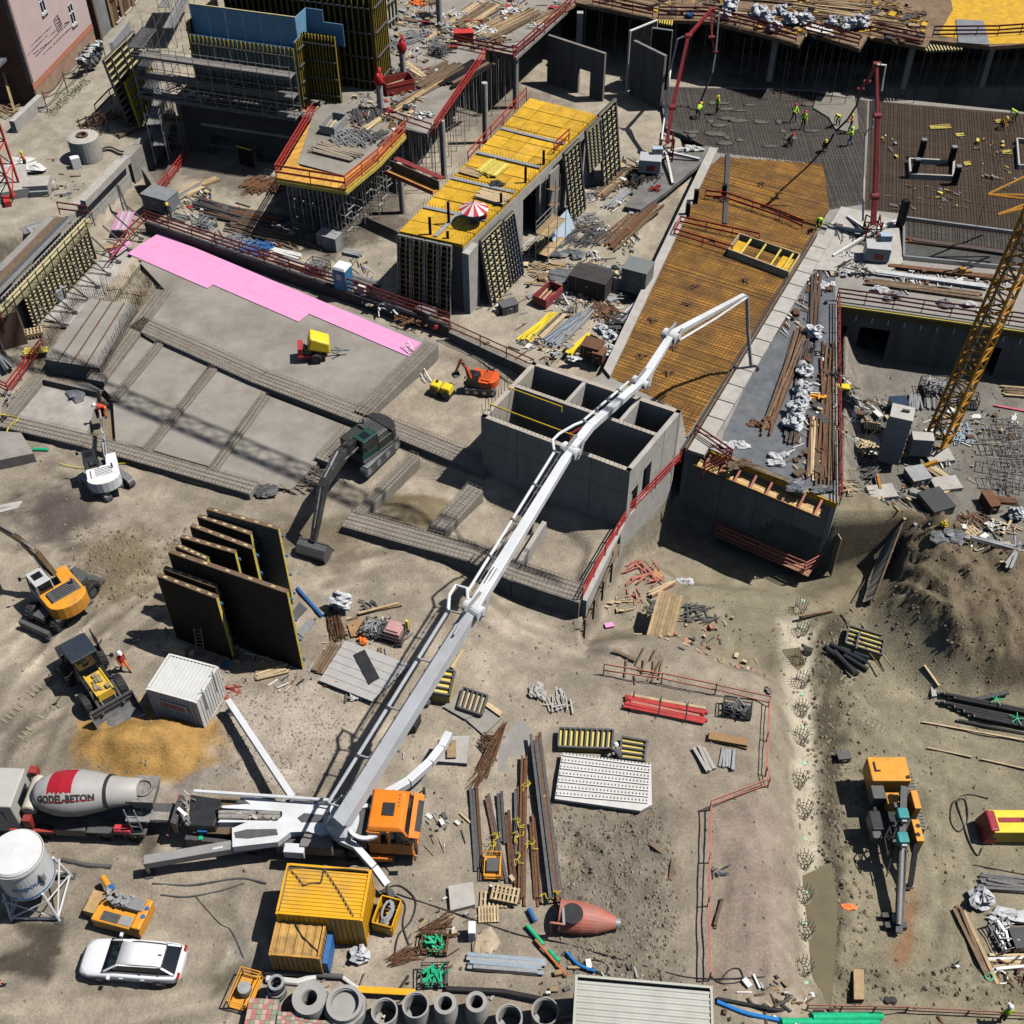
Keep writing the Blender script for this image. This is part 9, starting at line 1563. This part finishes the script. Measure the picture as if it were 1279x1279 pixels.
for lv in(0,1):planks(t,c+V3((0,0,.12+.1*lv)),ang(q,p),(p-q).length,1.55,7,.08,wood,'plank')
def cage():
 t=thing('pile_cage','','pile cage',(0,0,0),0,'bored pile cages along the trench');b=MB()
 for k in range(12):a=2*math.pi*k/12;b.tube([(.34*math.cos(a),.34*math.sin(a),0),(.36*math.cos(a),.36*math.sin(a),.6),(.44*math.cos(a+.1),.44*math.sin(a+.1),.9)],.018,4)
 tag(b.bld('cage_bars',M('cage_bars',(.2,.17,.12),.8,.3,4),t),kind='stuff')
 for z in(.25,.55):MB().tube([(.36*math.cos(.5*k),.36*math.sin(.5*k),z)for k in range(14)],.018,4).bld('ring',MATS['cage_bars'],t)
 MB().lathe([(.0,.02),(.38,.05),(.40,0)],16).bld('pile_head',M('pile_head',(.36,.32,.24),.9,.2,3),t);return t
PC=[(2,190,475),(2,198,580),(2,188,720),(2,195,830),(2,190,970),(2,190,1100),(3,180,115),(3,205,260),(3,205,505),(3,205,670),(3,210,840),(3,205,1020)];first=None
for k,(r,x,y)in enumerate(PC):
 p=T(3,r,x,y);lb=ORD[k]+' rebar pile cage in the muddy trench counted from the dark building'
 if not first:first=cage();first.location=p;first['label']=lb
 else:dup(first,p,rnd(0,3),lb)
gm=M('mint_spray',(.35,.60,.42),.7);b=MB()
for r,x,y in[(2,205,430),(2,195,560),(2,195,720),(2,195,880),(2,200,1045),(2,205,1215),(3,205,20),(3,210,385),(3,210,640),(3,205,790),(3,215,1080)]:
 p=T(3,r,x,y);b.blob((p.x,p.y,p.z+.01),rnd(.25,.5),rnd(.15,.3),.05,r*x+y,.5,9,4)
tag(b.bld('spray_marks',gm),'mint green spray marks beside the pile cages',kind='stuff')
q=TL(3,3,[(140,540),(330,530),(360,700),(360,900),(350,1020),(340,1190),(130,1190),(135,900)]);zw=sorted(gz(*T(3,3,235,y).xy)for y in range(560,1180,40))[9];b=MB();b.prism(q,zw-.05,zw);tag(b.bld('muddy_water',M('muddy_water',(.17,.145,.09),.12,.1,1,spec=.5)),kind='structure')
q=TL(3,2,[(105,665),(190,660),(215,740),(150,790),(110,730)]);zw=sorted(p.z for p in q)[2]+.05;b=MB();b.prism(q,zw-.05,zw);tag(b.bld('muddy_water',MATS['muddy_water']),kind='structure')
def D(x,y,z):return Q(_OX[3]+x/3.8758,_OY[3]+y/3.8758,GR+z)
GR=T(3,3,640,300).z;c=D(640,240,0);t=thing('drill_rig','orange and black crawler drill rig with its mast lowered to the ground','drill rig',c);BW=dict(parent=t,wl=True)
for s in(-1,1):
 b=MB();b.box(c.x+.05+s*.95,c.y+.1,GR,.5,3.6,.75);tr=b.bld('track',sd_,t,wl=True,bevel=.15);b=MB()
 for k in range(18):b.box(c.x+.05+s*.95,c.y-1.6+k*.2,GR+.72,.54,.11,.07)
 tag(b.bld('track_shoes',MATS['worn_track_steel'],tr,wl=True),kind='stuff')
h=D(625,35,2.5);b=MB();b.box(h.x,h.y,GR+1.0,2.1,1.5,1.35);hs_=b.bld('engine_housing',yorange,t,wl=True,bevel=.06);b=MB();b.box(h.x-.75,h.y+.1,GR+2.36,.08,.6,.06).box(h.x-.62,h.y-.15,GR+2.36,.25,.08,.06).box(h.x+.9,h.y-.55,GR+2.35,.16,.16,.1);b.bld('lifting_eye',blp,hs_,wl=True)
def dbx(nm,x,y,z,sx,sy,sz,m,bv=0):p=D(x,y,z+sz);b=MB();b.box(p.x,p.y,GR+z,sx,sy,sz);return b.bld(nm,m,t,wl=True,bevel=bv)
dbx('platform',640,230,.75,2.1,3.2,.3,blp);dbx('valve_block',570,150,1.0,.7,.9,.9,gd,.04);dbx('side_box',650,185,1.0,.9,.7,.8,yorange,.04);dbx('side_box',752,190,.9,.35,1.1,1.2,yorange,.03);g_=dbx('gauge_panel',762,340,.9,.4,1.25,1.3,yorange,.03);b=MB()
for y in(320,362):p=D(762,y,2.2);b=MB().lathe([(.12,0),(.12,.03)],14,M4.Translation((p.x,p.y,GR+2.2)));b.bld('gauge',black,g_,wl=True)
dbx('operator_seat',560,290,1.0,.6,1.1,.8,blp,.05);dbx('hose_reel',560,340,1.0,.5,.9,.6,gd,.08);cy_=M('teal_pump',(.03,.27,.28),.45)
for y in(255,372):dbx('pump_motor',692,y,2.3,.55,.6,.5,cy_,.05);dbx('motor_flange',692,y+18,2.3,.3,.6,.3,steel,.03)
m0,m1=D(692,130,2.6),D(668,838,.35);mb_=lerp(m0,m1,.42);MB().bar(m0,m1,.34,.3).bld('mast',M('mast_black',(.04,.04,.042),.5,.3,3,.3,(.12,.11,.1)),t,wl=True);MB().tube([mb_+V3((-.05,0,.28)),m1+V3((0,.3,.3))],.14,12).bld('drill_tube',M('drill_steel',(.2,.2,.2),.45,.2,3),t,wl=True);MB().tube([mb_+V3((.22,0,.2)),m1+V3((.2,.2,.15))],.05,8).bld('feed_rod',sd_,t,wl=True)
MB().bar(D(755,390,1.9),D(724,610,.5),.24,.3).bld('support_arm',blp,t,wl=True);MB().box(D(715,605,.5).x,D(715,605,.5).y,GR+.2,.6,.2,.25).bld('arm_foot',steel,t,wl=True);p=D(655,800,.3);b=MB().box(p.x,p.y,GR,1.1,.3,.35);b.box(p.x-.1,p.y+.5,GR+.1,1.0,.25,.3);b.bld('mast_foot',MATS['mast_black'],t,wl=True);MB().box(p.x+.1,p.y+.25,GR+.3,.5,.4,.3).bld('rod_clamp',steel,t,wl=True)
b=MB()
for k in range(12):a=D(rnd(590,680),rnd(200,430),rnd(1.4,2.2));e=D(rnd(600,690),rnd(300,600),rnd(.8,1.9));b.tube([a,lerp(a,e,.5)+V3((rnd(-.3,.3),0,rnd(.1,.4))),e],.04,5)
b.bld('hydraulic_hose',black,t,wl=True)
b=MB()
for k in range(9):p=lerp(D(690,150,2.4),D(680,430,1.7),k/8);b.box(p.x+rnd(-.3,.2),p.y,p.z-.2,rnd(.15,.5),rnd(.1,.3),rnd(.1,.35))
b.bld('rotary_head',sd_,t,wl=True)
b=MB();c=T(3,3,430,715);b.blob(c,.7,.35,.12,5,.5,10,4);sngl(b,'orange_rag',hivo,'crumpled orange vest on the ground left of the drill mast','vest')
c=T(3,3,1225,290,-1.9);g=T(3,3,1225,370).z;t=thing('generator','yellow and dark red generator cut by the right picture edge','generator',(c.x,c.y,g));MB().box(.3,0,.2,2.9,1.35,1.1).bld('body',yellow,t,bevel=.05);MB().taper(-1.2,0,.15,.75,1.5,1.25,.5,1.2,.1).bld('end_hood',M('wine_red',(.30,.015,.04),.4,.1,2),t,bevel=.1);MB().box(.45,.05,1.31,2.4,.28,.03).bld('red_stripe',MATS['wine_red'],t);MB().box(.6,.05,1.35,.2,.12,.05).bld('filler_cap',blp,t);MB().box(.3,0,0,3.0,1.4,.2).bld('skid',gd,t)
cable('black cable looping left of the red and yellow generator',[(3,3,1100,190),(3,3,1000,170),(3,3,930,210),(3,3,920,300),(3,3,960,350),(3,3,1000,290),(3,3,990,200),(3,3,950,200),(3,3,970,280),(3,3,1010,400),(3,3,1050,465),(3,3,1070,430)],.035,black);cable('black cable along the mud right of the drill rig',[(3,3,1030,510),(3,3,1130,530),(3,3,1290,560)],.03,black)
onter([('silver sheeting bundle at the right picture edge',*CT(3,3,1185,750),'sheet',2.6,1.1,tarpl),('dark pile of wet bars at the right picture edge',*CT(3,3,1190,600),'steel',3.0,1.0,9,-8,[sd_]),('dark mesh crate with metal parts at the right edge',*CT(3,3,1170,870),'rack',1.5,1.0,.7,-75,sd_,steel),('black box at the right picture edge',*CT(3,3,1255,890),'case',1.2,1.0,.7,5,blp),('pale poles stacked near the green ring',*CT(3,3,1210,980),'steel',2.4,.8,6,0,[wdp,steel]),('dark brown long timbers standing beside the white sack',*CT(3,3,1015,880),'boards',3.7,.5,4,-80,[wdd]),('thin brown timbers right of the dark brown ones',*CT(3,3,1055,900),'boards',4.0,.25,2,-82,[wood]),('rusty rods below the pale poles',*CT(3,3,1210,1030),'heap',1.8,12,rust),('dark crate near the drill rig trench',*CT(3,2,397,1195),'case',.7,.5,.4,5,gd),('white paper scrap on the muddy ground',*CT(3,3,940,1000),'heap',.5,4,whd),('dark timbers crossing the pile trench',*CT(3,2,270,500),'boards',2.4,.3,3,15,[wdd]),('small dark block in the mud beside the trench',*CT(3,2,225,680),'case',.5,.35,.3,-20,black)])
bags('white sack beside the dark brown timbers at lower right',T(3,3,1055,690),1.2,17,None)
for nm,x,y,m,R0 in(('green',1105,1052,green,.22),('white',1160,1055,white,.36)):p=T(3,3,x,y);sngl(MB().lathe([(R0-.06,.02),(R0,.02),(R0,.1),(R0-.06,.1)],20,M4.Translation(p),closed=True),'ring',m,nm+' plastic ring lying below the long timbers','ring')
for k,x in enumerate((612,640)):p=T(3,3,x,1166);sngl(MB().lathe([(.18,0),(.2,.05),(.15,.12)],16,M4.Translation(p)),'rubber_disc',black,['left one of two black discs on the mud','right one of two black discs on the mud'][k],'disc')
plate('wooden plank bridge over the mud ridge at the bottom',[(3,3,447,1020),(3,3,497,1020),(3,3,500,1165),(3,3,450,1165)],-3,.5,wood,'plank_bridge','bridge')
t=thing('pipe_bundle','long bundle of black plastic pipes with green straps at the right edge','pipes',T(3,2,1080,950));bk=0
for k in range(13):
 x0=855+(k%4)*25;y0=880+k*11;p=T(3,2,x0 if k<8 else x0+95,y0);q=p+(T(3,2,1279,985)-T(3,2,860,900)).normalized()*rnd(6.2,7.5);z=.12+.2*(k%2)
 MB().tube([p+V3((0,0,z)),q+V3((0,0,z))],.105,10).bld('pipe',black,t,wl=True);MB().tube([p+V3((-.012,0,z)),p+V3((.03,0,z))],.107,10).bld('pipe_end',steel,t,wl=True)
MB().tube([T(3,2,1045,838)+V3((0,0,.25)),T(3,2,1200,870)+V3((0,0,.25))],.14,10).bld('pipe',gd,t,wl=True)
for k,(x,y)in enumerate([(1130,925),(1230,1020)]):
 p=T(3,2,x,y)+V3((0,0,.5));b=MB()
 for j in range(5):a=j*1.25;b.bar(p,p+V3((math.cos(a)*.45,math.sin(a)*.45,-.05)),.05,.03)
 sngl(b,'green_strap',green,['upper green strap knot on the black pipes','lower green strap knot on the black pipes'][k],'strap')
t=thing('membrane_rolls','heap of black membrane rolls beside the yellow form frame','rolls',T(3,2,430,730))
for k,(x0,y0,x1,y1)in enumerate([(310,655,470,790),(330,650,510,740),(350,690,450,800),(400,700,515,770),(380,670,520,720),(315,680,380,720),(440,665,470,700)]):a=V3((0,0,.16+.12*(k%3)));MB().tube([T(3,2,x0,y0)+a,T(3,2,x1,y1)+a],.15,10).bld('roll',M('membrane_black',(.025,.028,.034),.35,.3,3,.3,(.08,.08,.08)),t,wl=True)
for lb,x0,y0,x1,y1,w,m in(('long thin pole lying below the black pipes',780,1020,1290,1112,.09,wdp),('shorter pole lying below the long thin one',805,1145,1020,1190,.09,wdp),('third thin pole above the generator',1065,1200,1290,1250,.09,wdp),('pale pole standing up the slope by the black pipes',800,720,868,830,.12,wdp),('long pole leaning over the yellow form frame',435,470,620,765,.08,wood),('dark pole under the long leaning pole',390,500,585,795,.07,wdd),('thin rail on the slope left of the stairs',620,70,440,440,.05,wdd)):
 p,q=T(3,2,x0,y0),T(3,2,x1,y1);b=MB();b.bar(p+V3((0,0,.12)),q+V3((0,0,.12 if 'lean' not in lb else .5)),w);sngl(b,'pole',m,lb,'pole')
plate('slotted pale block near the black pipe ends',[(3,2,815,808),(3,2,838,805),(3,2,852,892),(3,2,828,895)],-3,.3,concl,'slotted_block','block')
t=thing('site_stairs','dark timber stairs climbing the dug slope to the crane yard','stairs',T(3,2,515,450));a0,a1,b0,b1=T(3,2,490,458),T(3,2,540,445),T(3,2,628,60),T(3,2,690,55)
for v in(a0,a1):v.z+=.35
for v in(b0,b1):v.z+=.3
bpc('stringer',t,a0,b0,.1,.3,wdd);bpc('stringer',t,a1,b1,.1,.3,wdd)
for k in range(16):f=(k+.5)/16;bpc('tread',t,lerp(a0,b0,f)+V3((0,0,.06)),lerp(a1,b1,f)+V3((0,0,.06)),.2,.1,gd if k%2 else M('stair_tread',(.20,.185,.16),.7,.2,3))
YR=-3.6
def C(x,y,z=None):return Q(1060+x/5.813,480+y/5.813,z)
t=thing('yellow_crane','yellow lattice crane with stacked concrete ballast in the right yard','crane',C(560,480,YR));cyw=M('crane_yellow',(.42,.19,.012),.5,.2,2,.4,(.26,.14,.03));blm=M('ballast_concrete',(.46,.44,.41),.85,.08,2,.4,(.33,.31,.28))
bc=C(295,560,YR+.5)
for k in range(10):MB().box(bc.x+rnd(-.02,.02),bc.y+.3,YR+.7+k*.42,1.55,1.5,.39,-.35+rnd(-.02,.02)).bld('ballast_block',blm,t,wl=True,bevel=.03)
MB().box(bc.x+.2,bc.y+.3,YR+4.91,.5,.15,.15,-.3).bld('lifting_lug',sd_,t,wl=True)
for k in range(4):MB().box(C(490,560,YR).x,C(490,560,YR).y+.2,YR+.7+k*.4,1.5,.9,.37,-.1).bld('ballast_block',blm,t,wl=True,bevel=.03)
mA=C(640,420,YR+.8);mB=Q(1294,272,14.0);m_=MB();ltc(m_,mA,mA+(mB-mA)*1.35,1.35,26,.11,.07);m_.bld('mast',cyw,t,wl=True);m_=MB()
for k in range(24):c=lerp(mA,mB,k/24);m_.bar(c+V3((-.62,-.62,0)),c+V3((-.62,-.62,.55)),.07)
m_.bld('mast_ladder',whd,t,wl=True)
b=MB();b.bar(C(560,480,YR+.6),C(300,520,YR+.6),.3,.3);b.bar(C(600,420,YR+.9),C(380,420,YR+.9),.25,.3);b.bar(C(170,500,YR+.5),C(230,760,YR+.3),.18,.22);b.bar(C(640,560,YR+.5),C(480,620,YR+.4),.22,.25);b.bld('base_frame',cyw,t,wl=True)
for x,y in((235,800),(650,540),(120,440),(700,740)):p=C(x,y);MB().box(p.x,p.y,p.z-.05,1.9,1.3,.4,.15).bld('base_pad',concl,t,wl=True)
q=[Q(1233,243,6.5),Q(1310,206,7.2),Q(1310,244,6.4),Q(1246,268,6.3),Q(1310,252,6.3)];b=MB()
for i,j in((0,1),(0,2),(3,4),(3,2),(0,4)):b.tube([q[i],q[j]],.09,6)
b.bld('jib',cyw,t,wl=True)
p=T(3,1,980,55,3.0);t2=thing('crane_hook','small yellow crane hook block hanging on a cable over the wall','crane hook',p);MB().tube([(0,0,0),(.3,.2,14)],.02,4).bld('cable',black,t2);MB().box(0,0,-.5,.5,.3,.5).bld('block',cyw,t2,bevel=.05);MB().tube([(-.6,0,-.3),(0,0,-.5),(.1,0,-.8),(-.15,0,-.9)],.06,6).bar((-.7,0,-.4),(.8,.1,-.45),.16).bld('hook',cyw,t2)
t=thing('scaffold_frame_pile','sprawling pile of grey scaffold frames in the right yard','scaffold frames',C(1100,620))
for k in range(15):
 p=C(930+(k%4)*95+rnd(-20,20),400+(k//4)*115+rnd(-15,15))+V3((0,0,.1+.22*(k%3)));a=rad(rnd(-25,8));d=V3((math.cos(a),math.sin(a),rnd(-.05,.15)));n=V3((-d.y,d.x,rnd(-.05,.25)));b=MB();L=rnd(1.8,2.6)
 for s in(0,1):b.tube([p+n*s*1.1,p+n*s*1.1+d*L],.04,5)
 for j in range(6):c=p+d*L*j/5;b.tube([c,c+n*1.1],.03,4)
 b.bld('scaffold_frame',[steel,gd,scafm][k%3],t,wl=True)
onter([(lb,1060+x/5.813,480+y/5.813,*r)for lb,x,y,*r in[('flat black box on the yard below the crane',620,890,'case',2.0,1.7,.7,-70,M('black_matt_box',(.05,.055,.06),.5)),('small yellow object beside the flat black box',690,1025,'sheet',.5,.5,yellow),('pallet tilted beside the dark sheeting',860,1100,'pallet',1.5,2,30),('dark sheeting heap left of the tilted pallet',730,1130,'sheet',1.7,1.4,tarp),('rusty box in front of the scaffold frames',1010,890,'case',.7,1.5,.8,10,rust),('brown rusty beams below the scaffold frames',1130,850,'boards',1.8,.8,6,-5,[rust]),('rusty plates left of the white rags',920,1000,'heap',1.8,16,rust),('white rags and hoses on the yard',1060,1040,'heap',1.8,22,whd),('pale curved planks beside the white rags',1160,1050,'heap',1.8,12,wdp),('grey steel channels across the yard corner',1100,1170,'steel',4.2,.5,4,-22,[steel]),('second grey channels at the right picture edge',1200,1250,'steel',2.6,.4,4,55,[steel]),('grey steel counter box at the crane base',490,690,'case',1.4,1.4,.6,15,grey),('timber panel leaning at the crane base',630,640,'boards',1.9,.9,5,-50,[wood,wdp]),('broken boards beside the crane base pad',690,770,'boards',1.6,.8,5,35,[wdp]),('dark blue machine behind the ballast stack',345,190,'case',1.2,1.0,.9,5,M('navy_machine',(.03,.05,.09),.35)),('grey prop rack behind the ballast',480,140,'steel',1.8,1.1,12,80,[steel]),('second grey prop rack beside the crane mast',590,140,'steel',1.6,1.0,12,80,[steel,sd_]),('grey steel crate against the long wall',620,60,'rack',2.0,1.5,1.0,0,sd_,steel),('black frame crate right of the crane mast',860,150,'rack',1.3,1.0,.9,-10,black,None),('red and white pole on the yard at the right edge',1180,180,'boards',2.6,.12,1,-15,[M('pole_pink',(.55,.12,.16),.6)]),('timber and blocks pile at the right edge by the wall',1230,60,'boards',2.4,1.4,14,-5,[wdp,wdd]),('blue grey tangle of chains beside the mast',790,370,'heap',2.0,40,MATS['blue_grey_steel']),('white plastic scraps by the crane mast foot',700,580,'heap',1.2,10,whd),('pale pallet blocks left of the ballast',165,320,'pallet',1.2,2,-10),('boards and scrap left of the ballast stack',70,440,'heap',2.6,28,wdp),('dark scrap in the shade left of the ballast',80,620,'heap',2.2,30,sd_),('yellow box on the yard edge by the red railing',-45,60,'case',.8,.6,.5,0,yellow),('grey machine pieces below the yellow box',-40,130,'heap',1.8,26,gd),('red lath heap above the site stairs',260,980,'heap',1.1,9,redfade),('pallet at the head of the site stairs',355,1010,'pallet',1.3,1,75),('timber scraps on the slope top left',30,770,'heap',1.4,8,wdp)]])
bags('white bag at the scaffold frames in the right yard',C(1205,970),1.1,31,None)
pr=M('placing_boom_red',(.20,.014,.02),.45,.25,2,.3,(.12,.04,.04))
def pboom(lb,base,pts,ws,boxc,pipe,legs_,hose,bxs):
 t=thing('placing_boom',lb,'concrete pump',base)
 MB().box(boxc.x,boxc.y,ZD+.35,*bxs,1.2,-.15).bld('counterweight_box',M('pale_grey_box',(.45,.46,.48),.5,.06,2,.3,(.35,.34,.32)),t,wl=True,bevel=.04);MB().box(boxc.x,boxc.y-bxs[1]/2-.03,ZD+.6,.7,.03,.5,-.15).bld('red_plate',redm,t,wl=True);MB().box(boxc.x+.6,boxc.y+.6,ZD+1.56,.9,.6,.5).bld('control_box',M('pale_blue_box',(.38,.47,.56),.5),t,wl=True)
 for i in range(len(pts)-1):MB().bar(pts[i],pts[i+1],ws[i]*.52,w2=ws[i+1]*.52).bld('boom_section',pr,t,wl=True);MB().lathe([(ws[i+1]*.5,-.28),(ws[i+1]*.5,.28)],12,M4.Translation(pts[i+1])@M4.Rotation(rad(90),4,'Y')).bld('joint',pr,t,wl=True)
 b=MB();ltc(b,V3((pts[0].x,pts[0].y,ZD)),pts[0]+V3((0,0,.6)),1.1,3,.07,.05);b.bld('pedestal',pr,t,wl=True)
 MB().tube(pipe,.085,8).bld('delivery_pipe',whd,t,wl=True)
 for a in legs_:MB().bar(V3((pts[0].x,pts[0].y,ZD+.7)),a,.2,.25).bld('outrigger',whd,t,wl=True)
 MB().tube(hose,.09,8).bld('end_hose',black,t,wl=True);return t
X=lambda c,x,y,z:T(c,0,x,y,ZD+z)
pboom('left red placing boom with a pale counterweight box beside the gold mesh',X(2,740,760,0),[X(2,748,690,1.6),X(2,775,520,3.8),X(2,852,175,8.2),X(2,965,45,8.6),X(2,965,180,6.6),X(2,980,250,5.2)],[.6,.55,.5,.42,.3,.2],X(2,668,775,1.2),[X(2,720,690,1.8),X(2,765,340,5.2),X(2,800,190,7.8),X(2,835,175,8.2)],[X(2,905,772,.2),X(2,775,890,.2),X(2,600,790,.2),X(2,830,720,.2)],[X(2,968,345,3.4),X(2,940,420,2.2),X(2,900,520,.3)],(1.9,1.5))
MB().tube([X(2,1000,70,8.4),X(2,985,250,5.2),X(2,968,350,3.4)],.08,8).bld('pipe_tail',steel,bpy.data.objects['placing_boom'],wl=True)
pboom('right red placing boom standing upright on the pale platform',X(3,545,1110,0),[X(3,545,1090,1.4),X(3,553,950,3.4),X(3,565,560,9),X(3,562,310,12.2),X(3,515,395,10.2),X(3,485,430,9.2)],[.75,.6,.45,.38,.3,.2],X(3,568,1200,1.2),[X(3,495,1070,1.4),X(3,500,860,4.2),X(3,508,640,7.5),X(3,540,615,8),X(3,548,480,10)],[X(3,360,1100,.25),X(3,350,1240,.25),X(3,655,1070,.25),X(3,420,1050,.25)],[X(3,485,430,9.1),X(3,465,510,5.5),X(3,420,580,2.2),X(3,365,635,.3)],(1.9,1.4))
MB().tube([X(3,562,312,12.3),X(3,605,315,12),X(3,585,440,10)],.085,8).bld('pipe_tail',whd,bpy.data.objects['placing_boom.001'],wl=True)
clt([('grey hoses and straps around the foot of the right red boom',*CT(3,0,440,1150),'heap',2.6,30,sd_),('white cloth and scraps on the pale platform',*CT(3,0,410,1230),'heap',2.2,20,whd),('red bar on the pale platform',*CT(3,0,280,1220),'boards',1.9,.2,1,55,[redm]),('dark equipment right of the pale platform',*CT(3,1,450,60),'heap',2.2,34,black),('blue and white packs below the dark equipment',*CT(3,1,390,85),'heap',1.6,16,tarpl),('white trestle by the left red boom',*CT(2,0,880,725),'sheet',1.6,.7,whd),('red fittings on the pad of the left red boom',*CT(2,0,700,915),'heap',1.2,8,redm),('dark machine parts at the foot of the left boom',*CT(2,0,630,850),'heap',2.4,34,black)],ZD+.05)
clt([('black beam stack at the left end of the court beside the shaded wall',275,262,'steel',5.0,1.4,18,-22,[sd_]),('row of stacked grey forms between the beam piles and the toilet',372,330,'boards',3.6,1.2,14,-26,[grey,steel,wdp]),('low pile of dark forms at the shoring foot',385,300,'steel',4.0,1.4,16,-28,[wdd,sd_]),('grey clamps crate right of the pale panels',398,338,'rack',1.6,1.1,.8,-25,sd_,steel),('prop bundle beside the toilet',452,352,'steel',3.0,.8,12,-30,[steel,rust])],.6)
rlg('dark red railing in the shaded corner of the court',QL([(200,245),(234,200)],.6),1.1,3,brg,bw=.15)
scf('stair scaffold between the tower and the retaining wall',Q(212,205,.6),Q(222,160,.6),.6,[2.4,4.4],1.2,1.4,scafm,None,steel)
scf('scaffold along the road behind the blue form',Q(222,60,2.5),Q(245,15,2.5),2.5,[4.5,6.5,8.5],1.1,2.0,scafm,None,steel)
t=thing('formwork_corner','black and yellow corner form standing on the pit floor under the tower','formwork',Q(290,190,.6))
rlg('thin grey handrail along the tower slab edge',[TA+nT*.1,TB+nT*.1],1.0,2,steel,bw=.06)
bpc('form_board',t,Q(300,205,.7)+V3((0,0,1)),Q(318,210,.7)+V3((0,0,1)),1.9,.1,plyd,up=nT);bpc('girder',t,Q(300,205,.7)+V3((0,-.12,1.8)),Q(318,210,.7)+V3((0,-.12,1.8)),.1,.12,beamy)
# ================================================================ small debris too numerous to count
def debris(label,px,z,n,smax,mats,seed):
 r=random.Random(seed);poly=QL(px,z if z is not None else 0);b=MB();xs=[p[0]for p in poly];ys=[p[1]for p in poly];cl=[(r.uniform(min(xs),max(xs)),r.uniform(min(ys),max(ys)),r.uniform(0,3.14))for _ in range(max(4,n//14))]
 X=[];
 for _ in range(n*3):c=r.choice(cl);X.append((c[0]+r.gauss(0,1.1),c[1]+r.gauss(0,1.1),c[2]))
 k=pmask(np.array([q[0]for q in X]),np.array([q[1]for q in X]),poly,.2)>.5;m=0
 for(x,y,a),ok in zip(X,k):
  if not ok or m>=n:continue
  m+=1;b.c=r.randrange(len(mats));zz=(gz(x,y)if z is None else z);a+=r.gauss(0,.3);l=smax*(.15+.85*r.random()**2)
  if r.random()<.7:d=V3((math.cos(a),math.sin(a),0))*l/2;c=V3((x,y,zz+.03+r.random()*.08));b.bar(c-d,c+d+V3((0,0,r.uniform(-.03,.06))),r.uniform(.03,.12),r.uniform(.02,.06))
  else:b.box(x,y,zz,l*.5,l*.3,r.uniform(.04,.3),a)
 tag(b.bld('debris',mats,None),label,kind='stuff')
dm=[wood,wdp,wdd,steel,gd,rust,whd,grey,black]
debris('small offcuts and site litter over the court',[(560,405),(660,455),(760,440),(800,280),(830,190),(770,200),(600,370)],.6,620,1.6,dm,1)
debris('small offcuts and props behind the parapet wall',[(195,285),(560,400),(540,370),(480,330),(400,305),(250,225),(215,240)],.6,320,1.6,dm+[blue,redm],2)
debris('small timber and steel offcuts over the centre deck',[(440,100),(455,40),(500,-5),(715,2),(640,66),(565,62),(500,165),(440,170)],Z2+.01,850,2.0,dm+[wdp,redm,wood],3)
debris('small boards and bars over the upper deck',[(735,0),(890,24),(990,48),(1150,54),(1160,20),(1100,-10),(760,-20)],ZU+.02,700,2.4,[wdd,wood,rust,formy,sd_,plyd],4)
debris('small litter over the crane yard',[(1055,455),(1290,475),(1290,735),(1150,660),(1060,600)],None,420,1.5,dm,5)
debris('scraps of timber and steel over the tarpaulin deck',[(1010,330),(1042,310),(1042,610),(990,590),(910,560)],ZD+.04,200,1.8,[wdd,rust,sd_,whd,wdp],6)
debris('litter on the street by the red crane',[(10,250),(100,250),(200,140),(150,150),(60,200)],2.5,60,.9,dm,7)
debris('small scraps over the lower yard',[(380,750),(620,800),(650,1200),(480,1230),(520,1000),(400,860)],None,150,.9,dm,8)
debris('litter along the bottom pipe row',[(260,1190),(700,1200),(1279,1240),(1279,1279),(260,1279)],None,160,.9,dm,9)
debris('scraps in the low pit beside the dark building',[(760,720),(840,660),(1000,730),(960,830),(780,800)],None,90,.8,[wdp,redfade,gd,wood],10)
debris('scraps on the sandy ground by the black forms',[(200,790),(390,750),(420,850),(300,880)],None,80,.8,dm,11)
debris('litter along the left form and muddy slab',[(0,470),(60,430),(170,330),(185,300),(110,400),(10,510)],.42,110,.9,dm,12)
debris('boards and bars along the tower walkways',[(235,112),(385,128),(388,140),(232,124)],ZT+.15,150,1.3,[wdp,wood,formy,redm,steel,whd],13)
debris('props and scraps over the dark mesh',[(1100,140),(1270,150),(1270,290),(1140,290),(1100,250)],ZD+.08,90,.9,[beamy,steel,wdd,rust],14)
debris('scraps over the pale platform',[(1035,275),(1110,290),(1120,330),(1260,355),(1050,370)],ZD+.03,130,1.6,[wdd,rust,steel,tarpl,whd],15)
def treads(label,pts,w,seed,c=3):
 r=random.Random(seed);b=MB();q=TL(c,2,pts)
 for p,e in zip(q[:-1],q[1:]):
  d=(e-p);L=d.length;d.normalize();s=V3((-d.y,d.x,0));k=int(L/.3)
  for i in range(k):
   c=p+d*(i*.3);g=gz(c.x,c.y)
   if r.random()<.8:b.bar(V3((c.x,c.y,g+.0))-s*w/2,V3((c.x,c.y,g+.0))+s*w/2*r.uniform(.7,1),.12,.09)
 tag(b.bld('mud_treads',M('dry_mud',(.27,.235,.165),.95,.2,3)),label,kind='stuff')
treads('crawler track marks pressed into the pit ground',[(400,800),(470,860)],.55,1);treads('crawler track marks across the lower ground',[(390,940),(500,1000),(640,1080)],.55,2)
treads('tyre cleat marks on the dirt left of the wheel loader',[(20,1010),(150,880),(260,780),(420,640)],.5,3,0);treads('tyre cleat marks beside the orange excavator',[(100,1090),(230,960),(330,900)],.5,4,0)
